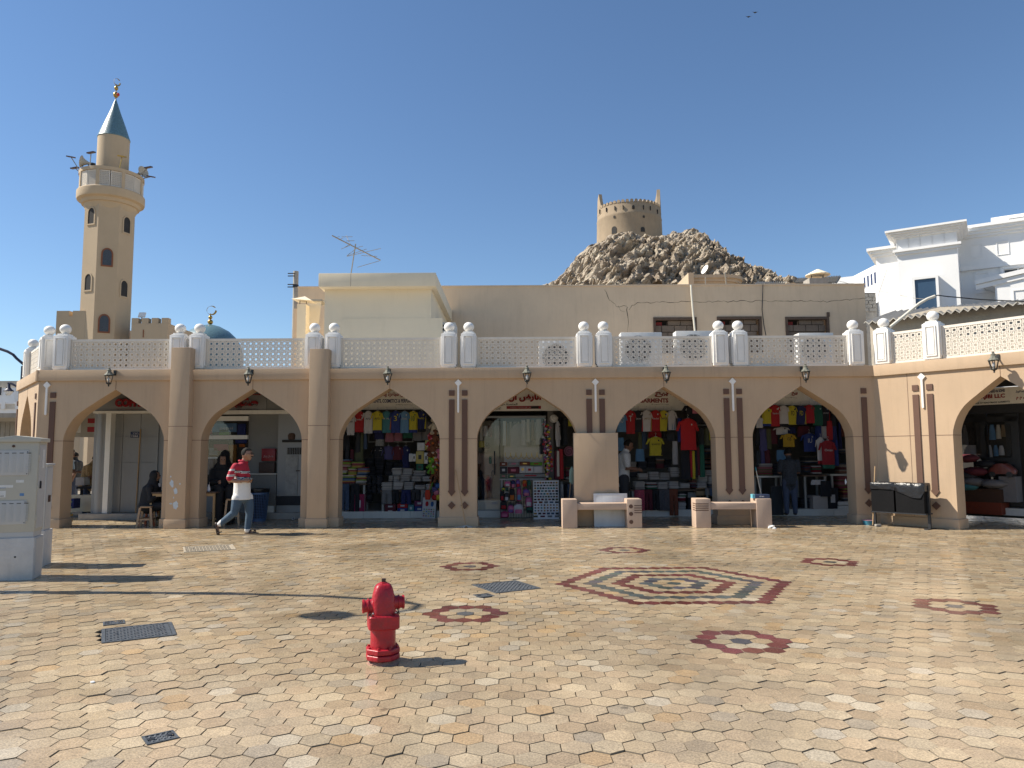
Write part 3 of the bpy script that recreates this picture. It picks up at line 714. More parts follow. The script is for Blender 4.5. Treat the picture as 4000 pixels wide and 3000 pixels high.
# timber and pipe clutter on the roof
for k, (a, b, c, d, lb) in enumerate([((870, 1410), (1180, 1385), 18.2, WOODL, 'long plank lying on the roof behind the second lattice panel'), ((780, 1388), (1150, 1432), 18.5, WPIPE, 'pale pipe lying on the roof behind the second lattice panel'), ((1350, 1418), (1700, 1432), 18.3, WOODD, 'dark timber lying on the roof below the cream room'), ((1960, 1405), (2090, 1400), 18.6, BLACKM, 'black bent scrap bar behind the lattice over the jewellery shop')]):
    pa, pb_ = P(*a, c), P(*b, c); pa.z, pb_.z = 3.60, 3.66
    tag(MB().tube([pa, pb_], 0.045, 6).build('roof_timber' if 'timber' in lb or 'plank' in lb else 'scrap_pipe', d), lb, 'clutter')

# ------------------------------------------------------------------ minaret and mosque
MIN = pm('minaret_render', (0.50, 0.385, 0.255), 0.88, 0.06, 0.9, 0.3, 60, stain=0.12)
TEAL = pm('teal_mosaic', (0.115, 0.20, 0.23), 0.35, 0.4, 14, 0.4, 30)
GOLD = pm('gilded_metal', (0.42, 0.27, 0.07), 0.38, 0.15, metal=0.8)
NAVYT = pm('dark_patterned_tile', (0.05, 0.06, 0.075), 0.4, 0.6, 26)
TERRA = pm('terracotta_frame', (0.23, 0.085, 0.04), 0.8, 0.15)
YM = 36.0
mx_ = xat(431, YM, 850)
mi = thing('minaret', 'tall tan minaret with lattice balcony and blue mosaic cone', 'minaret', (mx_, YM, 0)); mi.scale = (0.83, 0.83, 1)
zm = lambda py: zat(py, YM, 431)
FA = math.atan2(-YM, -mx_) - R(3)            # the face turned to the viewer
r8 = 1.30 / math.cos(math.pi / 8)
MB().lathe([(r8, 0), (r8, zm(770))], 8, rot=FA + math.pi / 8).build('shaft', MIN, mi)
zn = lambda py: zat(py, YM - 1.75, 431)
zb0, zb1 = zn(782), zn(741)
MB().lathe([(1.30, zb0 - 0.1), (1.42, zb0 + 0.1), (1.44, zb0 + 0.2), (1.55, zb0 + 0.22), (1.60, zb0 + 0.38), (1.72, zb0 + 0.42), (1.80, zb1 - 0.08), (1.83, zb1), (1.83, zb1 + 0.32), (1.80, zb1 + 0.36), (1.70, zb1 + 0.36), (1.0, zb1 + 0.34)], 48).build('balcony_corbel', MIN, mi, smooth=35)
zf = zb1 + 0.36; zr = zf + 0.80
MB().lathe([(1.70, zr), (1.76, zr), (1.76, zr + 0.17), (1.55, zr + 0.17), (1.55, zr)], 48).build('balcony_rail', MIN, mi, smooth=35)
BP = lattice_mesh('lattice_screen', 0.58, 0.76, 6, 8, 0.03, 0.035)
for k in range(8):
    a = FA + 2 * math.pi * (k + 0.5) / 8
    MB().cbox((0, 0, 0), (0.16, 0.17, 0.80), RZ(a)).build('balcony_post', MIN, mi, (1.68 * math.cos(a), 1.68 * math.sin(a), zf + 0.40))
    for s in (-1, 1):
        b = FA + 2 * math.pi * k / 8 + s * R(10.6)
        obj('lattice_screen', BP, mi, (1.69 * math.cos(b), 1.69 * math.sin(b), zf + 0.02), rz=b + math.pi / 2)
zd = zat(517, YM - 0.87, 431)
MB().lathe([(0.87, zf - 0.05), (0.87, zd)], 40).build('drum', MIN, mi, smooth=35)
zc = zm(388)
MB().lathe([(0.885, zd), (0.90, zd + 0.03), (0.60, zd + (zc - zd) * 0.36), (0.30, zd + (zc - zd) * 0.68), (0.03, zc)], 40).build('cone_roof', TEAL, mi, smooth=35)
fin = MB().tube([(0, 0, zc - 0.05), (0, 0, zm(330))], 0.03, 8); fin.ball((0, 0, zm(371)), 0.155); fin.ball((0, 0, zm(345)), 0.115)
fin.build('finial', GOLD, mi, smooth=50)
def crescent(r0, r1, off, th, M, n=22):
    out = [(r0 * math.cos(R(-70 + 320 * k / n) + R(110)), r0 * math.sin(R(-70 + 320 * k / n) + R(110))) for k in range(n + 1)]
    inn = [(r1 * math.cos(R(-70 + 320 * k / n) + R(110)) + off[0], r1 * math.sin(R(-70 + 320 * k / n) + R(110)) + off[1]) for k in range(n + 1)]
    return MB().poly([out + inn[::-1]], -th, th, M)
crescent(0.20, 0.165, (-0.04, 0.02), 0.015, TR(0.05, 0, zm(322)) @ RZ(0.9)).build('crescent', GOLD, mi)
MB().ball((0.19, -0.1, zm(371) - 0.02), 0.085, 10, 8).build('red_warning_lamp', pm('red_lamp', (0.5, 0.02, 0.02), 0.4, 0.1), mi)
def arch_win(cx, cz, w_, h_, n=10):
    return [(cx - w_ / 2, cz - h_ / 2), (cx + w_ / 2, cz - h_ / 2)] + [(cx + w_ / 2 * math.cos(math.pi * k / n), cz + h_ / 2 - w_ / 2 + w_ / 2 * math.sin(math.pi * k / n)) for k in range(n + 1)]
for fo, pys in ((0, (1000, 1260)), (-1, (838, 1098)), (1, (858, 1112))):
    a = FA + fo * math.pi / 4
    for py in pys:
        z = zat(py, YM - 1.2, 431); M = RZ(a + math.pi / 2)
        wf = MB(); wf.poly([arch_win(0, z, 0.62, 0.92), arch_win(0, z, 0.46, 0.78)[::-1]], -1.34, -1.28, M)
        fr_ = wf.build('window_frame', TERRA if fo == 0 else MIN, mi)
        MB().poly([arch_win(0, z, 0.47, 0.79)], -1.315, -1.29, M).build('tile_or_shade_pane', NAVYT if fo == 0 else DARK, fr_)  # side windows: dark pane stands in for the shade of a deep recess
def horn_speaker(ang, up_, label, face):
    t = thing('horn_loudspeaker', label, 'loudspeaker', (mx_ + 1.38 * math.cos(ang), YM + 1.38 * math.sin(ang), zr + 0.17), group='loudspeakers on the minaret')
    M = RZ(face) @ Matrix.Rotation(R(80), 4, 'Y')
    h = MB().lathe([(0.05, -0.42), (0.07, -0.22), (0.12, -0.1), (0.2, 0.03), (0.30, 0.10), (0.29, 0.10), (0.19, 0.02), (0.03, -0.1)], 20, M=TR(0, 0, 0.30) @ M); h.build('horn', pm('horn_grey', (0.46, 0.42, 0.35), 0.6, 0.1), t, smooth=40)
    MB().lathe([(0.075, -0.52), (0.08, -0.36), (0.05, -0.35)], 14, M=TR(0, 0, 0.30) @ M).build('driver', BLACKM, t, smooth=40)
    for s in (-0.12, 0.12): MB().tube([(s * math.cos(face) - 0.1 * math.cos(face), s * math.sin(face) - 0.1 * math.sin(face), 0), (s * math.cos(face) - 0.1 * math.cos(face), s * math.sin(face) - 0.1 * math.sin(face), 0.22)], 0.02, 6).build('stand_leg', BLACKM, t)
horn_speaker(FA - R(62), 0, 'grey horn loudspeaker on the sunlit side of the minaret balcony', R(195))
horn_speaker(FA + R(75), 0, 'grey horn loudspeaker on the shaded side of the minaret balcony', R(-25))
SOLAR = pm('flood_lamp_head', (0.10, 0.06, 0.06), 0.5, 0.2)
for k, (px, py, ang, col) in enumerate([(277, 613, -80, 'brown'), (356, 596, -40, 'brown'), (477, 611, 15, 'brass'), (580, 654, 60, 'brown'), (590, 690, 75, 'brown'), (292, 656, -88, 'brown')]):
    a = FA + R(ang); base = Vector((mx_ + 1.42 * math.cos(a), YM + 1.42 * math.sin(a), zr + 0.15)); tip = P(px, py, base.y)
    t = thing('flood_lamp', 'small %s flood lamp on a thin arm above the minaret balcony' % col, 'flood lamp', base, group='flood lamps on the minaret %s' % col)
    d = tip - base
    MB().tube([(0, 0, 0), tuple(d)], 0.022, 6).build('arm', GOLD if col == 'brass' else ANT, t)
    MB().box(-0.17, 0.17, -0.12, 0.12, -0.03, 0.03, TR(*d) @ Matrix.Rotation(R(14), 4, 'X') @ Matrix.Rotation(R(10 * (-1) ** k), 4, 'Y')).build('lamp_head', GOLD if col == 'brass' else SOLAR, t)
# mosque walls with stepped merlons
def crenel(x0, x1, ztop, Y, dep, par, name='merlon', n=4, gap=0.16, h=0.26):
    wpart(MB().box(x0, x1, Y, Y + dep, 0, ztop - h), 'wall', MIN, par)
    w_ = (x1 - x0 - gap * (n - 1)) / n
    for k in range(n): wpart(MB().box(x0 + k * (w_ + gap), x0 + k * (w_ + gap) + w_, Y, Y + 0.3, ztop - h - 0.004, ztop), name, MIN, par)
YQ = 35.0
mw = thing('mosque_wall', 'tan mosque wall with square merlons on the open side of the minaret', 'wall', (xat(250, YQ), YQ, 0))
crenel(xat(217, YQ), xat(330, YQ), zat(1214, YQ, 260), YQ, 5, mw, n=2)
for k in range(4): wpart(MB().box(xat(217, YQ), xat(217, YQ) + 0.28, YQ + 0.55 + 1.1 * k, YQ + 1.3 + 1.1 * k, zat(1214, YQ, 260) - 0.264, zat(1214, YQ, 260)), 'merlon', MIN, mw)
mw2 = thing('mosque_wall', 'low tan merloned wall between the minaret and the blue dome', 'wall', (xat(583, YQ), YQ, 0))
crenel(xat(512, YQ), xat(655, YQ), zat(1242, YQ, 590), YQ, 5, mw2, n=4)
wpart(MB().box(xat(559, YQ), xat(562, YQ), YQ - 0.03, YQ + 0.02, zat(1318, YQ, 560), zat(1288, YQ, 560)), 'wall_slit', TERRA, mw2)
fl = thing('flood_lamp', 'square white flood lamp on top of the low merloned wall', 'flood lamp', P(552, 1240, YQ + 0.1))
MB().box(-0.16, 0.16, -0.03, 0.03, 0.02, 0.28, Matrix.Rotation(R(-25), 4, 'X')).build('lamp_head', WHITE, fl); MB().tube([(0, 0.05, -0.2), (0, 0.05, 0.1)], 0.025, 6).build('stand', BLACKM, fl)
YD = 46.0
dm = thing('mosque_dome', 'blue mosaic dome with gilded balls and crescent', 'dome', (xat(820, YD), YD, 0))
zt_ = zat(1268, YD, 820)
prof = [(2.0, zt_ - 3.5), (2.05, zt_ - 2.2), (1.95, zt_ - 1.5), (1.65, zt_ - 0.9), (1.15, zt_ - 0.42), (0.6, zt_ - 0.13), (0.15, zt_ - 0.01), (0.02, zt_ + 0.02)]
MB().lathe(prof, 40).build('dome_shell', TEAL, dm, smooth=40)
MB().lathe([(2.0, 0), (2.0, zt_ - 3.45)], 32).build('drum', MIN, dm, smooth=40)
fz = MB().tube([(0, 0, zt_ - 0.05), (0, 0, zat(1225, YD, 820))], 0.04, 8); fz.ball((0, 0, zat(1258, YD, 820)), 0.165); fz.ball((0, 0, zat(1240, YD, 820)), 0.12); fz.build('finial', GOLD, dm, smooth=50)
crescent(0.30, 0.255, (-0.06, 0.015), 0.02, TR(0.08, 0, zat(1213, YD, 822)) @ RZ(0.15)).build('crescent', GOLD, dm)

# ------------------------------------------------------------------ the rocky hill and the round fort tower
def rock_mat():
    m = bpy.data.materials.new('hill_rock'); m.use_nodes = True; n = m.node_tree.nodes; l = m.node_tree.links; b = n['Principled BSDF']
    tc = n.new('ShaderNodeTexCoord'); mp = n.new('ShaderNodeMapping'); mp.inputs['Rotation'].default_value = (0, R(38), R(15)); mp.inputs['Scale'].default_value = (0.35, 0.5, 1.9); l.new(tc.outputs['Object'], mp.inputs[0])
    t = n.new('ShaderNodeTexNoise'); t.inputs['Scale'].default_value = 0.55; t.inputs['Detail'].default_value = 10; t.inputs['Roughness'].default_value = 0.72; l.new(mp.outputs[0], t.inputs['Vector'])
    r_ = n.new('ShaderNodeValToRGB'); l.new(t.outputs['Fac'], r_.inputs[0]); e = r_.color_ramp.elements
    e[0].position = 0.33; e[0].color = (0.19, 0.145, 0.105, 1); e[1].position = 0.66; e[1].color = (0.68, 0.61, 0.49, 1)
    for p_, c_ in ((0.43, (0.33, 0.265, 0.20, 1)), (0.56, (0.46, 0.39, 0.30, 1))):
        x = r_.color_ramp.elements.new(p_); x.color = c_
    l.new(r_.outputs[0], b.inputs['Base Color']); b.inputs['Roughness'].default_value = 0.95
    v = n.new('ShaderNodeTexNoise'); v.inputs['Scale'].default_value = 1.8; v.inputs['Detail'].default_value = 9; v.inputs['Roughness'].default_value = 0.75; l.new(mp.outputs[0], v.inputs['Vector'])
    bp = n.new('ShaderNodeBump'); bp.inputs['Strength'].default_value = 0.9; bp.inputs['Distance'].default_value = 0.5; l.new(v.outputs['Fac'], bp.inputs['Height']); l.new(bp.outputs[0], b.inputs['Normal'])
    return m
YH = 112.0
sil = [(1950, 1180), (2060, 1135), (2090, 1124), (2130, 1108), (2160, 1095), (2200, 1060), (2255, 992), (2300, 948), (2340, 930), (2400, 910), (2440, 898), (2490, 922), (2540, 922), (2600, 912), (2660, 902), (2700, 900), (2730, 906), (2800, 960), (2880, 1010), (2960, 1048), (3040, 1072), (3100, 1088), (3200, 1096), (3320, 1108), (3500, 1150), (3700, 1200)]
sx_ = [P(a, b, YH).x for a, b in sil]; sz_ = [P(a, b, YH).z for a, b in sil]
nx_, ny_ = 400, 150
hv, hf = [], []
tilt = Matrix.Rotation(R(38), 3, 'Y')
for iy in range(ny_):
    v = iy / (ny_ - 1); yy = 92 + 38 * v
    for ix in range(nx_):
        x = sx_[0] + (sx_[-1] - sx_[0]) * ix / (nx_ - 1)
        top = float(np.interp(x, sx_, sz_))
        k = 1 - abs(yy - YH) / 26.0 if yy < YH else 1 - (yy - YH) / 60.0
        k = max(0.0, k); z = top * (0.50 + 0.50 * k ** 0.85)
        pt = tilt @ Vector((x, yy, z))
        c0 = noise.noise_vector(pt * 0.35)
        n1 = noise.ridged_multi_fractal(Vector((pt.x * 0.10, pt.y * 0.13, pt.z * 0.30)), 0.9, 2.1, 6, 1.0, 2.0) - 1.2
        vd, _ = noise.voronoi(Vector((pt.x * 0.16, pt.y * 0.30, pt.z * 0.80)) + c0 * 0.5, distance_metric='DISTANCE', exponent=2.5); crag = min(1.0, (vd[1] - vd[0]) * 2.2)
        vd2, _ = noise.voronoi(Vector((pt.x * 0.6, pt.y * 0.9, pt.z * 2.2)) + c0, distance_metric='DISTANCE', exponent=2.5); crag2 = min(1.0, (vd2[1] - vd2[0]) * 2.0)
        led = (pt.z * 0.42 + 1.1 * noise.noise(pt * 0.16) + 0.35 * noise.noise(pt * 0.6)) % 1.0; led2 = (pt.z * 1.25 + pt.x * 0.1 + 0.9 * noise.noise(pt * 0.4)) % 1.0; ld = (led - 0.5) * 1.5 + (led2 - 0.5) * 0.55
        c3 = noise.noise_vector(Vector((x * 1.3, yy * 1.3, z * 1.3)))
        amp = min(1.0, 0.35 + abs(yy - YH) / 7.0)
        z += (n1 * 0.95 + (crag - 0.6) * 0.15 + (crag2 - 0.6) * 0.2 + ld * 0.35) * amp + c3.z * 0.22
        hv.append((x + c3.x * 0.2 + (crag - 0.6) * 0.3, yy + c3.y * 0.2 - (n1 * 1.3 + (crag - 0.6) * 0.45 + (crag2 - 0.6) * 0.6 + ld) * amp, z))
for iy in range(ny_ - 1):
    for ix in range(nx_ - 1):
        a = iy * nx_ + ix; hf.append((a, a + 1, a + nx_ + 1, a + nx_))
hm = MB(); hm.v = hv; hm.f = hf; hm.m = [0] * len(hf)
kind(hm.build('rocky_hill', rock_mat()), 'structure')
YT = 120.0
FORT = pm('fort_mud_plaster', (0.33, 0.255, 0.175), 0.95, 0.12, 0.8, 0.8, 1.6, stain=0.3)
tx_ = xat(2457, YT, 850); tz0 = zat(1000, YT, 2457); rT = (xat(2582, YT, 880) - xat(2332, YT, 880)) / 2; tzm = zat(779, YT - rT, 2457)
ft = thing('fort_tower', 'round mud-plastered fort tower with scalloped battlements on the rocky hill', 'tower', (tx_, YT, tz0 - 8))
dz = 8; zband = zat(829, YT - rT, 2457) - tz0 + dz; ztp = tzm - tz0 + dz
MB().lathe([(rT * 1.04, 0), (rT * 1.02, dz + 1.5), (rT, zband - 0.1), (rT * 1.008, zband), (rT * 0.995, zband + 0.25), (rT * 0.97, ztp - 0.25), (rT * 0.93, ztp - 0.25), (rT * 0.93, ztp - 3)], 72).build('round_wall', FORT, ft, smooth=40)
nm = 46
mer = MB(); mer.poly([[(-0.26, 0), (0.26, 0), (0.25, 0.28), (0.17, 0.42), (0.0, 0.48), (-0.17, 0.42), (-0.25, 0.28)]], -0.18, 0.18); mme = mer.mesh('merlon', FORT)
for k in range(nm):
    a = 2 * math.pi * k / nm
    obj('merlon', mme, ft, (rT * 0.95 * math.cos(a), rT * 0.95 * math.sin(a), ztp - 0.28), rz=a + math.pi / 2)
def horn(a0, a1, hpk, rev):
    n = 8; m = MB(); rings = []
    for k in range(n + 1):
        a = R(a0 + (a1 - a0) * k / n); t = k / n; h = ztp - 0.2 + hpk * ((1 - t) ** 1.35)
        rings.append([(rr * rT * math.cos(a), rr * rT * math.sin(a), zz) for rr, zz in ((0.99, ztp - 1.2), (0.86, ztp - 1.2), (0.87, h), (0.97, h))])
    m.loft(rings); m.build('raised_parapet', FORT, ft, smooth=40)
horn(-10, 55, zat(747, YT, 2570) - tzm + 0.2, False); horn(190, 130, zat(766, YT, 2350) - tzm + 0.2, True)
horn(-10, -24, zat(747, YT, 2570) - tzm + 0.2, False); horn(190, 203, zat(766, YT, 2350) - tzm + 0.2, True)
c9 = lambda x, y: (2050 + x / 2.011, 700 + y / 2.011)
def on_tower(px, py, w_, h_, name, arched=False):
    p = P(px, py, YT - rT); off = max(-0.97, min(0.97, (xat(px, YT - rT * 0.8, py) - tx_) / rT)); a = -math.pi / 2 + math.asin(off)
    zz = zat(py, YT - rT * math.cos(a + math.pi / 2), px) - tz0 + dz
    pts = arch_win(0, zz, w_, h_, 8) if arched else [(-w_ / 2, zz - h_ / 2), (w_ / 2, zz - h_ / 2), (w_ / 2, zz + h_ / 2), (-w_ / 2, zz + h_ / 2)]
    MB().poly([pts], -rT * 1.022, -rT * 0.9, RZ(a + math.pi / 2)).build(name, DARK, ft)
for x, y in [(605, 255), (647, 240), (706, 228), (765, 220), (925, 220), (983, 228), (1050, 255)]: on_tower(*c9(x, y), 0.07, 0.7, 'gun_slit')
on_tower(*c9(704, 296), 0.30, 0.4, 'loophole', True); on_tower(*c9(926, 294), 0.30, 0.36, 'loophole', True)
on_tower(*c9(703, 400), 0.85, 1.2, 'gun_port', True); on_tower(*c9(917, 395), 0.7, 0.8, 'gun_port', True); on_tower(*c9(843, 218), 0.4, 0.55, 'loophole', True)

# small tan house with a dish, tin roofs behind the tan wall
YS2 = 33.0
q6 = lambda x, y: (2600 + x / 2.765, 1040 + y / 2.765)
sh = thing('tan_roof_house', 'small tan house with curved moulded eaves behind the tan wall', 'building', (xat(2800, YS2), YS2, 0))
hx0, hx1 = xat(q6(330, 0)[0], YS2), xat(q6(850, 0)[0], YS2); hz1 = zat(q6(0, 88)[1], YS2, 2810)
def rounded(x0, x1, y0, y1, r, n=10):
    return [(x0, y0), (x1 - r, y0)] + [(x1 - r + r * math.sin(math.pi / 2 * k / n), y0 + r - r * math.cos(math.pi / 2 * k / n)) for k in range(1, n + 1)] + [(x1, y1), (x0, y1)]
def vprism(pts, z0, z1):
    m = MB(); n = len(pts); m.add([(x, y, z0) for x, y in pts] + [(x, y, z1) for x, y in pts], [tuple(range(n - 1, -1, -1)), tuple(range(n, 2 * n))] + [(k, (k + 1) % n, n + (k + 1) % n, n + k) for k in range(n)]); return m
TANL = pm('pale_tan_render', (0.46, 0.36, 0.25), 0.9, 0.08, 1, 0.2, 40, stain=0.15)
wpart(vprism(rounded(hx0, hx1, YS2, YS2 + 4, 1.0), 0, hz1 - 0.5), 'wall', TANL, sh, smooth=30)
for k in range(3): wpart(vprism(rounded(hx0 - 0.1 - 0.07 * k, hx1 + 0.07 + 0.07 * k, YS2 - 0.07 - 0.07 * k, YS2 + 4, 1.0), hz1 - 0.5 + 0.15 * k, hz1 - 0.35 + 0.15 * k), 'eaves_moulding', TANL, sh, smooth=30)
wpart(MB().box(xat(q6(205, 0)[0], YS2), xat(q6(262, 0)[0], YS2), YS2 - 1, YS2 + 1.2, 0, zat(q6(0, 128)[1], YS2, 2680)), 'side_wall', TANL, sh)
wpart(MB().tube([P(*q6(655, 205), YS2 - 0.4), P(*q6(642, 65), YS2 - 0.4)], 0.03, 6), 'rod', ANT, sh)
dish = thing('satellite_dish', 'white satellite dish on the tan wall before the curved house', 'dish', P(*q6(440, 240), 29))
MB().lathe([(0.01, 0), (0.11, 0.013), (0.19, 0.045), (0.20, 0.055), (0.19, 0.055), (0.09, 0.022)], 24, M=TR(0, 0, 0.75) @ RZ(R(200)) @ Matrix.Rotation(R(65), 4, 'Y')).build('reflector', WHITE, dish, smooth=40)
MB().tube([(0, 0.1, 0.2), (0, 0.06, 0.72)], 0.022, 6).build('stand', ANT, dish)
def tin_roof(name, label, a, b, c, d, thick=0.03, n=26, amp=0.05, mat_=None):
    """corrugated sheet between front edge a-b and back edge d-c"""
    t = thing(name, label, 'roof', (a + b) / 2); t.location.z = min(a.z, b.z)
    m = MB(); vs = []; fs = []; nn = n * 4
    for i in range(nn + 1):
        u = i / nn; w0 = a.lerp(b, u); w1 = d.lerp(c, u); o = amp * math.sin(u * n * 2 * math.pi)
        for p_ in (w0, w1): vs += [(p_.x, p_.y, p_.z + o), (p_.x, p_.y, p_.z + o - thick)]
    for i in range(nn):
        k = 4 * i; fs += [(k, k + 4, k + 6, k + 2), (k + 1, k + 3, k + 7, k + 5), (k, k + 1, k + 5, k + 4), (k + 2, k + 6, k + 7, k + 3)]
    m.add(vs, fs); wpart(m, 'corrugated_sheet', mat_ or GALV, t); return t
tr1 = tin_roof('tin_roof', 'brown corrugated tin roof sheet beside the white vent hood', P(*q6(1400, 175), 30), P(*q6(1850, 175), 30), P(*q6(1895, 105), 34), P(*q6(1430, 130), 34))
wpart(MB().box(xat(q6(1325, 0)[0], 30.2), xat(q6(1815, 0)[0], 30.2), 30.2, 34, 5, zat(q6(0, 178)[1], 30.2, 3160)), 'low_wall', TANL, tr1)
tr2 = tin_roof('tin_roof', 'dark flat tin sheet at the foot of the rocky hill', P(*q6(960, 195), 31), P(*q6(1330, 185), 31), P(*q6(1320, 170), 35), P(*q6(1000, 172), 35), n=14)
wpart(MB().box(xat(q6(1095, 0)[0], 31.2), xat(q6(1320, 0)[0], 31.2), 31.2, 32, 5, zat(q6(0, 180)[1], 31.2, 3040)), 'block_wall', CONC, tr2)
vh = thing('vent_hood', 'pale conical vent hood on a short grey duct above the tan wall', 'vent', P(*q6(1648, 200), 28))
MB().box(-0.45, 0.25, -0.3, 0.3, -0.2, 0.20).build('duct', CONC, vh)
MB().lathe([(0.46, 0.36), (0.45, 0.39), (0.05, 0.60)], 18).build('hood', CREAM, vh)
for s in (-0.25, 0.2): MB().tube([(s, 0, 0.2), (s, 0, 0.42)], 0.02, 6).build('support_rod', BLACKM, vh)
# far white house with slits
c10 = lambda x, y: (3250 + x / 4.74, 1050 + y / 4.74)
YV = 52.0
fw = thing('far_white_house', 'far white house with a row of four narrow slits', 'building', (xat(3340, YV), YV, 0))
pA, pB, pC = P(*c10(105, 190), YV), P(*c10(400, 135), YV - 0.5), P(*c10(860, 70), YV - 4)
fwm = MB(); fwm.add([(pA.x, pA.y, 0), (pB.x, pB.y, 0), (pC.x, pC.y, 0), (pC.x + 3, pC.y + 9, 0), (pA.x, pA.y + 9, 0)] + [(pA.x, pA.y, pB.z), (pB.x, pB.y, pB.z), (pC.x, pC.y, pB.z), (pC.x + 3, pC.y + 9, pB.z), (pA.x, pA.y + 9, pB.z)], [(4, 3, 2, 1, 0), (5, 6, 7, 8, 9)] + [(k, (k + 1) % 5, 5 + (k + 1) % 5, 5 + k) for k in range(5)])
wpart(fwm, 'wall', VILLA, fw)
dirf = (pC - pB); dirf.z = 0; Lf = dirf.length; dirf.normalize(); nf = Vector((dirf.y, -dirf.x, 0)); af = math.atan2(dirf.y, dirf.x)
def on_face(u, z, w_, h_, name, mat_, par, org, ang, proud=0.02):
    M = TR(org.x, org.y, 0) @ RZ(ang); return wpart(MB().box(u - w_ / 2, u + w_ / 2, -proud, 0.05, z - h_ / 2, z + h_ / 2, M), name, mat_, par)
for k in range(4): on_face(Lf * (0.45 + 0.14 * k), pB.z - 0.85, 0.22, 0.75, 'slit', pm('blue_slit', (0.03, 0.05, 0.12), 0.6, 0.1), fw, pB, af)
on_face(Lf * 0.88, pB.z - 3.1, 0.8, 1.1, 'window', GRILL, fw, pB, af)
bw = thing('block_wall', 'bare grey block wall between the tan building and the white villa', 'wall', (xat(3410, 40), 40, 0))
z0b, z1b = zat(1217, 40, 3410), zat(1143, 40, 3410); xb0, xb1 = xat(3370, 40), xat(3430, 40)
wpart(MB().box(xb0, xb1, 40.05, 40.3, 0, z1b), 'backing', CONC, bw)
zz = z0b; row = 0
while zz < z1b - 0.05:
    xx = xb0 - (0.2 if row % 2 else 0)
    while xx < xb1:
        a, b = max(xx, xb0), min(xx + 0.40, xb1)
        if b - a > 0.08: wpart(MB().box(a + 0.012, b - 0.012, 40.0, 40.1, zz + 0.012, min(zz + 0.19, z1b)), 'block', CONC, bw)
        xx += 0.41
    zz += 0.2; row += 1
# white villa
YVv = 38.0; PHI_V = R(33)
c7 = lambda x, y: (3200 + x * 0.8138, 800 + y * 0.8138)
o_v = P(*c7(370, 160), YVv)
vl = thing('white_villa', 'big white villa with moulded cornices and a dark blue window', 'villa', (o_v.x, o_v.y, 0), -PHI_V)
du = Vector((math.cos(PHI_V), -math.sin(PHI_V), 0)); 
def vu(x, y, back=0.0):      # photo point to (along, height) on the villa front set back by `back`
    r_ = ray(*c7(x, y)); nrm = Vector((-math.sin(PHI_V), -math.cos(PHI_V), 0)); o0 = Vector((o_v.x, o_v.y, 0)) - nrm * back
    cm = Vector((0, 0, CAMH)); k = (o0 - cm).dot(nrm) / r_.dot(nrm); p = cm + r_ * k; d = p - o0; return d.dot(du), p.z
def vbox(u0, u1, b0, b1, z0, z1, name, m=VILLA, bevel=0): return MB().box(u0, u1, b0, b1, z0, z1).build(name, m, vl, bevel=bevel)
u1 = vu(660, 160)[0]; ztopv = vu(340, 135)[1]; zcor = vu(372, 165)[1]; zb2 = vu(372, 245)[1]; zb3 = vu(365, 232)[1]
vbox(0, u1, 0, 6, 0, ztopv - 0.1, 'bay_wall')
for k in range(4): vbox(-0.12 - 0.12 * k, u1 + 0.12 + 0.12 * k, -0.12 - 0.12 * k, 6.1, zcor + (ztopv - zcor) * k / 4, zcor + (ztopv - zcor) * (k + 1) / 4 + 0.004, 'cornice_step')
vbox(-0.1, u1 + 0.1, -0.12, 0.02, zb2, zb2 + 0.14, 'string_course'); vbox(-0.18, u1 + 0.18, -0.22, 0.02, zb2 + 0.143, zb2 + 0.27, 'string_course')
for k in range(5):
    uu = u1 * (0.1 + 0.2 * k); zc_ = (zb2 + 0.27 + zcor) / 2
    MB().poly([[(uu - 0.28, zc_ - 0.38), (uu + 0.28, zc_ - 0.38), (uu + 0.28, zc_ + 0.38), (uu - 0.28, zc_ + 0.38)], [(uu - 0.25, zc_ - 0.35), (uu - 0.25, zc_ + 0.35), (uu + 0.25, zc_ + 0.35), (uu + 0.25, zc_ - 0.35)]], -0.03, 0.01).build('frieze_panel', VILLA, vl)
wu0, wz1 = vu(445, 355); wu1, wz0 = vu(582, 500)
MB().poly([[(wu0, wz0 - 1), (wu1, wz0 - 1), (wu1, wz1), (wu0, wz1)], [(wu0 + 0.14, wz0 - 0.7), (wu0 + 0.14, wz1 - 0.16), (wu1 - 0.12, wz1 - 0.16), (wu1 - 0.12, wz0 - 0.7)]], -0.42, 0.01).build('window_surround', VILLA, vl)
vbox(wu0 + 0.12, wu1 - 0.1, -0.34, -0.28, wz0 - 0.8, wz1 - 0.14, 'window_pane', pm('villa_blue_glass', (0.035, 0.065, 0.11), 0.08, 0.05, spec=0.8))
# recessed right part
bk = 2.6
ur0 = u1; zr1 = vu(690, 112, bk)[1]
vbox(u1 - 0.05, u1 + 14, bk, bk + 6, 0, zr1 - 0.1, 'recessed_wall')
for k in range(4): vbox(u1 - 0.05, u1 + 14.2, bk - 0.12 - 0.12 * k, bk + 6, zr1 - 0.62 + 0.15 * k, zr1 - 0.47 + 0.15 * k + 0.004, 'cornice_step')
vbox(u1 + 0.02, u1 + 14, bk - 0.2, bk + 0.02, zr1 - 2.35, zr1 - 2.1, 'string_course')
for k in range(9):
    uu = u1 + 0.8 + 1.15 * k; zc_ = zr1 - 1.35
    MB().poly([[(uu - 0.27, zc_ - 0.36), (uu + 0.27, zc_ - 0.36), (uu + 0.27, zc_ + 0.36), (uu - 0.27, zc_ + 0.36)], [(uu - 0.24, zc_ - 0.33), (uu - 0.24, zc_ + 0.33), (uu + 0.24, zc_ + 0.33), (uu + 0.24, zc_ - 0.33)]], bk - 0.03, bk + 0.01).build('frieze_panel', VILLA, vl)
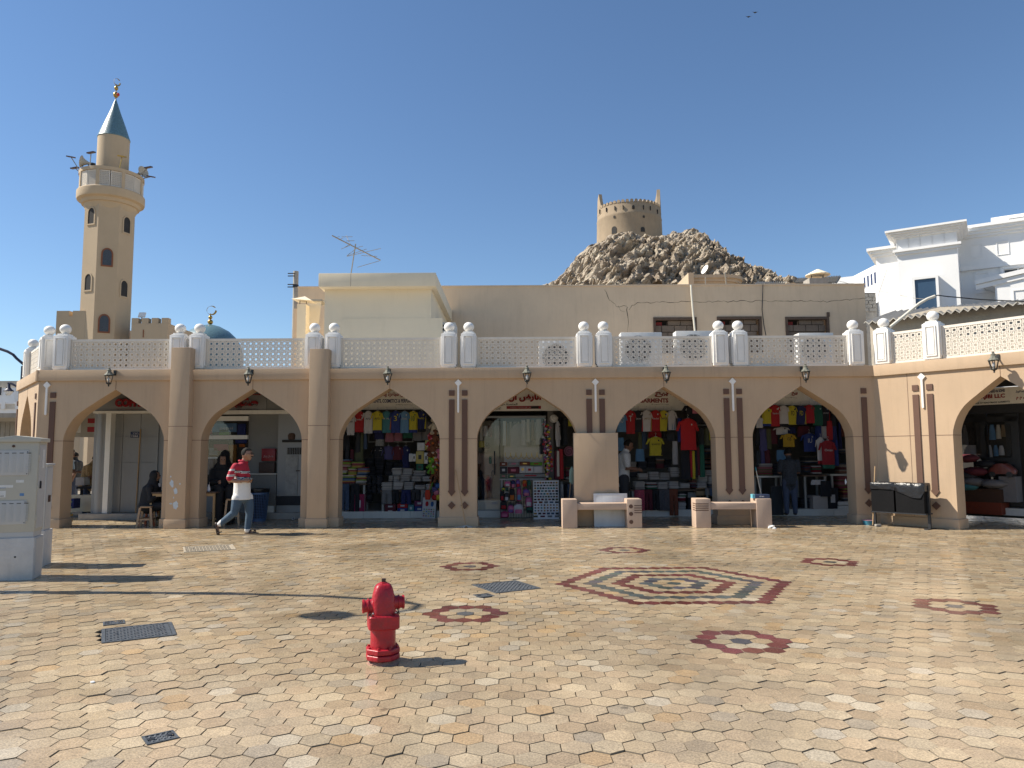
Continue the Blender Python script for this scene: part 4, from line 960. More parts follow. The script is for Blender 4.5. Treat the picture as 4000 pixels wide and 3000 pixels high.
pu0, pz1 = vu(742, 325, bk); pu1, pz0 = vu(828, 420, bk)
MB().poly([[(pu0, pz0), (pu1, pz0), (pu1, pz1), (pu0, pz1)], [(pu0 + 0.1, pz0 + 0.1), (pu0 + 0.1, pz1 - 0.1), (pu1 - 0.1, pz1 - 0.1), (pu1 - 0.1, pz0 + 0.1)]], bk - 0.05, bk + 0.01).build('blind_panel', VILLA, vl)
wu0, wz1 = vu(885, 312, bk)
fr2 = MB().poly([[(wu0 - 0.15, wz1 - 1.5), (wu0 + 3.2, wz1 - 1.5), (wu0 + 3.2, wz1 + 0.15), (wu0 - 0.15, wz1 + 0.15)], [(wu0, wz1 - 1.4), (wu0, wz1), (wu0 + 3.1, wz1), (wu0 + 3.1, wz1 - 1.4)]], bk - 0.10, bk + 0.01).build('window_frame', VILLA, vl)
for k in range(5): vbox(wu0 + 0.05 + 0.6 * k, wu0 + 0.58 + 0.6 * k, bk - 0.04, bk - 0.02, wz1 - 1.38, wz1 - 0.05, 'pane', GRILL)
bu0, bz1 = vu(785, 372, 0.9)
MB().poly([[(bu0 + 0.5, 2), (bu0 + 8, 2)] + [(bu0 + 8 - 8 * k / 14, bz1 + 0.75 * math.sin(math.pi * (1 - k / 14) * 0.55)) for k in range(15)] + [(bu0 + 0.5, bz1 - 0.3)]], 0.9, bk + 0.1).build('balcony_front', VILLA, vl)
for k in range(2): MB().poly([[(bu0 + 8 - 8.3 * i / 14, bz1 - 0.1 - 0.25 * k + 0.75 * math.sin(math.pi * (1 - i / 14) * 0.55)) for i in range(15)] + [(bu0 + 8 - 8.3 * i / 14, bz1 + 0.12 - 0.25 * k + 0.75 * math.sin(math.pi * (1 - i / 14) * 0.55)) for i in range(14, -1, -1)]], 0.75 + 0.08 * k, 0.95).build('balcony_moulding', VILLA, vl)
for k in range(3): MB().poly([[(bu0 + 1.2 + 1.5 * k, bz1 - 1.8), (bu0 + 2.2 + 1.5 * k, bz1 - 1.8), (bu0 + 2.2 + 1.5 * k, bz1 - 0.55), (bu0 + 1.2 + 1.5 * k, bz1 - 0.55)], [(bu0 + 1.26 + 1.5 * k, bz1 - 1.74), (bu0 + 1.26 + 1.5 * k, bz1 - 0.61), (bu0 + 2.14 + 1.5 * k, bz1 - 0.61), (bu0 + 2.14 + 1.5 * k, bz1 - 1.74)]], 0.86, 0.91).build('balcony_panel', VILLA, vl)
# lower left block set back
lb_ = 1.6; zl1 = vu(255, 215, lb_)[1]; ul0 = vu(272, 250, lb_)[0]
vbox(ul0, 0.02, lb_, lb_ + 6, 0, zl1 - 0.1, 'side_wall')
for k in range(3): vbox(ul0 - 0.15 - 0.13 * k, 0.0, lb_ - 0.12 - 0.12 * k, lb_ + 6, zl1 - 0.45 + 0.15 * k, zl1 - 0.3 + 0.15 * k + 0.004, 'cornice_step')
rt_u, rt_z = vu(825, 80, bk + 2); vbox(rt_u, rt_u + 3, bk + 2, bk + 4, zr1, rt_z + 0.2, 'roof_hatch'); vbox(rt_u + 0.8, rt_u + 2.2, bk + 1.98, bk + 2.1, rt_z - 0.25, rt_z, 'hatch_slot', GRILL)
# lean-to with corrugated roof behind the right wing
c10p = lambda x, y, Y: P(*c10(x, y), Y)
PL = pm('stained_old_plaster', (0.42, 0.37, 0.30), 0.95, 0.15, 1.5, 0.5, 20, stain=0.6, stain_rgb=(0.20, 0.16, 0.12))
lt = tin_roof('lean_to', 'old plastered lean-to with corrugated roof behind the right parapet', c10p(590, 1000, 22.0), P(4080, 1168, 17.8), P(4080, 1150, 21.5) + Vector((1.5, 2, 0.3)), c10p(1150, 790, 26.0), n=22, amp=0.045)
lt['category'] = 'building'
a, b = c10p(700, 1020, 22.3), P(4080, 1185, 18.3)
lw = MB(); lw.add([(a.x, a.y, 3.3), (b.x, b.y, 3.3), (b.x, b.y, b.z), (a.x + (b.x - a.x) * 0.45, a.y + (b.y - a.y) * 0.45, c10p(1700, 700, 20.4).z), (a.x, a.y, a.z)] + [(a.x + 0.3, a.y + 0.3, 3.3), (b.x + 0.3, b.y + 0.3, 3.3), (b.x + 0.3, b.y + 0.3, b.z), (a.x + (b.x - a.x) * 0.45 + 0.3, a.y + (b.y - a.y) * 0.45 + 0.3, c10p(1700, 700, 20.4).z), (a.x + 0.3, a.y + 0.3, a.z)], [(0, 1, 2, 3, 4), (9, 8, 7, 6, 5), (0, 5, 6, 1), (4, 3, 8, 9), (3, 2, 7, 8), (0, 4, 9, 5)])
wpart(lw, 'wall', PL, lt)
pp_ = MB(); pp_.tube([c10p(1080, 1075, 17.6), c10p(1300, 900, 17.6), c10p(1500, 735, 17.6), c10p(1620, 640, 17.6), c10p(1760, 560, 17.6), c10p(1905, 505, 17.6)], 0.034, 10)
tag(pp_.build('bent_conduit', WPIPE, smooth=40), 'bent white plastic conduit rising over the corrugated lean-to', 'pipe')
pk = MB(); pk.tube([c10p(1890, 508, 17.6), c10p(1960, 490, 17.6), c10p(2133, 512, 17.6), P(3830, 1170, 17.6), P(4050, 1180, 17.6)], 0.013, 6)
tag(pk.build('black_cable', BLACKM), 'black cable leaving the end of the white conduit', 'cable')
for k, (pts, lb) in enumerate([([c10p(-400, 90, 27), c10p(300, 270, 27), c10p(830, 400, 26), c10p(1500, 540, 25), c10p(1700, 560, 24)], 'thin grey overhead wire crossing in front of the white villa'), ([c10p(1020, 10, 30), c10p(880, 420, 28), c10p(835, 560, 27)], 'thin grey wire hanging down the corner of the white villa')]):
    tag(MB().tube(pts, 0.008, 4).build('overhead_wire', ANT), lb, 'wire')

# ------------------------------------------------------------------ far left: street lamp, pale buildings, board fence
c11 = lambda x, y: (x / 3.687, 1300 + y / 3.687)
YL = 24.0
lampm = pm('dark_blue_iron', (0.02, 0.022, 0.05), 0.5, 0.1)
sl_ = thing('street_lamp', 'dark iron street lamp with hanging bell lantern behind the left wing', 'street lamp', (xat(98, YL), YL, 0))
wpart(MB().tube([(xat(98, YL), YL, 0), (xat(98, YL), YL, zat(1430, YL, 98))], 0.06, 10), 'post', lampm, sl_)
wpart(MB().tube([P(98, 1428, YL), P(*c11(240, 370), YL), P(*c11(190, 315), YL), P(*c11(110, 270), YL), P(*c11(0, 232), YL), P(-60, 1345, YL)], 0.045, 8), 'upper_arm', lampm, sl_)
wpart(MB().tube([P(98, 1525, YL), P(*c11(240, 770), YL), P(*c11(160, 730), YL), P(*c11(115, 722), YL)], 0.035, 8), 'lower_arm', lampm, sl_)
lc = P(*c11(125, 835), YL)
wpart(MB().lathe([(0.02, 0.26), (0.04, 0.2), (0.05, 0.1), (0.10, 0.04), (0.15, 0.0), (0.15, -0.02), (0.05, -0.02)], 16, tuple(lc)), 'lantern_bell', lampm, sl_, smooth=40)
wpart(MB().lathe([(0.12, -0.02), (0.11, -0.07), (0.06, -0.13), (0.01, -0.14)], 14, tuple(lc)), 'lantern_globe', MILK, sl_, smooth=60)
wpart(MB().tube([lc + Vector((0, 0, 0.25)), P(*c11(122, 725), YL)], 0.02, 6), 'hanger', lampm, sl_)
fb = thing('far_building', 'weathered grey and white building beyond the street lamp', 'building', (xat(10, 60), 60, 0))
wpart(MB().box(xat(-300, 60), xat(85, 60), 60, 66, 0, zat(1488, 60, 30)), 'upper_wall', PL, fb)
wpart(MB().box(xat(-300, 59.6), xat(72, 59.6), 59.6, 60.1, 0, zat(1515, 59.6, 30)), 'lower_wall', VILLA, fb)
for a, b in ((-20, 17), (38, 50)): wpart(MB().box(xat(a, 59.55), xat(b, 59.55), 59.5, 59.62, zat(1543, 59.5, 10), zat(1512, 59.5, 10)), 'window', GRILL, fb)
bw2 = thing('balustrade_house', 'low white house with pierced roof balustrade beyond the fence', 'building', (xat(20, 48), 48, 0))
wpart(MB().box(xat(-300, 48), xat(85, 48), 48, 52, 0, zat(1596, 48, 30)), 'wall', VILLA, bw2)
wpart(MB().box(xat(-300, 47.9), xat(85, 47.9), 47.9, 48.2, zat(1578, 48, 30), zat(1572, 48, 30)), 'top_rail', VILLA, bw2)
for a in (-40, 30, 85): wpart(MB().box(xat(a, 47.9) - 0.12, xat(a, 47.9) + 0.12, 47.85, 48.2, zat(1598, 48, 30), zat(1570, 48, 30)), 'rail_post', VILLA, bw2)
for a in (-5, 58):
    me = lattice_mesh('pierced_panel', 0.9, 0.36, 6, 3, 0.06, 0.03); o_ = obj('pierced_panel', me, bw2); o_.location = Vector((xat(a, 47.95), 47.95, zat(1598, 48, 30))) - bw2.location
wf_ = thing('board_fence', 'tall grey fence of weathered vertical boards behind the cabinets', 'fence', (xat(25, 22), 22, 0))
xx = xat(-150, 22)
while xx < xat(64, 22):
    wd = rb.uniform(0.13, 0.17); ztp_ = zat(1618, 22, 20) + rb.uniform(-0.04, 0.04)
    wpart(MB().box(xx, xx + wd - 0.012, 22 + rb.uniform(0, 0.015), 22.04, 0, ztp_), 'board', CONC, wf_); xx += wd
wpart(MB().box(xat(-150, 22.06), xat(64, 22.06), 22.06, 22.1, 1.2, 1.35), 'rail', WOODD, wf_)
# two birds high in the sky
BIRD = pm('bird_dark', (0.05, 0.05, 0.05), 0.8, 0.1)
for (px, py) in ((2925, 65), (2951, 48)):
    b_ = P(px, py, 70.0); m = MB()
    m.add([(-0.32, 0.05, 0.10), (-0.12, 0, 0.03), (0, -0.12, 0), (0.12, 0, 0.03), (0.32, 0.05, 0.10), (0.1, 0.12, 0.02), (0, 0.2, 0), (-0.1, 0.12, 0.02)], [(0, 1, 7), (1, 2, 6, 7), (2, 3, 5, 6), (3, 4, 5)])
    m.ball((0, 0.02, -0.01), 0.06, 8, 6, (0.7, 2.2, 0.7))
    tag(m.build('bird', BIRD, loc=tuple(b_)), 'tiny dark bird gliding high in the blue sky', 'bird', 'birds in the sky')
# ================================================================== THINGS STANDING ON THE PLAZA
# ------------------------------------------------------------------ fire hydrant
REDP = pm('hydrant_red_paint', (0.36, 0.010, 0.020), 0.40, 0.28, 14, 0.30, 26, stain=0.45, stain_rgb=(0.20, 0.03, 0.03))
for _n in REDP.node_tree.nodes:      # chips and fading at hydrant size
    if _n.type == 'MAPPING': _n.inputs['Scale'].default_value = (9, 9, 5)
    if _n.type == 'MAP_RANGE' and abs(_n.inputs['From Max'].default_value - 0.8) < 1e-4: _n.inputs['From Min'].default_value = 0.56; _n.inputs['From Max'].default_value = 0.66
    if _n.type == 'MIX': _n.inputs['B'].default_value = (0.16, 0.03, 0.03, 1)
RUST = pm('rusty_iron', (0.09, 0.05, 0.035), 0.8, 0.3, 30, 0.3, 60)
MORT = pm('reddish_mortar', (0.33, 0.19, 0.14), 0.95, 0.3, 30, 0.8, 60)
gh = G(827 * 1.808, 1430 * 1.808)
hy = thing('fire_hydrant', 'bright red fire hydrant standing alone on the paving', 'fire hydrant', gh, R(15))
def sup(a, b, z, e=4.0, n=24, cx=0, cy=0):
    out = []
    for k in range(n):
        t = 2 * math.pi * k / n; c, s = math.cos(t), math.sin(t)
        out.append((cx + a * math.copysign(abs(c) ** (2 / e), c), cy + b * math.copysign(abs(s) ** (2 / e), s), z))
    return out
MB().lathe([(0.10, -0.02), (0.10, 0.10), (0.098, 0.10), (0.098, 0.28)], 32).build('barrel', REDP, hy, smooth=40)
mo = MB(); rh = random.Random(2)
mo.loft([[((0.135 + rh.uniform(-0.02, 0.02)) * math.cos(2 * math.pi * k / 22), (0.135 + rh.uniform(-0.02, 0.02)) * math.sin(2 * math.pi * k / 22), -0.01) for k in range(22)], [((0.108 + rh.uniform(-0.006, 0.006)) * math.cos(2 * math.pi * k / 22), (0.108 + rh.uniform(-0.006, 0.006)) * math.sin(2 * math.pi * k / 22), 0.018 + rh.uniform(-0.006, 0.006)) for k in range(22)]])
mo.build('mortar_collar', MORT, hy)
for z0 in (0.030, 0.076):
    MB().lathe([(0.131, z0), (0.137, z0 + 0.005), (0.137, z0 + 0.036), (0.131, z0 + 0.041)], 8, rot=R(22.5)).build('base_flange', REDP, hy, bevel=0.003)
for k in range(8):
    a = 2 * math.pi * (k + 0.5) / 8; MB().lathe([(0.011, 0.115), (0.011, 0.128), (0.004, 0.130)], 6, (0.115 * math.cos(a), 0.115 * math.sin(a), 0)).build('flange_bolt', REDP, hy)
MB().loft([sup(0.108, 0.108, 0.262, 9), sup(0.120, 0.120, 0.272, 9), sup(0.120, 0.120, 0.360, 9), sup(0.112, 0.112, 0.370, 9)]).build('collar', REDP, hy, smooth=30)
for a in range(4):
    b = math.pi / 4 + a * math.pi / 2; MB().lathe([(0.013, 0.362), (0.013, 0.378), (0.005, 0.382)], 6, (0.128 * math.cos(b), 0.128 * math.sin(b), 0)).build('collar_bolt', REDP, hy)
MB().loft([sup(0.098, 0.092, 0.362, 3), sup(0.095, 0.09, 0.39, 3), sup(0.092, 0.088, 0.45, 3.5), sup(0.084, 0.081, 0.51, 4), sup(0.070, 0.068, 0.565, 4.5), sup(0.060, 0.058, 0.588, 4), sup(0.042, 0.040, 0.602, 3), sup(0.02, 0.02, 0.606, 2)]).build('bonnet', REDP, hy, smooth=38)
MB().lathe([(0.030, 0.600), (0.028, 0.612), (0.018, 0.614)], 12).build('nut_collar', REDP, hy)
MB().box(-0.0155, 0.0155, -0.0155, 0.0155, 0.608, 0.640).build('operating_nut', RUST, hy, bevel=0.002)
for sx, z, nm in ((-1, 0.432, 'left'), (1, 0.450, 'right')):
    M = TR(0, 0, z) @ Matrix.Rotation(sx * math.pi / 2, 4, 'Y')
    nz = MB().lathe([(0.062, 0.05), (0.060, 0.085), (0.052, 0.095), (0.052, 0.112), (0.058, 0.114), (0.058, 0.124), (0.047, 0.126), (0.047, 0.146), (0.053, 0.148), (0.053, 0.162), (0.040, 0.162), (0.040, 0.110), (0.001, 0.109)], 24, M=M)
    nzo = nz.build('nozzle', REDP, hy, smooth=40)
    MB().lathe([(0.038, 0.1105), (0.038, 0.1115)], 20, M=M).build('nozzle_bore', BLACKM, nzo)
    MB().ball((sx * 0.088, -0.10, 0.392), 0.006, 8, 6).build('chain_eye', WHITE, hy)
    MB().tube([(sx * 0.105, -0.045, z - 0.04), (sx * 0.118, -0.075, z - 0.075), (sx * 0.105, -0.098, z - 0.06), (sx * 0.088, -0.102, 0.395)], 0.004, 5).build('cap_chain', RUST, hy)

# ------------------------------------------------------------------ telecom cabinets on plinths
CABM = pm('beige_grey_cabinet', (0.44, 0.42, 0.355), 0.55, 0.06, 3, 0.05, 40, stain=0.12)
CABV = pm('grey_vent_plate', (0.46, 0.46, 0.45), 0.5, 0.05, 3)
PLIN = pm('white_painted_concrete', (0.55, 0.53, 0.50), 0.9, 0.12, 4, 0.5, 20, stain=0.3, stain_rgb=(0.30, 0.27, 0.24))
STK = pm('worn_sticker', (0.62, 0.62, 0.60), 0.6, 0.12, 20); STB = pm('sticker_blue', (0.10, 0.22, 0.42), 0.6, 0.1); INK = pm('black_print', (0.02, 0.02, 0.02), 0.7, 0.05)
ca = R(17)
cb_ = thing('telecom_cabinet', 'beige street cabinet with louvred vents and stickers on a concrete plinth', 'cabinet', (-6.31, 9.90, 0), ca)
CW, CD = 0.52, 0.34      # local x runs to the left as negative
MB().box(-0.60, 0.0, 0.0, 0.40, -0.02, 0.545).build('concrete_plinth', PLIN, cb_, bevel=0.012)
MB().box(-0.006, 0.006, 0.06, 0.36, 0.05, 0.53).build('plinth_side_plate', CABV, cb_)
MB().lathe([(0.013, 0), (0.013, 0.003)], 12, M=TR(-0.21, 0.001, 0.30) @ Matrix.Rotation(R(90), 4, 'X')).build('plinth_hole', BLACKM, cb_)
MB().box(-CW - 0.02, -0.02, 0.02, 0.02 + CD, 0.545, 0.62).build('cabinet_base', CABV, cb_, bevel=0.004)
MB().box(-CW - 0.03, -0.01, 0.012, 0.03 + CD, 0.62, 1.80).build('cabinet_body', CABM, cb_, bevel=0.006)
MB().poly([[(-CW - 0.06, 1.80), (0.02, 1.80), (0.02, 1.85), (-0.27, 1.885), (-CW - 0.06, 1.845)]], -0.02, 0.06 + CD).build('cabinet_roof', CABM, cb_, bevel=0.005)
def vent_plate(z0, z1):
    v = MB().box(-CW + 0.02, -0.115, 0.002, 0.013, z0, z1).build('vent_plate', CABV, cb_, bevel=0.003)
    nr = 13
    for r in range(nr):
        for c in range(5):
            x = -CW + 0.065 + c * 0.085; z = z1 - 0.035 - r * (z1 - z0 - 0.06) / nr
            MB().box(x - 0.024, x + 0.024, -0.002, 0.003, z - 0.006, z + 0.003).build('louvre', GRILL if r == 0 else CABV, v)
    for x in (-CW + 0.035, -0.13):
        for z in (z0 + 0.02, z1 - 0.02): MB().lathe([(0.006, 0), (0.006, 0.004)], 8, M=TR(x, 0.002, z) @ Matrix.Rotation(R(90), 4, 'X')).build('screw', BLACKM, v)
vent_plate(1.36, 1.69); vent_plate(0.72, 1.03)
MB().lathe([(0.018, 0), (0.016, 0.012), (0.008, 0.016)], 12, M=TR(-0.30, 0.012, 1.745) @ Matrix.Rotation(R(90), 4, 'X')).build('lock', RUST, cb_)
MB().lathe([(0.014, 0), (0.010, 0.012)], 12, M=TR(-0.50, 0.012, 0.665) @ Matrix.Rotation(R(90), 4, 'X')).build('lock', RUST, cb_)
for x0, x1, z0, z1, m in ((-0.45, -0.28, 1.20, 1.235, STK), (-0.45, -0.36, 1.195, 1.203, STB), (-0.53, -0.36, 1.075, 1.16, STK), (-0.20, -0.15, 1.09, 1.125, STB), (-0.25, -0.16, 1.265, 1.30, STK)):
    MB().box(x0, x1, 0.0095, 0.0125, z0, z1).build('sticker', m, cb_)
text('797 91099', INK, 0.10, 0.014, cb_, (-0.43, 0.0085, 1.092)); text('ooredoo', STB, 0.07, 0.012, cb_, (-0.47, 0.0085, 1.145))
for z in (0.80, 1.20, 1.60): MB().box(-0.012, 0.004, 0.022, 0.05, z - 0.04, z + 0.04).build('hinge', CABM, cb_, bevel=0.003)
MB().box(-0.012, -0.006, 0.06, 0.335, 0.66, 1.76).build('side_door', CABV, cb_)
MB().box(-0.008, 0.012, 0.12, 0.145, 1.18, 1.28).build('door_handle', BLACKM, cb_)
MB().box(-0.007, -0.003, 0.20, 0.27, 1.45, 1.70).build('paper_notice', STK, cb_)
c2 = thing('telecom_cabinet', 'shorter grey cabinet half hidden behind the beige one', 'cabinet', (-6.87, 11.0, 0), ca)
MB().box(-0.60, 0.0, 0.0, 0.42, -0.02, 0.52).build('concrete_plinth', PLIN, c2, bevel=0.012)
MB().box(-0.55, -0.02, 0.03, 0.36, 0.52, 1.47).build('cabinet_body', CABV, c2, bevel=0.006)
MB().box(-0.57, 0.0, 0.01, 0.38, 1.47, 1.50).build('cabinet_roof', CABV, c2, bevel=0.004)
MB().box(-0.022, -0.014, 0.06, 0.33, 0.56, 1.44).build('side_door', CABV, c2)
MB().box(-0.02, 0.012, 0.15, 0.19, 0.93, 1.03).build('padlock', RUST, c2, bevel=0.004)

# ------------------------------------------------------------------ benches
BEN = pm('pink_cast_stone', (0.48, 0.355, 0.27), 0.8, 0.09, 3, 0.3, 70, stain=0.22, stain_rgb=(0.27, 0.19, 0.15))
def bench(name, label, x0, x1, y, rz, deco):
    t = thing(name, label, 'bench', ((x0 + x1) / 2, y, 0), rz, 'stone benches by the arcade'); L = x1 - x0; a, b = -L / 2, L / 2
    MB().box(a, a + 0.32, 0, 0.46, 0, 0.615).build('end_block', BEN, t, bevel=0.012)
    MB().box(b - 0.32, b, 0, 0.46, 0, 0.615).build('end_block', BEN, t, bevel=0.012)
    MB().box(a + 0.318, b - 0.318, 0.02, 0.44, 0.39, 0.525).build('seat_slab', BEN, t, bevel=0.01)
    if deco == 'discs':
        for z in (0.46, 0.30, 0.13): MB().lathe([(0.044, 0), (0.044, 0.008)], 20, M=TR(b - 0.235, -0.003, z) @ Matrix.Rotation(R(-90), 4, 'X')).build('disc_inlay', BROWN, t)
        for z in (0.475, 0.425, 0.375, 0.325): MB().box(b - 0.165, b + 0.003, -0.004, 0.10, z - 0.009, z + 0.009).build('stripe_inlay', BROWN, t)
    else:
        for z in (0.51, 0.465, 0.42, 0.375): MB().box(a - 0.003, a + 0.275, -0.004, 0.30, z - 0.010, z + 0.010).build('stripe_inlay', BROWN, t)
    return t
bench('stone_bench', 'pink stone bench with three dark discs on its end block', 1.07, 2.78, 16.10, 0, 'discs')
bench('stone_bench', 'pink stone bench with dark stripes and a blue box on its end', 3.92, 5.53, 16.00, R(-2), 'stripes')
bxm = pm('dark_blue_carton', (0.03, 0.05, 0.11), 0.5, 0.1); cyn = pm('cyan_print', (0.15, 0.45, 0.55), 0.5, 0.1)
bo = thing('small_carton', 'small dark blue carton lying on the end of the striped bench', 'box', (5.33, 16.05, 0.617), R(-3))
MB().box(-0.17, 0.19, 0, 0.16, 0, 0.085).build('carton_body', bxm, bo, bevel=0.003); MB().box(-0.173, -0.12, -0.002, 0.162, 0.001, 0.087).build('carton_end_band', cyn, bo)
text('OPTIMO', WHITE, 0.10, 0.028, bo, (0.02, -0.004, 0.042), bold=0.01)

# ------------------------------------------------------------------ litter bin against the right wing
BAG = pm('black_bin_liner', (0.012, 0.012, 0.014), 0.33, 0.2, 14, 0.7, 16)
BINM = pm('scuffed_black_bin', (0.007, 0.007, 0.008), 0.7, 0.5, 26, 0.1, 50, spec=0.12, stain=0.12, stain_rgb=(0.03, 0.03, 0.03))
nR = Vector((-math.sin(PHI_R), -math.cos(PHI_R), 0)); bo_ = Vector((XR, YF, 0)) + nR * 0.56
bn = thing('litter_bin', 'double black litter bin with plastic liners against the sunlit wing', 'litter bin', bo_, -PHI_R)
for s in (0.07, 1.20):
    MB().box(s - 0.025, s + 0.025, 0.14, 0.19, 0, 0.90).build('leg', BLACKM, bn); MB().box(s - 0.04, s + 0.04, -0.02, 0.36, 0, 0.02).build('foot', BLACKM, bn)
MB().box(0.07, 1.20, 0.0, 0.33, 0.295, 0.325).build('bottom_frame', BLACKM, bn)
def liner(x0, x1, drop):
    rings = []; n = 40
    for kz, (z, o) in enumerate(((0.93, -0.02), (0.945, 0.004), (0.935, 0.022), (0.90, 0.03), (0.84, 0.026), (0.78, 0.024))):
        ring = []
        for k in range(n):
            t = k / n * 4; side = int(t); f = t - side
            w_, d_ = x1 - x0, 0.30
            p = [(x0 + w_ * f, 0), (x1, d_ * f), (x1 - w_ * f, d_), (x0, d_ * (1 - f))][side]
            nx_o = [(0, -1), (1, 0), (0, 1), (-1, 0)][side]
            wob = 0.012 * noise.noise(Vector((p[0] * 9, p[1] * 9, kz * 0.7 + x0)))
            zz = z - (drop(f) if side == 0 and kz > 2 else 0) * (kz - 2) / 3.0
            ring.append((p[0] + nx_o[0] * (o + wob), p[1] + nx_o[1] * (o + wob), zz + 0.008 * noise.noise(Vector((p[0] * 6, kz, 2)))))
        rings.append(ring)
    return MB().loft(rings, cap=False)
for x0, x1, dr in ((0.09, 0.57, lambda f: -0.02), (0.61, 1.18, lambda f: 0.14 * min(1, f * 1.6))):
    MB().poly([[(x0, 0.32), (x1, 0.32), (x1, 0.92), (x0, 0.92)]], 0.0, 0.02).build('front_panel', BINM, bn)
    MB().box(x0, x0 + 0.02, 0.02, 0.30, 0.325, 0.92).build('side_panel', BINM, bn); MB().box(x1 - 0.02, x1, 0.02, 0.30, 0.325, 0.92).build('side_panel', BINM, bn)
    MB().box(x0, x1, 0.285, 0.305, 0.325, 0.92).build('back_panel', BINM, bn); MB().box(x0 + 0.02, x1 - 0.02, 0.02, 0.285, 0.325, 0.34).build('floor_panel', BINM, bn)
    liner(x0, x1, dr).build('bin_liner', BAG, bn, smooth=60)
pbw = thing('plastic_bowl', 'blue and pink plastic bowl on the ground by the litter bin', 'bowl', G(3393, 2050), 0)
MB().lathe([(0.10, 0.0), (0.125, 0.09), (0.13, 0.10), (0.12, 0.10), (0.095, 0.01), (0.01, 0.01)], 24).build('bowl_body', C('bowl_blue', 70, 150, 180, 0.4), pbw, smooth=40)
MB().lathe([(0.128, 0.095), (0.136, 0.105), (0.125, 0.108)], 24).build('bowl_rim', C('bowl_pink', 190, 150, 170, 0.4), pbw, smooth=40)

# ------------------------------------------------------------------ leaning board, mops, sticks, litter
bp_ = P(2321, 2054, 16.47); bw_ = P(2453, 2054, 16.47).x - bp_.x
bd = thing('metal_board', 'dirty white metal board with a handle leaning on the boxed pier', 'board', (bp_.x, 16.44, 0)); bd.rotation_euler = (R(-6), 0, 0)
GALW = pm('dirty_white_metal', (0.55, 0.57, 0.58), 0.5, 0.1, 3, stain=0.45, stain_rgb=(0.25, 0.18, 0.12))
MB().box(0, bw_, 0, 0.03, 0.0, 0.72).build('board_face', GALW, bd, bevel=0.004)
MB().poly([[(0, 0), (bw_, 0), (bw_, 0.72), (0, 0.72)], [(0.05, 0.03), (0.05, 0.67), (bw_ - 0.05, 0.67), (bw_ - 0.05, 0.03)]], -0.012, 0.0).build('board_rim', GALW, bd)
MB().tube([(bw_ * 0.4, 0.015, 0.715), (bw_ * 0.4, 0.015, 0.765), (bw_ * 0.62, 0.015, 0.765), (bw_ * 0.62, 0.015, 0.715)], 0.008, 6).build('handle', ANT, bd)
STICK = pm('worn_broom_wood', (0.36, 0.24, 0.13), 0.8, 0.2, 6); MOPW = pm('mop_strings', (0.45, 0.43, 0.38), 0.95, 0.2, 30); MOPG = pm('green_mop_strings', (0.33, 0.46, 0.38), 0.95, 0.15, 30)
def mop(label, a, b, strings, col, down):
    t = thing('mop', label, 'mop', b if down else b); L = Vector(a) - t.location
    MB().tube([(0, 0, 0.01), tuple(L)], 0.012, 8).build('handle', STICK, t, smooth=40)
    m = MB(); rm_ = random.Random(len(label))
    for k in range(strings):
        an = rm_.uniform(0, 2 * math.pi)
        if down: m.tube([(0, 0, 0.05), (0.10 * math.cos(an), 0.05 * math.sin(an), 0.02), (rm_.uniform(0.12, 0.26) * math.cos(an), 0.12 * math.sin(an), 0.008)], 0.007, 4)
        else:
            r_ = rm_.uniform(0.015, 0.07); m.tube([tuple(L + Vector((0, 0, 0.03))), tuple(L + Vector((r_ * math.cos(an), r_ * math.sin(an), -0.06))), tuple(L + Vector((r_ * 1.1 * math.cos(an), r_ * math.sin(an), -0.30 - rm_.uniform(0, 0.06))))], 0.008, 4)
    kind(m.build('mop_strings', col, t), 'stuff'); return t
mop('string mop leaning on the pier between the brown arrows', P(1780, 1835, 16.66), Vector((P(1820, 2045, 16.42).x, 16.42, 0)), 34, MOPW, True)
pm4 = Q(4, 1118, 955, 17.3); pb4 = Vector((Q(4, 1060, 1400, 17.25).x, 17.25, 0))
mop('upturned mop with pale green strings beside the pier casing', pm4, pb4, 40, MOPG, False)
cyan = C('cyan_plastic', 60, 160, 180, 0.5)
def stick(name, label, a, b, r, m, tip=None):
    t = thing(name, label, 'stick', b); MB().tube([(0, 0, 0), tuple(Vector(a) - Vector(b))], r, 8).build('shaft', m, t, smooth=40)
    if tip: d = (Vector(a) - Vector(b)); MB().tube([tuple(d * 0.98), tuple(d * 1.05)], r * 1.25, 8).build('grip', tip, t)
a6, b6 = Q(6, 66, 975, 17.2), Vector((Q(6, 140, 1300, 17.2).x, 16.95, 0)); stick('broom_stick', 'pale broom stick with a cyan grip leaning inside the plaid man arch', a6, b6, 0.013, WPIPE, cyan)
aw, bw3 = P(*c7(268, 1255), 16.45), Vector((P(*c7(250, 1440), 16.3).x, 16.28, 0)); stick('broom_stick', 'brown wooden stick in the corner behind the litter bin', aw, bw3, 0.013, STICK)
TISS = pm('white_tissue', (0.8, 0.8, 0.78), 0.8, 0.05)
def crumple(label, p, r, name='paper_scrap'):
    m = MB(); m.ball((0, 0, 0), r, 10, 7, (1.4, 1, 0.6)); m.v = [tuple(Vector(v) * (1 + 0.5 * noise.noise(Vector(v) * 55 + Vector((p.x, 0, 0))))) for v in m.v]
    tag(m.build(name, TISS, loc=(p.x, p.y, r * 0.5)), label, 'litter', 'scraps of litter on the paving')
crumple('crumpled white tissue beside the foot of the striped bench', G(3012, 2062), 0.055); crumple('second white tissue scrap touching the crumpled one by the bench', G(3026, 2066), 0.03)
crumple('tiny white scrap on the paving beyond the dark valve lid', G(362, 2668), 0.012)
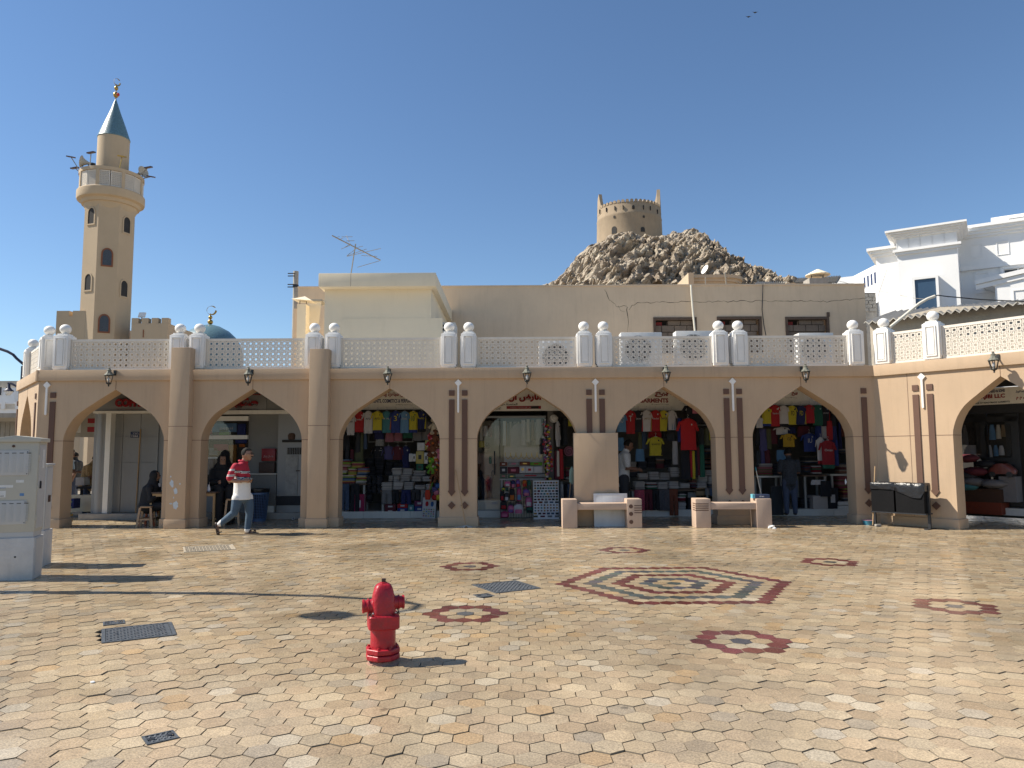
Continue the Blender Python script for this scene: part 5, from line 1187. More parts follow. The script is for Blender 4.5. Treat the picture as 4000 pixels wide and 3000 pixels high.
st_ = MB(); st_.box(-0.07, 0.07, -0.03, 0.03, 0, 0.05); g_ = G(3430, 2057); tag(st_.build('stone_chunk', CONC, loc=(g_.x, g_.y, 0.003), rz=0.3, bevel=0.01), 'pale stone chunk lying under the litter bin', 'stone')

# ------------------------------------------------------------------ square lamp post left of the view (its shadow crosses the paving)
lp = thing('street_lamp', 'tall dark lamp post with a curled arm and hanging lantern', 'street lamp', (-8.4, 9.12, 0))
MB().lathe([(0.18, 0), (0.18, 0.3), (0.11, 0.5), (0.10, 3.2), (0.13, 3.25), (0.085, 3.35), (0.07, 5.0), (0.09, 5.05), (0.02, 5.2)], 14).build('post', lampm, lp, smooth=35)
MB().tube([(0, 0, 4.3), (0.3, -0.05, 4.85), (0.8, -0.17, 5.45), (1.35, -0.42, 5.72), (1.72, -0.68, 5.68), (1.86, -0.95, 5.5), (1.72, -1.16, 5.33), (1.5, -1.22, 5.3)], [0.07, 0.065, 0.055, 0.045, 0.04, 0.035, 0.03, 0.025], 8).build('curled_arm', lampm, lp, smooth=40)
MB().lathe([(0.02, 0.16), (0.05, 0.12), (0.08, 0.04), (0.19, -0.02), (0.22, -0.10), (0.20, -0.12), (0.02, -0.12)], 18, (1.5, -1.22, 5.14)).build('lantern_bell', lampm, lp, smooth=40)
MB().lathe([(0.17, -0.12), (0.16, -0.22), (0.08, -0.34), (0.01, -0.36)], 16, (1.5, -1.22, 5.14)).build('lantern_globe', MILK, lp, smooth=60)
# ================================================================== THE SHOPS BEHIND THE ARCHES
YS = 19.0
sr_ = thing('shop_row', 'row of dim shop units with sign boards behind the arches', 'building', (-1.2, YS, 0))
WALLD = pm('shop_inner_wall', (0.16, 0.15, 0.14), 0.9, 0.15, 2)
SIGNW = pm('white_sign_board', (0.84, 0.82, 0.76), 0.6, 0.06, 2, stain=0.2)
REDL = C('red_lettering', 172, 28, 36, 0.5); BLUEL = C('blue_lettering', 30, 42, 110, 0.5); BLKL = C('black_lettering', 25, 25, 25, 0.5)
def zq(k, y, Y): return Q(k, 640, y, Y).z
def xq(k, x, Y): return Q(k, x, 800, Y).x
XB = [-10.75, -4.93, -1.42, 0.98, 5.72, 9.3]
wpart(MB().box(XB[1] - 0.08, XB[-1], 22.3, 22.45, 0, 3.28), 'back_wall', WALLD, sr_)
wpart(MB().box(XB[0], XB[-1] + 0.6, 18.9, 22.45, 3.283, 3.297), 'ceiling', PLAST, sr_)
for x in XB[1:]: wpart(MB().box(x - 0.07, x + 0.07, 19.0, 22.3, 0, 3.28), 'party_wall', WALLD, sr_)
wpart(MB().box(XB[1], XB[-1], 19.0, 22.3, 0.0, 0.168), 'shop_floor', TILEW, sr_)
STEP_Y = 18.9
for a, b in zip(XB[1:-1], XB[2:]):
    n = max(1, round((b - a) / 1.15))
    for k in range(n): wpart(MB().box(a + (b - a) * k / n + 0.004, a + (b - a) * (k + 1) / n - 0.004, STEP_Y, 19.0, 0, 0.165), 'step_tile', TILEW, sr_)
def board(name, label, x0, x1, z0, z1=3.275, m=SIGNW, Y=18.92, dep=0.08):
    t = thing(name, label, 'sign', ((x0 + x1) / 2, Y, z0)); MB().box((x0 - x1) / 2, (x1 - x0) / 2, 0, dep, 0, z1 - z0).build('board', m, t, bevel=0.004); return t
def put(t, s_, m, k, x0, x1, y0, y1, arabic=False, Y=18.915, bold=0.02, ext=0.0):
    a, b = Q(k, x0, y1, Y), Q(k, x1, y0, Y)
    return text(arab(s_) if arabic else s_, m, b.x - a.x, b.z - a.z, t, tuple(Vector(((a.x + b.x) / 2, Y - ext - 0.001, (a.z + b.z) / 2)) - t.location), bold=bold, ext=ext)

# ------------------------------------------------------------------ goods: builders
_slab = {}
def slab_mesh(m):
    if m.name not in _slab:
        b = MB(); b.loft([sup(0.47, 0.47, -0.46, 7, 20), sup(0.5, 0.5, -0.2, 7, 20), sup(0.5, 0.5, 0.2, 7, 20), sup(0.46, 0.46, 0.46, 7, 20)]); _slab[m.name] = b.mesh('folded_garment', m, smooth=50)
    return _slab[m.name]
rg = random.Random(11)
PALS = {'white': [C('w1', 205, 202, 200), C('w2', 190, 186, 184), C('w3', 214, 210, 205), C('w4', 172, 165, 163)],
        'dark': [C('d1', 30, 32, 40), C('d2', 44, 46, 56), C('d3', 24, 26, 32), C('d4', 60, 62, 70)],
        'towel': [C('t1', 150, 175, 70), C('t2', 190, 120, 115), C('t3', 120, 150, 180), C('t4', 205, 160, 90), C('t5', 215, 205, 190), C('t6', 150, 60, 70), C('t7', 70, 90, 130)],
        'mixed': [C('m1', 110, 50, 60), C('m2', 60, 70, 90), C('m3', 170, 160, 150), C('m4', 90, 80, 70), C('m5', 40, 44, 50), C('m6', 150, 110, 90)],
        'red': [C('r1', 130, 30, 45), C('r2', 40, 110, 80), C('r3', 210, 205, 205)], 'pink': [C('p1', 175, 110, 115), C('p2', 120, 110, 70), C('p3', 150, 60, 75)],
        'maroon': [C('x1', 110, 30, 50), C('x2', 120, 36, 55)]}
def stack(k, x0, x1, y0, y1, Y, pal, label, group, dep=0.34, ht=0.032):
    a, b = Q(k, x0, y1, Y), Q(k, x1, y0, Y); w_, h_ = b.x - a.x, b.z - a.z
    t = thing('folded_clothes_stack', label, 'clothes', ((a.x + b.x) / 2, Y, a.z), group=group); n = max(2, round(h_ / ht)); hh = h_ / n
    for i in range(n):
        o = obj('folded_garment', slab_mesh(rg.choice(PALS[pal])), t, (rg.uniform(-0.012, 0.012), dep / 2 + rg.uniform(-0.01, 0.01), hh * (i + 0.5)), rz=rg.uniform(-0.05, 0.05)); o.scale = (w_ * rg.uniform(0.93, 1.0), dep, hh * 1.0)
    return t
def shell(mb, rows, bulge, n=8, seed=0.0, fold=0.012):
    """closed soft panel: rows of (z, x_left, x_right), front and back bellied"""
    rings = []
    for i, (z, xl, xr) in enumerate(rows):
        fr, bk_ = [], []
        for j in range(n + 1):
            u = j / n; x = xl + (xr - xl) * u; e = (1 - (2 * u - 1) ** 2) ** 0.5
            f = fold * noise.noise(Vector((x * 14 + seed * 3.1, z * 3.0, seed)))
            fr.append((x, -bulge * e + f, z)); bk_.append((x, bulge * e * 0.7 + f, z))
        rings.append(fr + bk_[::-1][1:-1])
    mb.loft(rings); return mb
HANG = C('white_hanger', 215, 213, 208, 0.4); HANGD = C('dark_hanger', 40, 40, 42, 0.4)
def hanger(t, z, w_, m=HANG):
    h = MB(); h.tube([(-w_ * 0.32, 0, z - 0.05), (-0.02, 0, z), (0.02, 0, z), (w_ * 0.32, 0, z - 0.05)], 0.010, 6)
    h.tube([(0, 0, z), (0, 0, z + 0.05), (0.018, 0, z + 0.075), (0.0, 0, z + 0.095), (-0.018, 0, z + 0.08)], 0.004, 5); h.build('hanger', m, t, smooth=40)
def shirt(k, x0, x1, y0, y1, Y, col, label, group=None, sleeve=None, collar=None, hem=None, printed=None, pcol=None, stripes=None, hook=True, long=False, rz=0.0, side=None):
    a, b = Q(k, x0, y1, Y), Q(k, x1, y0, Y); w_, h_ = b.x - a.x, b.z - a.z; hw = w_ / 2; sd = rg.uniform(0, 50)
    t = thing('hanging_shirt', label, 'shirt', ((a.x + b.x) / 2, Y, a.z), rz, group)
    hh = h_ if hem is None else h_ * 0.87; zb = h_ - hh
    body = MB(); shell(body, [(zb, -hw, hw), (zb + 0.25 * hh, -hw * 0.96, hw * 0.96), (zb + 0.55 * hh, -hw * 0.96, hw * 0.96), (zb + 0.76 * hh, -hw * 0.95, hw * 0.95), (zb + 0.90 * hh, -hw * 0.92, hw * 0.92), (zb + 0.965 * hh, -hw * 0.62, hw * 0.62), (h_, -hw * 0.30, hw * 0.30)], 0.034, 10, sd, 0.022)
    bo2 = body.build('shirt_body', col, t, smooth=60)
    for s in (-1, 1):
        sl2 = MB(); L = 0.62 if long else 0.30; x1_ = hw * 0.90; drop = hh * L
        pts = []
        for q_ in range(4):
            u = q_ / 3; pts.append((zb + 0.90 * hh - drop * u, s * (x1_ + hw * 0.42 * u) - hw * (0.30 - 0.05 * u), s * (x1_ + hw * 0.42 * u) + hw * (0.30 - 0.10 * u) * 0.4))
        shell(sl2, pts[::-1], 0.022, 5, sd + s)
        sl2.build('sleeve', sleeve or col, t, smooth=60)
    c = MB(); c.tube([(hw * 0.31 * math.cos(q_), 0.006 - 0.032 * abs(math.sin(q_)), h_ - 0.012 + 0.055 * hh * min(0, math.sin(q_))) for q_ in [math.pi * (1 + i / 8) for i in range(9)]], 0.009, 6); c.build('collar', collar or col, t, smooth=60)
    if hem is not None:
        sh_ = MB(); shell(sh_, [(0, -hw * 0.93, -hw * 0.02), (zb + 0.02, -hw * 0.93, 0)], 0.018, 5, sd); shell(sh_, [(0, hw * 0.02, hw * 0.93), (zb + 0.02, 0, hw * 0.93)], 0.018, 5, sd + 2); sh_.build('matching_shorts', hem, t, smooth=60)
    if stripes is not None:
        for q_ in (-0.5, 0.0, 0.5):
            s3 = MB(); shell(s3, [(zb + 0.01, q_ * hw - hw * 0.13, q_ * hw + hw * 0.13), (zb + 0.86 * hh, q_ * hw - hw * 0.13, q_ * hw + hw * 0.13)], 0.006, 3, 0, 0); s3.v = [(x, y - 0.026 * (1 - q_ * q_ * 0.8), z) for x, y, z in s3.v]; s3.build('stripe', stripes, t)
    if side is not None:
        s3 = MB(); s3.add([(hw * 0.99, -0.012, zb + 0.01), (hw * 0.99, -0.012, zb + 0.8 * hh), (hw * 0.80, -0.026, zb + 0.45 * hh), (hw * 0.62, -0.031, zb + 0.01)], [(3, 0, 1, 2)]); s3.build('side_panel', side, t)
    if printed: text(printed, pcol or BLKL, w_ * (0.62 if len(printed) > 2 else 0.34), h_ * (0.085 if len(printed) > 2 else 0.24), t, (0, -0.041, zb + hh * 0.60), bold=0.01)
    MB().poly([[(hw * 0.42 + 0.018 * math.cos(q_ * math.pi / 4), zb + hh * 0.80 + 0.022 * math.sin(q_ * math.pi / 4)) for q_ in range(8)]], -0.034, -0.026).build('chest_badge', pcol or BLKL, t)
    if hook: hanger(t, h_ + 0.005, w_, HANG)
    return t
def hang(k, x0, x1, y0, y1, Y, col, label, group=None, name='hanging_garment', taper=0.85, legs=False, cat='clothes', fold=0.02):
    a, b = Q(k, x0, y1, Y), Q(k, x1, y0, Y); w_, h_ = b.x - a.x, b.z - a.z; hw = w_ / 2; sd = rg.uniform(0, 90)
    t = MB()
    if legs:
        shell(t, [(0, -hw, -hw * 0.08), (h_ * 0.5, -hw, -hw * 0.04), (h_ * 0.8, -hw * taper, hw * 0.02)], 0.03, 6, sd, fold); shell(t, [(0, hw * 0.08, hw), (h_ * 0.5, hw * 0.04, hw), (h_ * 0.8, -hw * 0.02, hw * taper)], 0.03, 6, sd + 3, fold); shell(t, [(h_ * 0.76, -hw * taper, hw * taper), (h_, -hw * taper, hw * taper)], 0.03, 8, sd, fold)
    else: shell(t, [(h_ * q_ / 5, -hw * (1 - (1 - taper) * (q_ / 5) ** 2), hw * (1 - (1 - taper) * (q_ / 5) ** 2)) for q_ in range(6)], 0.035, 9, sd, fold)
    return tag(t.build(name, col, loc=((a.x + b.x) / 2, Y, a.z), smooth=60), label, cat, group)
def carton(k, x0, x1, y0, y1, Y, col, label, dep=0.3, band=None, name='carton', rz=0.0, group=None, cat='box'):
    a, b = Q(k, x0, y1, Y), Q(k, x1, y0, Y); w_, h_ = b.x - a.x, b.z - a.z
    t = thing(name, label, cat, ((a.x + b.x) / 2, Y, a.z), rz, group)
    MB().box(-w_ / 2, w_ / 2, 0, dep, 0, h_).build('box_body', col, t, bevel=0.005)
    if band: MB().box(-w_ * 0.2, w_ * 0.2, -0.003, 0.01, h_ * 0.35, h_ * 0.7).build('box_label', band, t)
    return t
def table(k, x0, x1, y, Y, label, dep=0.7, m=None, name='display_table'):
    a, b = Q(k, x0, y, Y), Q(k, x1, y, Y); t = thing(name, label, 'table', ((a.x + b.x) / 2, Y, 0.168)); w_ = (b.x - a.x) / 2; z = a.z - 0.168
    MB().box(-w_, w_, 0.0, dep, z - 0.04, z).build('table_top', m or WOODD, t)
    for sx in (-1, 1):
        for yy in (0.05, dep - 0.05): MB().box(sx * (w_ - 0.06) - 0.025, sx * (w_ - 0.06) + 0.025, yy - 0.025, yy + 0.025, 0, z - 0.04).build('leg', ALU, t)
    return t
def rail(k, x0, x1, y, Y, label):
    a, b = Q(k, x0, y, Y), Q(k, x1, y, Y); t = thing('clothes_rail', label, 'rail', (a + b) / 2); L = (b.x - a.x) / 2
    MB().tube([(-L, 0, 0), (L, 0, 0)], 0.012, 8).build('bar', ALU, t, smooth=40)
    for s in (-L * 0.98, L * 0.98): MB().tube([(s, 0, 0), (s, 0, 0.35)], 0.008, 6).build('hanger_rod', ALU, t)
KR = C('brown_carton', 150, 125, 95)
W_, RD, YE, NV, TE, RB, SK, BK, GN = C('jersey_white', 208, 204, 205), C('jersey_red', 178, 28, 36), C('jersey_yellow', 205, 190, 50), C('jersey_navy', 28, 36, 92), C('jersey_teal', 66, 130, 140), C('jersey_royal', 36, 58, 130), C('jersey_sky', 100, 145, 185), C('jersey_black', 22, 24, 34), C('jersey_green', 28, 98, 78)
MRN, GRY, PUR, DGR, BRN, OLV, PNK, DNM = C('maroon_cloth', 96, 28, 44), C('grey_cloth', 120, 118, 120), C('purple_cloth', 82, 78, 128), C('charcoal_cloth', 50, 52, 58), C('rust_cloth', 120, 62, 40), C('olive_cloth', 92, 94, 66), C('pink_cloth', 160, 100, 115), C('denim_cloth', 70, 88, 116)
CHK = pm('black_white_print', (0.2, 0.2, 0.2), 0.8, 0.95, 60); FLW = pm('red_white_print', (0.35, 0.05, 0.09), 0.8, 0.7, 45); BWP = pm('dark_floral_print', (0.06, 0.06, 0.07), 0.8, 1.0, 40)

# ------------------------------------------------------------------ arch with GARMENTS, COSMETICS & PERFUMES
g3 = 'kits hung in a row under the cosmetics sign'
b3 = board('sign_board', 'white garments and cosmetics sign with blue capitals', XB[1] + 0.1, XB[2] - 0.08, zq(3, 290, 18.92))
put(b3, 'GARMENTS, COSMETICS & PERFUMES', BLUEL, 3, 352, 892, 170, 222, bold=0.03); put(b3, 'ملابس الجاهزة ونسائية', REDL, 3, 430, 860, 88, 152, True, bold=0.03)
put(b3, 'س.ت: ١٠٥٠١٨٤ م:٢٠٢٢/٧٠٦٤', BLKL, 3, 690, 880, 230, 246, True); put(b3, 'تجارة', BLKL, 3, 620, 690, 55, 78, True)
YJ = 18.72
for a_ in [(128, 222, 345, 582, W_, 'white football kit half hidden by the pier at the row end', dict(hem=W_, printed='Emirates')), (216, 330, 308, 548, RD, 'red football shirt with white sleeves and white lettering', dict(sleeve=W_, pcol=W_, printed='Standard')),
           (322, 428, 308, 562, W_, 'white football kit printed AFD beside the red shirt', dict(hem=W_, printed='AFD')), (424, 532, 308, 558, YE, 'yellow football kit printed AFD with navy shorts', dict(hem=NV, printed='AFD')),
           (528, 636, 308, 556, TE, 'teal football kit with white print and orange edge', dict(hem=TE, pcol=W_, printed='MIAMI', side=C('orange_trim', 200, 90, 50))), (632, 738, 306, 556, RB, 'royal blue football kit with a big pale 3', dict(pcol=YE, printed='3', hem=RB)),
           (736, 838, 310, 558, SK, 'sky blue football kit with white sponsor print', dict(hem=SK, pcol=W_, printed='ETIHAD')), (834, 936, 308, 553, YE, 'yellow football kit with green trim and number 10', dict(hem=RB, collar=GN, pcol=GN, printed='10')), (934, 1032, 308, 545, NV, 'navy football kit printed AFD with yellow flanks', dict(hem=BK, pcol=YE, printed='AFD', side=YE))]:
    shirt(3, a_[0], a_[1], a_[2], a_[3], YJ + rg.uniform(-0.03, 0.03), a_[4], a_[5], g3, **a_[6])
rail(3, 375, 885, 657, 19.55, 'thin steel rail across the cosmetics shop')
for a_ in [(430, 552, 702, 838, BK, 'black sweatshirt with white print on the steel rail', dict(printed='FASHION', pcol=W_)), (548, 655, 702, 858, PUR, 'plain blue-violet sweatshirt on the steel rail', {}), (656, 764, 706, 862, MRN, 'maroon sweatshirt with a pale heart badge on the steel rail', dict(pcol=W_)), (758, 846, 705, 950, NV, 'navy hooded top hanging longest on the steel rail', dict(pcol=W_))]:
    shirt(3, a_[0], a_[1], a_[2], a_[3], 19.55, a_[4], a_[5], 'tops on the steel rail', long=True, **a_[6])
for (x0, x1, y0, y1, c_, lb) in [(66, 168, 572, 752, BK, 'black garment with a white hem at the cosmetics shop side'), (228, 288, 560, 782, DGR, 'long charcoal garment behind the red shirt'), (285, 322, 560, 780, OLV, 'olive garment beside the charcoal one'), (318, 365, 560, 740, DNM, 'denim garment hanging behind the white AFD kit'),
                                 (565, 668, 555, 660, PNK, 'dusty pink shorts hanging under the teal kit'), (668, 762, 555, 650, PNK, 'dusty pink shorts hanging under the royal blue kit'), (766, 880, 552, 615, GN, 'dark green shorts hanging under the sky blue kit'), (880, 985, 520, 645, GRY, 'grey hoodie below the yellow number 10 kit'), (985, 1085, 430, 640, GRY, 'tall grey hoodie beside the plush toys'), (455, 556, 625, 705, CHK, 'black and white printed top above the sweatshirts'), (440, 556, 545, 630, NV, 'navy shirt hanging under the yellow AFD kit'),
                                 (168, 212, 740, 870, MRN, 'dark red scarf hanging over the towels'), (110, 160, 700, 860, DGR, 'grey scarf hanging over the towels'), (215, 320, 770, 890, OLV, 'greenish cloth hanging behind the towels')]:
    hang(3, x0, x1, y0, y1, 19.35, c_, lb)
PACK = pm('clear_shirt_pack', (0.5, 0.49, 0.48), 0.25, 0.2, 8); PACKY = C('yellow_pack', 190, 170, 70, 0.3)
for (x0, x1, y0, y1, c_, lb) in [(930, 1015, 666, 756, PACK, 'folded white shirt in a clear pack on the wall'), (1020, 1082, 640, 752, PACKY, 'yellow shirt pack beside the plush toys'), (916, 1006, 764, 906, PACKY, 'framed shirt pack with a dark diamond motif'), (836, 876, 792, 882, PACK, 'black and white shirt pack by the navy top'), (876, 914, 795, 880, PACK, 'pale shirt pack beside the framed pack'), (1010, 1052, 780, 905, PACK, 'tall white shirt pack beside the framed pack'), (920, 1000, 908, 985, GN, 'green shirt pack below the framed pack')]:
    carton(3, x0, x1, y0, y1, 19.3, c_, lb, 0.05, name='shirt_pack', cat='shirt pack', band=BLKL if 'framed' in lb else W_)
tw, wh, dj = 'towel stacks in the cosmetics shop', 'white shirt stacks in the cosmetics shop', 'jeans stacks in the cosmetics shop'
for x0, x1, y0, y1 in [(62, 175, 858, 940), (178, 320, 885, 955), (62, 135, 940, 1025), (135, 240, 950, 1035), (240, 368, 945, 1020), (58, 225, 1035, 1100), (228, 355, 1025, 1100)]: stack(3, x0, x1, y0, y1, 19.05, 'towel', 'stack of bright folded towels at the side of the cosmetics shop', tw)
for x0, x1, y0, y1 in [(330, 440, 845, 940), (440, 560, 842, 940), (560, 655, 890, 1038), (360, 455, 940, 1040), (455, 545, 940, 1040), (650, 775, 890, 950)]: stack(3, x0, x1, y0, y1, 19.5, 'dark', 'stack of folded dark jeans at the back of the cosmetics shop', dj)
for x0, x1, y0, y1 in [(638, 762, 955, 1040), (760, 882, 957, 1036), (880, 1030, 985, 1040)]: stack(3, x0, x1, y0, y1, 19.40, 'white', 'upper stack of folded white shirts in the cosmetics shop', wh)
for x0, x1, y0, y1 in [(600, 656, 1045, 1106), (657, 730, 1042, 1106), (732, 856, 1038, 1106), (858, 980, 1047, 1106), (982, 1090, 1047, 1106)]: stack(3, x0, x1, y0, y1, 19.2, 'white', 'middle stack of folded white shirts in the cosmetics shop', wh, ht=0.022)
for x0, x1, y0, y1 in [(520, 648, 1118, 1208), (650, 772, 1108, 1202), (772, 893, 1118, 1202), (896, 1026, 1150, 1202), (1028, 1090, 1140, 1202)]: stack(3, x0, x1, y0, y1, 18.98, 'white', 'front stack of folded white shirts on the long table', wh, ht=0.022)
table(3, 512, 1092, 1209, 18.95, 'long table carrying white shirt stacks in the cosmetics shop'); table(3, 56, 352, 1132, 18.95, 'table under the towels with jeans draped from it', 0.5)
stack(3, 58, 225, 1100, 1130, 19.0, 'towel', 'flat tan and navy cloths lying under the towel stacks', None); stack(3, 225, 350, 1100, 1131, 19.0, 'white', 'flat white and blue packs lying under the towel stacks', None)
for (x0, x1, y0, y1, c_, lb, lg) in [(525, 645, 1208, 1365, GRY, 'grey striped trousers hung from the shirt table', 1), (645, 722, 1206, 1352, BK, 'black trousers with grey flashes hung from the shirt table', 1), (745, 862, 1204, 1366, NV, 'navy trousers hung from the shirt table', 1), (865, 966, 1204, 1320, DGR, 'ribbed charcoal trousers hung from the shirt table', 1), (970, 1042, 1206, 1346, CHK, 'black and white chequered trousers hung from the shirt table', 1), (55, 162, 1135, 1432, DNM, 'pale blue jeans draped from the towel table', 1), (166, 278, 1135, 1456, BK, 'black trousers draped from the towel table', 1)]:
    hang(3, x0, x1, y0, y1, 18.93, c_, lb, 'trousers hung from tables', 'hanging_trousers', 0.9, True, 'trousers')
for i in range(7): stack(3, 345 + (i % 3) * 62, 407 + (i % 3) * 62, 1045 + (i // 3) * 100, 1142 + (i // 3) * 100, 19.1, 'dark', 'stack of folded dark clothes rising from the cosmetics shop floor', 'dark floor stacks', ht=0.045)
LBL = C('pack_label', 200, 200, 200)
for (x0, x1, y0, y1, c_, lb) in [(562, 686, 1368, 1420, MRN, 'upper dark red garment pack on the step'), (562, 686, 1421, 1476, MRN, 'lower dark red garment pack on the step'), (706, 820, 1362, 1410, RD, 'red garment pack over a blue one'), (706, 820, 1411, 1462, RB, 'blue garment pack under a red one'), (826, 892, 1372, 1456, TE, 'blue-green book pack on the step'), (900, 1010, 1328, 1390, C('purple_red_pack', 120, 50, 90), 'purple garment pack with white tag'), (900, 1010, 1391, 1456, RB, 'blue garment pack under the purple one'), (192, 330, 1252, 1486, C('pink_tall_box', 150, 25, 75), 'tall pink box under the towel table')]:
    carton(3, x0, x1, y0, y1, 18.93, c_, lb, 0.25, LBL, 'garment_pack', cat='garment pack')
# plush toys hung in a column
def plush(p, s, col, ear, label, group):
    t = thing('plush_toy', label, 'plush toy', p, rg.uniform(-0.6, 0.6), group)
    MB().ball((0, 0, 0), 0.075 * s, 12, 8, (0.9, 0.75, 1.15)).build('plush_body', col, t, smooth=60); hd_ = MB().ball((0, -0.01, 0.13 * s), 0.065 * s, 12, 8, (1.1, 0.95, 0.95)).build('plush_head', col, t, smooth=60)
    MB().ball((0, -0.06 * s, 0.115 * s), 0.026 * s, 10, 6).build('muzzle', ear, hd_, smooth=60)
    for sx in (-1, 1):
        MB().ball((sx * 0.058 * s, 0, 0.185 * s), 0.024 * s, 8, 6).build('plush_ear', ear, hd_, smooth=60); MB().ball((sx * 0.025 * s, -0.062 * s, 0.145 * s), 0.007 * s, 6, 5).build('plush_eye', BLKL, hd_)
        MB().tube([(sx * 0.05 * s, 0, 0.04 * s), (sx * 0.11 * s, -0.02, -0.03 * s)], [0.024 * s, 0.028 * s], 8).build('plush_arm', col, t, smooth=60); MB().tube([(sx * 0.035 * s, 0, -0.06 * s), (sx * 0.06 * s, -0.04 * s, -0.14 * s)], [0.03 * s, 0.034 * s], 8).build('plush_leg', col, t, smooth=60)
PB, PO, PG, PP, PW, PBl, PR = C('plush_brown', 120, 72, 44, 0.95), C('plush_orange', 205, 110, 40, 0.95), C('plush_green', 110, 165, 50, 0.95), C('plush_pink', 205, 120, 140, 0.95), C('plush_cream', 210, 195, 170, 0.95), C('plush_blue', 60, 100, 160, 0.95), C('plush_red', 180, 40, 50, 0.95)
for i, (x, y, s, c_, e_, nm) in enumerate([(1125, 485, 1.3, PW, PBl, 'cream and blue'), (1165, 540, 1.1, DGR, W_, 'grey and white'), (1115, 560, 1.0, PR, PBl, 'red and blue'), (1132, 625, 1.3, PB, PW, 'brown bear with pale muzzle'), (1085, 680, 1.1, PR, PP, 'red and pink'), (1170, 700, 1.2, PP, PW, 'pink and cream'), (1110, 740, 1.3, PB, PO, 'brown with orange ears'), (1155, 775, 1.2, PW, PB, 'cream with brown ears'), (1095, 800, 1.1, PB, PW, 'small brown bear'), (1175, 820, 1.0, PP, PP, 'all pink'), (1125, 870, 1.2, PB, PB, 'all brown'), (1165, 890, 1.1, PO, PW, 'orange with pale muzzle'), (1095, 940, 1.2, PG, YE, 'green'), (1145, 930, 1.3, PO, PO, 'bright orange'), (1180, 955, 1.0, PBl, PBl, 'blue'), (1120, 1000, 1.2, PB, PW, 'brown monkey'), (1160, 1040, 1.2, PB, PO, 'tan')]):
    plush(Q(3, x, y, 18.45 + 0.04 * (i % 3)), s, c_, e_, nm + ' plush toy hung beside the cosmetics shop' if len(nm) > 4 else 'plain ' + nm + ' plush toy hung beside the cosmetics shop', 'plush toys')
ob = thing('toy_broom', 'orange toy broom with green handles below the plush toys', 'toy', Q(3, 1050, 1315, 18.6))
for d_, c_ in (((45, -240), PO), ((70, -225), PG)): MB().tube([(0, 0, 0.1), tuple(Q(3, 1050 + d_[0], 1315 + d_[1], 18.6) - ob.location)], 0.01, 6).build('handle', c_, ob)
MB().loft([sup(0.06, 0.03, 0.0, 3, 12), sup(0.075, 0.035, 0.12, 3, 12), sup(0.05, 0.025, 0.24, 3, 12)]).build('broom_head', C('toy_orange', 200, 60, 30), ob, smooth=50)
for i, (x, y, c_, lb) in enumerate([(1130, 1200, PUR, 'purple toy ball in a net'), (1168, 1155, PBl, 'blue toy ball in a net'), (1172, 1290, YE, 'yellow toy ball in a net'), (1130, 1290, RD, 'red toy ball in a net'), (1150, 1235, PP, 'pink toy ball in a net')]):
    o = MB().ball((0, 0, 0), 0.075, 14, 10); o.tube([(0, 0, 0.07), (0, 0, 0.22)], 0.006, 5); tag(o.build('toy_ball', c_, loc=tuple(Q(3, x, y, 18.6)), smooth=60), lb + ' below the plush toys', 'toy')
pb3 = thing('picture_board', 'alphabet picture board leaning on the step', 'board', (Q(3, 1058, 1530, 18.75).x, 18.72, 0)); pb3.rotation_euler = (R(-10), R(3), 0)
MB().box(-0.17, 0.17, 0, 0.02, 0, 0.52).build('board_sheet', W_, pb3)
for i in range(5):
    for j in range(4): MB().ball((-0.12 + 0.06 * i, -0.004, 0.06 + 0.055 * j), 0.018, 8, 5, (1, 0.2, 1)).build('picture_dot', [PR, BLKL, YE, PBl, PG][(i + j) % 5], pb3)
for sx, c_ in ((-0.06, PR), (0.07, PBl)): MB().ball((sx, -0.004, 0.36), 0.05, 10, 6, (0.8, 0.15, 1.4)).build('parrot_picture', c_, pb3)
carton(3, 1110, 1148, 1388, 1530, 18.8, TE, 'blue and green picture book leaning behind the alphabet board', 0.03, YE, 'picture_book', cat='book')

# ------------------------------------------------------------------ jewellery arch
b4 = board('sign_board', 'white jewellery sign with thick red lettering and a red strip', XB[2] + 0.05, XB[3] + 0.9, zq(4, 305, 18.92))
put(b4, 'الارض ال', REDL, 4, 395, 765, 105, 205, True, bold=0.05, ext=0.015); put(b4, 'المتحدة ش', BLKL, 4, 308, 498, 215, 248, True, bold=0.02); put(b4, '7052/2022', BLKL, 4, 228, 304, 277, 292, bold=0.02); put(b4, 'س.ت: ١٠٢٣', BLKL, 4, 235, 310, 256, 274, True)
sp4 = [Q(4, x, y, 18.915) - b4.location for x, y in ((375, 284), (765, 249))]
MB().box(sp4[0].x, sp4[1].x, -0.012, 0.0, sp4[0].z, sp4[1].z).build('red_strip', REDL, b4); MB().box(Q(4, 650, 0, 18.9).x - b4.location.x, Q(4, 738, 0, 18.9).x - b4.location.x, -0.014, -0.0125, sp4[0].z + 0.005, sp4[1].z - 0.005).build('dark_patch', BLKL, b4)
put(b4, 'حلي الإصطناعية و ساعات', W_, 4, 415, 652, 257, 279, True, Y=18.898, bold=0.01)
JB = pm('pale_jewellery_cabinet', (0.50, 0.47, 0.41), 0.5, 0.2, 3)
jx0, jx1 = XB[2] + 0.08, 0.86
jw = thing('shop_window', 'tall glass shopfront with a glass door and steel pull', 'shop window', ((jx0 + jx1) / 2, 18.98, 0.168))
zt4 = zq(4, 385, 18.98)
xd = xq(4, 300, 18.98)
for a_, b_2, nm in ((jx0, xd - 0.01, 'glass_door'), (xd + 0.01, jx1, 'window_pane')): wpart(MB().box(a_, b_2, 18.97, 18.98, 0.19, zt4), nm, GLASS, jw)
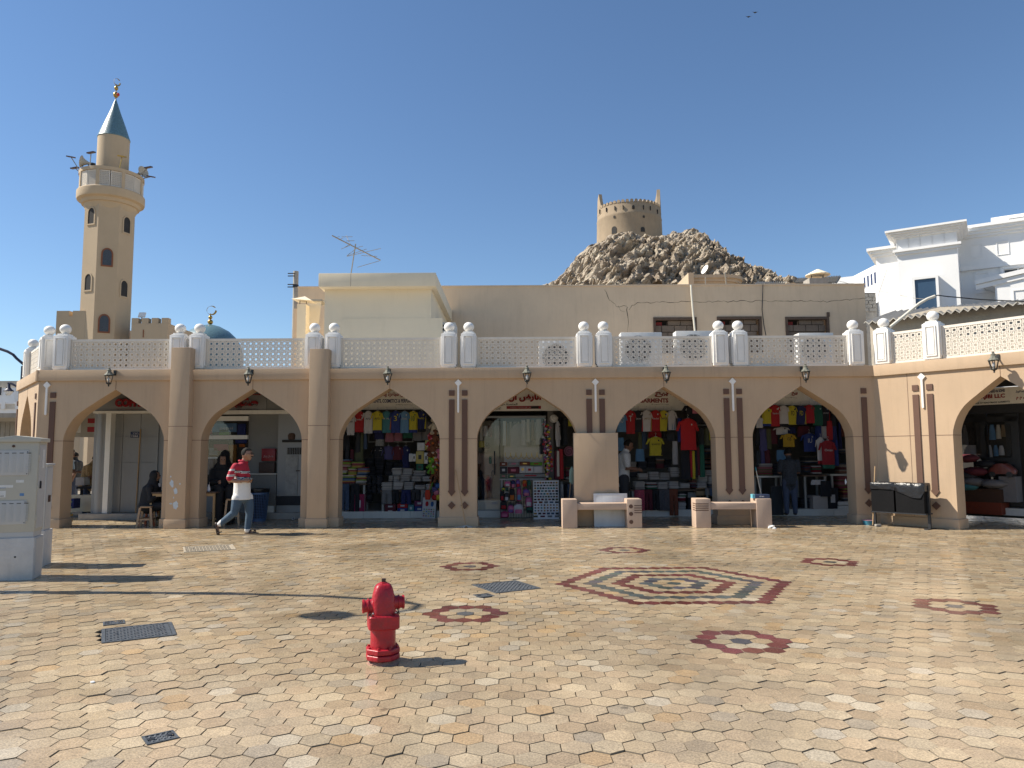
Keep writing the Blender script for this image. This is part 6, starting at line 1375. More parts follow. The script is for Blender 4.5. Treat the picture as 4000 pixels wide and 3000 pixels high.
wpart(MB().box(jx0, jx1, 18.94, 19.02, zt4, zt4 + 0.05), 'head_rail', ALU, jw); wpart(MB().box(jx0, jx1, 18.95, 19.01, 0.165, 0.19), 'sill', ALU, jw)
xh = xq(4, 238, 18.9); wpart(MB().tube([(xh, 18.9, zq(4, 1030, 18.9)), (xh, 18.9, zq(4, 760, 18.9))], 0.018, 10), 'pull_handle', BLACKM, jw, smooth=40)
gs = thing('push_sticker', 'small green PUSH sticker on the glass door', 'sticker', Q(4, 190, 865, 18.955)); MB().box(-0.03, 0.03, 0, 0.004, -0.09, 0.09).build('sticker_face', C('push_green', 20, 100, 80), gs)
for i, ch in enumerate('PUSH'): text(ch, W_, 0.018, 0.025, gs, (0, -0.002, 0.055 - 0.036 * i))
wpart(MB().box(xq(4, 205, 18.95), xq(4, 275, 18.95), 18.94, 18.965, zq(4, 1365, 18.95), zq(4, 1342, 18.95)), 'door_patch', W_, jw)
wpart(MB().box(jx0, xd + 0.1, 19.02, 19.35, 0.168, 0.42), 'inner_step', TILEW, jw)
jc = thing('jewellery_cabinet', 'pale lit cabinet of necklaces behind the glass', 'cabinet', (0.1, 19.9, 0.168))
wpart(MB().box(xd + 0.1, jx1, 19.9, 20.1, 0.168, zt4 - 0.1), 'cabinet_back', JB, jc)
for i in range(9):
    xx = xd + 0.15 + (jx1 - xd - 0.3) * i / 8.0; dm_ = [PALS['towel'][3], JB, GALV, WPIPE][i % 4]
    wpart(MB().tube([(xx, 19.7, zq(4, 700, 19.7)), (xx + 0.015 * math.sin(i), 19.7, zq(4, 430, 19.7))], 0.025 + 0.012 * (i % 3), 7), 'hanging_chain', dm_, jc, smooth=40)
wpart(MB().poly([arch_win((xd + jx1) / 2 - 0.1, zq(4, 610, 19.6), 0.42, 0.75)], 19.6, 19.66), 'arch_reflection', W_, jc)  # white arch put in for the arcade's reflection in the glass
for i in range(7):
    cx = xd + 0.2 + i * (jx1 - xd - 0.35) / 6.0; zc_ = zq(4, 800, 19.4)
    if i == 0: wpart(MB().box(xd + 0.1, jx1 - 0.02, 19.42, 19.46, zq(4, 890, 19.4), zq(4, 720, 19.4)), 'white_bust_board', W_, jc)
    wpart(MB().tube([(cx + 0.07 * math.cos(q_), 19.40, zc_ + 0.05 + 0.16 * math.sin(q_)) for q_ in [math.pi * (1 + j / 10) for j in range(11)]], 0.012, 5), 'gold_necklace', GOLD, jc)
wpart(MB().box(jx0 + 0.02, xd, 20.6, 20.7, 0.4, zt4), 'inner_partition', PLAST, jc)
for i, (x0, x1, y0, y1, c_, lb) in enumerate([(70, 105, 470, 640, PALS['towel'][4], 'cream scarf by the glass door'), (108, 160, 480, 590, W_, 'white lace card by the glass door'), (165, 215, 470, 600, BRN, 'brown beaded panel'), (230, 300, 470, 690, PALS['white'][3], 'grey lace gown'), (330, 372, 420, 700, GALW, 'silver lace gown'), (540, 590, 410, 690, W_, 'white bridal veil'), (600, 640, 400, 660, PALS['towel'][4], 'cream bridal veil'), (655, 692, 410, 640, KR, 'gold threaded gown'), (705, 770, 400, 690, PALS['white'][1], 'pale satin gown'), (60, 125, 650, 720, PACKY, 'yellow bunting card')]):
    hang(4, x0, x1, y0, y1, 19.3, c_, lb + ' inside the jewellery window', None, 'hanging_gown')
# outside display: shelf of trinkets, bags, magnet board
ts = table(4, 292, 815, 1075, 18.55, 'narrow shelf of hair trinkets in front of the glass', 0.36, ALU, 'display_shelf')
for i, (x0, x1, y0, y1, c_, lb) in enumerate([(300, 380, 1030, 1066, C('basket_green', 110, 125, 105), 'pale green trinket basket'), (388, 478, 1032, 1068, C('basket_green2', 80, 110, 90), 'dark green trinket basket'), (480, 815, 1022, 1062, CHK, 'long tray of speckled hair clips'), (298, 382, 890, 932, BRN, 'brown purse box on the upper shelf'), (392, 518, 885, 930, CHK, 'silver trinket box on the upper shelf'), (525, 640, 885, 925, BRN, 'row of brown bangles box'), (645, 780, 890, 925, PG, 'lime and pink bangle box'), (300, 380, 940, 1020, DGR, 'box of silver brooches'), (385, 520, 945, 1020, MRN, 'tray of dark red hair bands'), (525, 590, 935, 1010, W_, 'white card of green star clips'), (592, 680, 938, 1012, W_, 'white card of flower clips'), (685, 780, 938, 1010, W_, 'white card of dark earrings')]):
    carton(4, x0, x1, y0, y1, 18.62, c_, lb + ' by the jewellery shop', 0.2, name='trinket_box', cat='trinkets', band=[PP, GOLD, PR, W_][i % 4])
wpart(MB().box(-1.0 + 1.0 + Q(4, 292, 0, 18.62).x, Q(4, 800, 0, 18.62).x, 18.66, 18.85, zq(4, 936, 18.66), zq(4, 932, 18.66)), 'upper_shelf', ALU, ts); wpart(MB().box(Q(4, 292, 0, 18.62).x, Q(4, 800, 0, 18.62).x, 18.66, 18.85, zq(4, 1024, 18.66), zq(4, 1020, 18.66)), 'middle_shelf', ALU, ts)
def bag(x0, x1, y0, y1, col, pk, label):
    a, b = Q(4, x0, y1, 18.42), Q(4, x1, y0, 18.42); w_, h_ = b.x - a.x, b.z - a.z
    t = thing('childrens_bag', label, 'bag', ((a.x + b.x) / 2, 18.42, max(a.z, 0.02)), group='bags hung before the jewellery shop')
    MB().loft([[(x, z_, y + 0) for x, z_, y in sup(w_ * 0.5 * q_, 0.07 * q_, h_ * f, 4, 18)] for q_, f in ((0.85, 0.0), (1.0, 0.08), (1.0, 0.6), (0.9, 0.85), (0.5, 1.0))]).build('bag_body', col, t, smooth=50)
    MB().loft([[(x, z_ - 0.065, y) for x, z_, y in sup(w_ * 0.36 * q_, 0.03, h_ * f, 4, 14)] for q_, f in ((0.9, 0.1), (1, 0.15), (1, 0.45), (0.85, 0.5))]).build('front_pocket', pk, t, smooth=50)
    MB().tube([(-0.04, 0, h_ * 0.97), (-0.03, 0, h_ * 1.06), (0.03, 0, h_ * 1.06), (0.04, 0, h_ * 0.97)], 0.008, 5).build('bag_strap', pk, t)
FP, MG, VI = C('bag_pink', 205, 95, 140, 0.4), C('bag_magenta', 170, 40, 95, 0.4), C('bag_violet', 110, 70, 150, 0.4)
for a_ in [(350, 420, 1105, 1165, FP, W_, 'small pink bag on the upper row'), (425, 475, 1095, 1180, NV, PP, 'navy picture bag on the upper row'), (480, 530, 1090, 1175, VI, RD, 'violet and red picture bag on the upper row'), (555, 605, 1095, 1165, PO, RD, 'orange bag on the upper row'), (610, 655, 1095, 1200, GN, BLKL, 'dark green bag beside the magnet board'), (320, 355, 1180, 1215, YE, GN, 'little yellow purse'), (360, 395, 1185, 1215, GN, BLKL, 'little green purse'), (490, 545, 1185, 1330, MG, SK, 'tall magenta and blue bag'), (560, 640, 1195, 1275, VI, PP, 'violet owl bag'), (590, 665, 1285, 1395, FP, W_, 'pink rucksack with a white pocket'), (385, 460, 1380, 1465, FP, VI, 'pale pink rucksack with a violet pocket'), (455, 565, 1365, 1480, W_, FP, 'clear plastic bag with pink trim'), (600, 675, 1395, 1465, GN, BK, 'green camouflage bag'), (305, 400, 1450, 1515, MG, FP, 'magenta purse on the floor rack'), (305, 345, 1215, 1330, BK, PR, 'black bag with red trim'), (350, 400, 1235, 1330, DGR, W_, 'grey bag with white drawstrings'), (405, 470, 1190, 1330, BK, PO, 'black bag with orange laces'), (305, 380, 1330, 1425, BK, RD, 'black and red net bag')]:
    bag(a_[0], a_[1], a_[2], a_[3], a_[4], a_[5], a_[6] + ' before the jewellery shop')
rk = thing('wire_rack', 'black wire rack carrying the hanging bags', 'rack', (Q(4, 480, 1500, 18.5).x, 18.5, 0))
for i in range(14): xx = Q(4, 300, 0, 18.5).x + i * (Q(4, 680, 0, 18.5).x - Q(4, 300, 0, 18.5).x) / 13; wpart(MB().tube([(xx, 18.5, 0.02), (xx, 18.5, zq(4, 1090, 18.5))], 0.005, 5), 'wire', BLACKM, rk)
for z in (0.03, 0.3, 0.6): wpart(MB().tube([(Q(4, 300, 0, 18.5).x, 18.5, z), (Q(4, 680, 0, 18.5).x, 18.5, z)], 0.005, 5), 'wire', BLACKM, rk)
a, b = Q(4, 682, 1518, 18.3), Q(4, 965, 1095, 18.3)
mbd = thing('magnet_board', 'white board covered with rows of souvenir magnets', 'board', (a.x, 18.28, 0.01)); mbd.rotation_euler = (R(-5), 0, 0); mw_, mh_ = b.x - a.x, b.z - a.z + 0.03
MB().box(0, mw_, 0, 0.02, 0, mh_).build('board_sheet', pm('white_board', (0.62, 0.63, 0.66), 0.4, 0.05), mbd)
MB().poly([[(-0.012, -0.012), (mw_ + 0.012, -0.012), (mw_ + 0.012, mh_ + 0.012), (-0.012, mh_ + 0.012)], [(0.004, 0.004), (0.004, mh_ - 0.004), (mw_ - 0.004, mh_ - 0.004), (mw_ - 0.004, 0.004)]], -0.008, 0.022).build('board_frame', ALU, mbd)
mg_sq = [MB().box(-0.5, 0.5, -0.012, 0, -0.5, 0.5).mesh('magnet', m) for m in (BRN, TE, DGR, OLV, GRY, C('mag_gold', 170, 130, 60), MRN, DNM)]; mg_rd = [MB().lathe([(0.5, 0), (0.5, 0.012)], 14, M=Matrix.Rotation(R(90), 4, 'X')).mesh('magnet', m) for m in (C('mag_gold', 170, 130, 60), BRN, TE, GRY)]
for r in range(13):
    z = mh_ - 0.05 - r * (mh_ - 0.08) / 12.5; n = [9, 8, 9, 7, 8, 9, 7, 5, 8, 8, 8, 6, 4][r]
    for c_ in range(n):
        o = obj('magnet', rg.choice(mg_rd if r in (8, 9, 10) else mg_sq), mbd, (0.045 + (mw_ - 0.09) * c_ / max(1, n - 1), -0.001, z)); s_ = mw_ / n * (0.62 if r in (8, 9, 10) else 0.72); o.scale = (s_, 1, min(0.052, s_) * rg.uniform(0.7, 1.0))
# hair garlands, white shirt, football, dark shop beside the jewellery
for i, (x, y0, y1, cs, lb) in enumerate([(815, 380, 900, [PR, PP, VI, W_], 'red and violet hair-clip garland'), (855, 440, 1090, [YE, W_, PP], 'yellow and white flower garland'), (870, 660, 1000, [PP, PO, PR], 'pink and orange flower garland'), (832, 820, 1120, [YE, PP, PG], 'long mixed flower garland')]):
    t = thing('flower_garland', lb + ' beside the glass window', 'garland', Q(4, x, y1, 18.5)); L = Q(4, x, y0, 18.5).z - t.location.z
    MB().tube([(0, 0, 0), (0.01, 0, L)], 0.006, 5).build('cord', BLACKM, t)
    for ci, c_ in enumerate(cs):
        m = MB()
        for q_ in range(int(L / 0.055)):
            if q_ % len(cs) == ci: m.ball((rg.uniform(-0.05, 0.05), rg.uniform(-0.04, 0.02), 0.03 + q_ * 0.055), rg.uniform(0.022, 0.04), 7, 5, (1.2, 0.8, 0.9))
        kind(m.build('flower_heads', c_, t, smooth=60), 'stuff')
hang(4, 760, 800, 620, 800, 18.5, BK, 'black hair switch hanging by the garlands', None, 'hair_switch', 0.6); hang(4, 775, 815, 640, 780, 18.52, PNK, 'dusty pink hair switch hanging by the garlands', None, 'hair_switch', 0.6)
fbp = Q(4, 910, 395, 18.6); tag(MB().ball((0, 0, 0), 0.105, 20, 14).build('football', pm('football_white', (0.55, 0.53, 0.5), 0.4, 0.5, 22), loc=tuple(fbp), smooth=60), 'white football with orange marks hung in a bag above the white shirt', 'ball')
shirt(4, 925, 992, 425, 712, 18.62, W_, 'narrow white shirt turned sideways beside the garlands', None, rz=R(55), long=True)
hang(4, 918, 965, 760, 1085, 18.65, MRN, 'dark red tracksuit top hanging below the white shirt', 'tracksuits beside the garlands'); hang(4, 960, 1020, 740, 1080, 18.7, RD, 'red and white tracksuit top hanging below the white shirt', 'tracksuits beside the garlands'); hang(4, 945, 975, 760, 1050, 18.62, PALS['towel'][4], 'cream scarf between the tracksuits')
hang(4, 1010, 1065, 400, 690, 19.2, DGR, 'long charcoal gown in the dark shop corner'); hang(4, 1075, 1150, 380, 480, 19.2, YE, 'dim yellow shirt high in the dark shop corner'); hang(4, 960, 1010, 380, 700, 19.3, BK, 'long black gown in the dark shop corner')
stack(4, 1040, 1150, 940, 1050, 19.1, 'pink', 'stack of pink folded cloth beside the green mop', None); stack(4, 1030, 1130, 1055, 1085, 19.05, 'white', 'low stack of white cloth beside the green mop', None)
cu = thing('rolled_rug', 'rolled pink rug showing its spiral end', 'rug', Q(4, 1085, 765, 19.2)); MB().tube([(0, 0, 0), (0, 0.8, 0)], 0.13, 18).build('rug_roll', PNK, cu, smooth=40)
MB().tube([((0.12 - 0.0045 * q_) * math.cos(q_ * 0.5), -0.006, (0.12 - 0.0045 * q_) * math.sin(q_ * 0.5)) for q_ in range(25)], 0.007, 5).build('spiral_edge', MRN, cu)
table(4, 975, 1160, 1090, 18.95, 'small table with cloth stacks beside the green mop', 0.5)
for i, (x0, x1, c_) in enumerate([(985, 1020, W_), (1025, 1060, BK), (1065, 1110, DNM), (1112, 1150, GRY)]): hang(4, x0, x1, 1140, 1330, 18.93, c_, ['white', 'black', 'denim blue', 'grey'][i] + ' trousers hung from the small table by the mop', 'trousers by the mop', 'hanging_trousers', 0.9, True, 'trousers')

# ------------------------------------------------------------------ arch with GARMENTS in red
b5 = board('sign_board', 'faded GARMENTS sign in red on a pale wall', XB[3] + 1.0, XB[4] - 0.1, zq(5, 300, 18.92)); PINKL = C('faded_red_lettering', 170, 84, 88, 0.6)
put(b5, 'GARMENTS', PINKL, 5, 312, 642, 162, 214, bold=0.05); put(b5, 'بيع', PINKL, 5, 488, 645, 90, 150, True, bold=0.05); put(b5, 'س.ت: ١٠٢٣٦٠٥٨ ص.ب ٢١١', BLKL, 5, 452, 645, 222, 238, True); put(b5, 'نور حض', PINKL, 5, 550, 612, 52, 70, True)
g5 = 'shirts hung in a row under the red GARMENTS sign'
for a_ in [(60, 160, 330, 545, SK, 'sky blue shirt half behind the pier casing', dict(pcol=W_, printed='AD')), (160, 262, 300, 568, RD, 'red and white shirt with a white T', dict(pcol=W_, printed='T', hem=RD)), (255, 350, 300, 545, BK, 'navy shirt with a red band and QATAR AIRWAYS print', dict(pcol=W_, printed='QATAR AIRWAYS', side=RD)), (346, 450, 298, 540, W_, 'white shirt printed AFD with gold edges', dict(pcol=C('gold_print', 160, 130, 70), printed='AFD', side=C('gold_trim', 170, 140, 80))), (448, 550, 296, 538, RD, 'red shirt with white cuffs in the middle of the row', dict(sleeve=RD, pcol=W_, printed='Standard')), (545, 638, 300, 535, YE, 'yellow shirt printed AFD with a navy flank', dict(side=NV, pcol=NV, printed='AFD')), (636, 728, 300, 524, W_, 'white shirt with sky blue stripes', dict(stripes=SK))]:
    shirt(5, a_[0], a_[1], a_[2], a_[3], YJ, a_[4], a_[5], g5, **a_[6])
shirt(5, 428, 572, 600, 815, 18.95, YE, 'yellow KAFD shirt hung low above the cloth stacks', None, printed='KAFD', pcol=BK, side=BK)
shirt(5, 785, 955, 390, 752, 18.45, C('bright_red_knit', 196, 26, 34), 'long bright red shirt hung forward on its own', None, collar=GN, pcol=W_)
shirt(5, 850, 1040, 225, 440, 18.6, BK, 'black shirt with a pink anchor crest up by the arch', None, pcol=PP, printed='I')
hang(5, 750, 800, 390, 660, 18.7, RB, 'royal blue shirt edge-on behind the long red shirt'); hang(5, 1030, 1120, 300, 420, 18.9, TE, 'teal garment high by the arch edge')
for i, (x0, x1, y0, y1, c_, lb) in enumerate([(690, 750, 650, 915, W_, 'white, red and green top beside the yellow KAFD shirt'), (790, 895, 755, 1080, BK, 'black and red kit hanging below the long red shirt'), (890, 915, 760, 1060, RD, 'red kit edge below the long red shirt'), (915, 945, 760, 1080, YE, 'yellow kit edge below the long red shirt'), (945, 970, 740, 1060, BK, 'black kit edge below the long red shirt'), (965, 1000, 720, 1040, MRN, 'wine red kit edge by the right rail'), (1000, 1050, 690, 1060, GN, 'green, white and red kit by the right rail'), (985, 1050, 500, 690, DGR, 'grey striped top on the back rail'), (1050, 1110, 500, 700, OLV, 'olive top on the back rail'), (1105, 1165, 545, 640, YE, 'yellow sleeve sticking out of the back rail'), (415, 565, 540, 610, RD, 'red shorts row under the middle shirts'), (300, 345, 550, 780, OLV, 'mustard trousers hanging behind the shopkeeper'), (340, 400, 540, 740, DNM, 'pale denim hanging behind the shopkeeper'), (270, 370, 740, 880, SK, 'sky blue cloth draped behind the shopkeeper'), (65, 140, 610, 760, SK, 'sky blue hooded top beside the shopkeeper'), (565, 620, 540, 620, BK, 'black crest shirt under the row'), (620, 720, 545, 650, DGR, 'grey shirt under the striped shirt'), (1125, 1180, 760, 975, BRN, 'rust cloth hanging at the right edge')]):
    hang(5, x0, x1, y0, y1, 18.75 if 740 < x0 < 1010 and y0 > 640 else 19.25, c_, lb)
rail(5, 965, 1140, 468, 19.3, 'steel rail at the back of the GARMENTS shop')
m5, w5 = 'cloth stacks in the GARMENTS shop', 'white stacks on the GARMENTS table'
for x0, x1, y0, y1, pl in [(188, 290, 885, 1000, 'mixed'), (295, 400, 860, 975, 'dark'), (400, 500, 835, 960, 'dark'), (500, 600, 850, 960, 'mixed'), (600, 680, 860, 950, 'dark'), (185, 300, 1000, 1060, 'dark')]: stack(5, x0, x1, y0, y1, 19.3, pl, 'stack of tied dark clothes behind the white stacks of the GARMENTS shop', m5)
for x0, x1, y0, y1 in [(300, 420, 1018, 1085), (422, 545, 1000, 1088), (546, 668, 1008, 1090), (660, 772, 948, 1060), (970, 1095, 1040, 1115), (1097, 1185, 1040, 1130), (1055, 1180, 980, 1035)]: stack(5, x0, x1, y0, y1, 19.1, 'white', 'upper stack of white cloth on the GARMENTS table', w5, ht=0.024)
for x0, x1, y0, y1, pl in [(258, 384, 1110, 1200, 'white'), (386, 523, 1120, 1196, 'red'), (525, 645, 1115, 1195, 'white'), (647, 772, 1110, 1190, 'white'), (775, 897, 1125, 1186, 'white'), (900, 966, 1100, 1182, 'mixed'), (968, 1090, 1118, 1180, 'white'), (1092, 1186, 1130, 1182, 'mixed')]: stack(5, x0, x1, y0, y1, 18.92, pl, {'white': 'front stack of white cloth on the GARMENTS table', 'red': 'stack of red and green striped cloth on the GARMENTS table', 'mixed': 'small stack of coloured cloth on the GARMENTS table'}[pl], w5 if pl == 'white' else 'coloured stacks on the GARMENTS table', ht=0.022)
table(5, 215, 1190, 1202, 18.9, 'long table loaded with white cloth in the GARMENTS shop', 0.75)
stack(5, 1060, 1130, 730, 980, 19.4, 'mixed', 'tall shelf stack of dim folded cloth at the right of the GARMENTS shop', None)
for (x0, x1, y0, y1, c_, lb) in [(258, 372, 1205, 1440, FLW, 'red and white patterned cloth hung from the GARMENTS table'), (378, 460, 1200, 1435, MRN, 'dark red trousers hung from the GARMENTS table'), (460, 540, 1200, 1435, BK, 'black trousers hung from the GARMENTS table'), (540, 655, 1198, 1440, BWP, 'dark floral cloth hung from the GARMENTS table'), (658, 750, 1194, 1495, BRN, 'rust brown leggings hung longest from the GARMENTS table'), (1060, 1110, 1185, 1260, GRY, 'grey shorts hung at the table end'), (1110, 1165, 1185, 1270, DNM, 'denim shorts hung at the table end')]:
    hang(5, x0, x1, y0, y1, 18.86, c_, lb, None, 'hanging_cloth', 0.95, 'leggings' in lb or 'trousers' in lb)
stack(5, 752, 850, 1250, 1330, 19.0, 'red', 'red and white packs under the GARMENTS table', None); stack(5, 745, 850, 1340, 1430, 19.0, 'white', 'white packs under the GARMENTS table', None)
carton(5, 868, 960, 1230, 1295, 19.0, C('grey_carton', 130, 130, 132), 'grey carton on dark boxes under the table'); carton(5, 872, 960, 1298, 1455, 19.0, BK, 'dark shoe boxes under the grey carton', band=RD); carton(5, 962, 1055, 1185, 1268, 18.9, KR, 'brown paper bag at the end of the GARMENTS table')
# ------------------------------------------------------------------ arch of the man in the dark plaid shirt
b6 = board('sign_board', 'pale sign with a short red Arabic word', XB[4] + 0.1, XB[5] - 1.0, zq(6, 240, 18.92))
put(b6, 'بيع', REDL, 6, 472, 540, 92, 134, True, bold=0.05); put(b6, 'س.ت: ١٢٣٤٥٦٧ ص.ب ١١', BLKL, 6, 402, 532, 148, 162, True)
g6 = 'shirts hung in a row over the man in plaid'
for a_ in [(70, 142, 380, 500, W_, 'white shirt corner at the far end of the plaid man row', {}), (138, 240, 268, 480, YE, 'yellow shirt with blue hem and dark badge', dict(hem=RB, pcol=GN)), (236, 336, 236, 482, RD, 'red shirt with white cuffs over the man in plaid', dict(pcol=W_, printed='Standard')), (330, 432, 246, 484, W_, 'white shirt with blue stripes over the man in plaid', dict(stripes=SK, hem=BK)), (430, 530, 246, 462, YE, 'yellow shirt printed FD over the man in plaid', dict(pcol=BK, printed='FD', side=NV)), (526, 630, 246, 462, NV, 'navy shirt printed FD with yellow flash', dict(pcol=YE, printed='FD', side=YE)), (626, 728, 236, 446, C('rich_red', 178, 30, 44), 'deep red shirt with green cuffs and round badge', dict(pcol=GN)), (718, 826, 236, 472, GN, 'dark green shirt beside the deep red one', dict(pcol=W_)), (812, 900, 236, 480, BK, 'black and red shirt with QATAR AIRWAYS print at the row end', dict(pcol=W_, printed='QATAR AIRWAYS', side=RD))]:
    shirt(6, a_[0], a_[1], a_[2], a_[3], YJ, a_[4], a_[5], g6, **a_[6])
shirt(6, 376, 505, 565, 716, 19.0, C('mustard_yellow', 190, 150, 30), 'mustard yellow football shorts with black lines', None, pcol=BK, hook=False, printed='GS')
shirt(6, 612, 740, 560, 770, 19.1, RB, 'royal blue shirt with white lines hung low', None, pcol=W_, printed='IU')
shirt(6, 295, 430, 490, 575, 19.15, W_, 'white shirt with three black stripes hung low', None, pcol=BK)
shirt(6, 822, 955, 640, 960, 18.5, C('wine_red', 150, 22, 38), 'red football kit with green and white hem hung forward', None, hem=GN, pcol=W_, printed='Oman')
shirt(6, 768, 840, 610, 910, 18.6, W_, 'white kit with red hem beside the red football kit', None, hem=RD)
for i, (x0, x1, y0, y1, c_, lb) in enumerate([(108, 190, 510, 760, PUR, 'mauve dress hanging at the side wall'), (60, 110, 500, 700, BK, 'black top with white print at the side wall'), (188, 240, 510, 740, OLV, 'pale green dress at the side wall'), (240, 312, 500, 680, MRN, 'dark red dress beside the pale green one'), (312, 375, 560, 720, BK, 'black dress beside the mustard shorts'), (420, 520, 490, 560, NV, 'dark blue cloth behind the striped shirts'), (540, 680, 480, 600, MRN, 'dim red cloth hanging at the back'), (680, 730, 490, 560, DGR, 'grey cloth hanging at the back'), (740, 815, 480, 620, RB, 'blue shirt behind the white adidas-striped one'), (808, 880, 455, 620, W_, 'white shirt with grey print under the green shirt'), (870, 935, 420, 640, RD, 'red top hanging edge-on at the row end'), (930, 985, 480, 760, NV, 'navy striped top edge-on beyond the red football kit'), (955, 1000, 640, 930, RB, 'blue kit edge-on beyond the red football kit'), (925, 975, 340, 480, BK, 'black top with white stripes up at the row end'), (70, 120, 760, 940, DGR, 'grey shawl hanging low at the side wall'), (120, 165, 760, 910, PUR, 'violet shawl hanging low at the side wall'), (165, 230, 750, 905, MRN, 'wine shawl hanging low at the side wall'), (300, 415, 750, 880, SK, 'pale blue striped blouse hanging low'), (1035, 1100, 440, 600, BRN, 'brown garment in the dim corner'), (1005, 1035, 430, 740, NV, 'dark blue garment in the dim corner')]):
    hang(6, x0, x1, y0, y1, 18.7 if x0 > 860 and x0 < 1000 else 19.3, c_, lb)
m6 = 'cloth stacks round the man in plaid'
for x0, x1, y0, y1, pl in [(92, 268, 940, 1040, 'pink'), (105, 265, 905, 942, 'white'), (268, 350, 900, 1040, 'dark'), (615, 780, 820, 900, 'mixed'), (615, 700, 930, 1000, 'mixed'), (705, 822, 930, 1020, 'red'), (1010, 1190, 740, 800, 'mixed'), (1010, 1180, 900, 1020, 'mixed'), (1005, 1130, 1050, 1190, 'pink'), (1130, 1190, 1060, 1180, 'mixed'), (1060, 1195, 1185, 1250, 'towel'), (1060, 1190, 1250, 1335, 'mixed'), (580, 710, 1295, 1450, 'dark')]:
    stack(6, x0, x1, y0, y1, 19.15, pl, {'pink': 'stack of dusty pink folded cloth near the man in plaid', 'white': 'thin pale stack near the man in plaid', 'dark': 'stack of dark folded cloth near the man in plaid', 'mixed': 'stack of mixed folded cloth near the man in plaid', 'red': 'stack of red and green cloth near the man in plaid', 'towel': 'stack of bright towels near the man in plaid'}[pl], m6 + ' ' + pl)
table(6, 90, 385, 1045, 19.0, 'table under the pink cloth beside the man in plaid', 0.5, TILEW); table(6, 600, 880, 1035, 19.0, 'table heaped with cloth in front of the man in plaid', 0.6); table(6, 910, 1200, 1025, 19.1, 'shelf table at the right of the plaid man shop', 0.5, TILEW)
hang(6, 240, 370, 1160, 1490, 18.85, DGR, 'long charcoal cloth draped from the table beside the man in plaid'); hang(6, 690, 870, 1090, 1145, 18.9, W_, 'white cloth thrown over the table edge'); hang(6, 800, 920, 1100, 1280, 18.85, BK, 'black jacket with white stripes slung over a carton')
carton(6, 722, 880, 1270, 1445, 18.92, C('white_big_carton', 190, 180, 175), 'big white carton wrapped in plastic on the shop step', 0.4); carton(6, 885, 1000, 1180, 1440, 19.0, BK, 'tall stack of black shoe boxes', band=W_)
for i in range(3): carton(6, 1005, 1205, 1338 + 46 * i, 1380 + 46 * i, 18.95, TILEW, ['upper', 'middle', 'lowest'][i] + ' white slab box at the right of the plaid man shop', 0.4, name='white_box')
for i, x in enumerate((978, 1048)):
    t = thing('daylight_slot', 'small bright glazed slot ' + ('beside the arch edge' if i else 'behind the last black shirt'), 'window', Q(6, x, 395, 22.29)); MB().box(-0.07, 0.07, -0.02, 0.0, -0.09, 0.09).build('frame', WHITE, t)
    for z in (-0.045, 0.045): MB().box(-0.06, 0.06, -0.025, -0.021, z - 0.03, z + 0.03).build('pane', pm('painted_sky_pane', (0.75, 0.85, 0.95), 0.3, 0.02), t)  # opaque panes; the daylight is put in as pale blue colour

# ------------------------------------------------------------------ coffee shop (first two arches)
cx0, cx1 = xq(1, 455, 19.0), XB[1] - 0.1
cz1 = zq(1, 375, 19.0)
cf = thing('coffee_shop', 'grey panelled coffee shop front with a rounded metal corner', 'shop', ((cx0 + cx1) / 2, 19.0, 0.15))
wpart(MB().box(cx0 - 0.2, cx1, 19.12, 19.25, 0, 3.28), 'front_wall', ALU, cf)
cols = [xq(1, x, 19.05) for x in (585, 705, 895, 1092)]; rows_ = [0.17, zq(1, 903, 19.05), zq(1, 620, 19.05), cz1]
for i in range(3):
    for j in range(3): wpart(MB().box(cols[i] + 0.006, cols[i + 1] - 0.006, 19.08, 19.125, rows_[j] + 0.006, rows_[j + 1] - 0.006), 'wall_panel', ALU, cf)
wpart(MB().lathe([(0.17, 0.16), (0.17, cz1)], 28, (xq(1, 500, 19.0), 19.05, 0)), 'rounded_corner', ALU, cf, smooth=40)
wpart(MB().box(xq(1, 530, 18.9), xq(1, 585, 18.9), 18.86, 19.08, 0.16, cz1), 'corner_post', SIGNW, cf)
wpart(MB().box(cx0 - 0.3, cx1, 18.75, 19.12, 0.0, 0.155), 'front_step', CONC, cf, bevel=0.01)
wpart(MB().box(cx0 - 0.1, cx1, 18.85, 19.1, cz1, cz1 + 0.06), 'lintel_trim', SIGNW, cf)
b1 = board('sign_board', 'grey fascia with red raised COFFEE SHOP letters', cx0 - 0.1, xq(1, 1250, 18.9), cz1 + 0.065, m=ALU)
put(b1, 'COFFEE SHOP', REDL, 1, 640, 1270, 212, 304, bold=0.05, ext=0.02, Y=18.89); put(b1, 'TEL 24713 COFFEE AND JUICE', pm('faint_red_print', (0.3, 0.14, 0.13), 0.6, 0.1), 1, 650, 885, 322, 338); put(b1, 'مقهى', REDL, 1, 615, 700, 148, 172, True)
np_ = thing('number_plate', 'blue house number plate reading 1266', 'sign', Q(1, 850, 603, 19.06)); MB().box(-0.115, 0.115, 0, 0.012, -0.075, 0.075).build('plate', C('plate_blue', 34, 58, 98, 0.4), np_)
text('1266', W_, 0.17, 0.05, np_, (0, -0.003, -0.035), bold=0.03); text(arab('١٢٦٦'), W_, 0.15, 0.045, np_, (0.01, -0.003, 0.035), bold=0.03); MB().box(-0.11, 0.11, -0.002, 0.0, -0.002, 0.002).build('dividing_line', W_, np_)
pl1 = thing('leaning_pole', 'worn wooden pole leaning on the grey panels', 'pole', (Q(1, 862, 1430, 18.9).x, 18.88, 0.155)); MB().tube([(0, 0, 0), tuple(Q(1, 910, 540, 19.03) - pl1.location)], 0.018, 8).build('shaft', STICK, pl1, smooth=40)
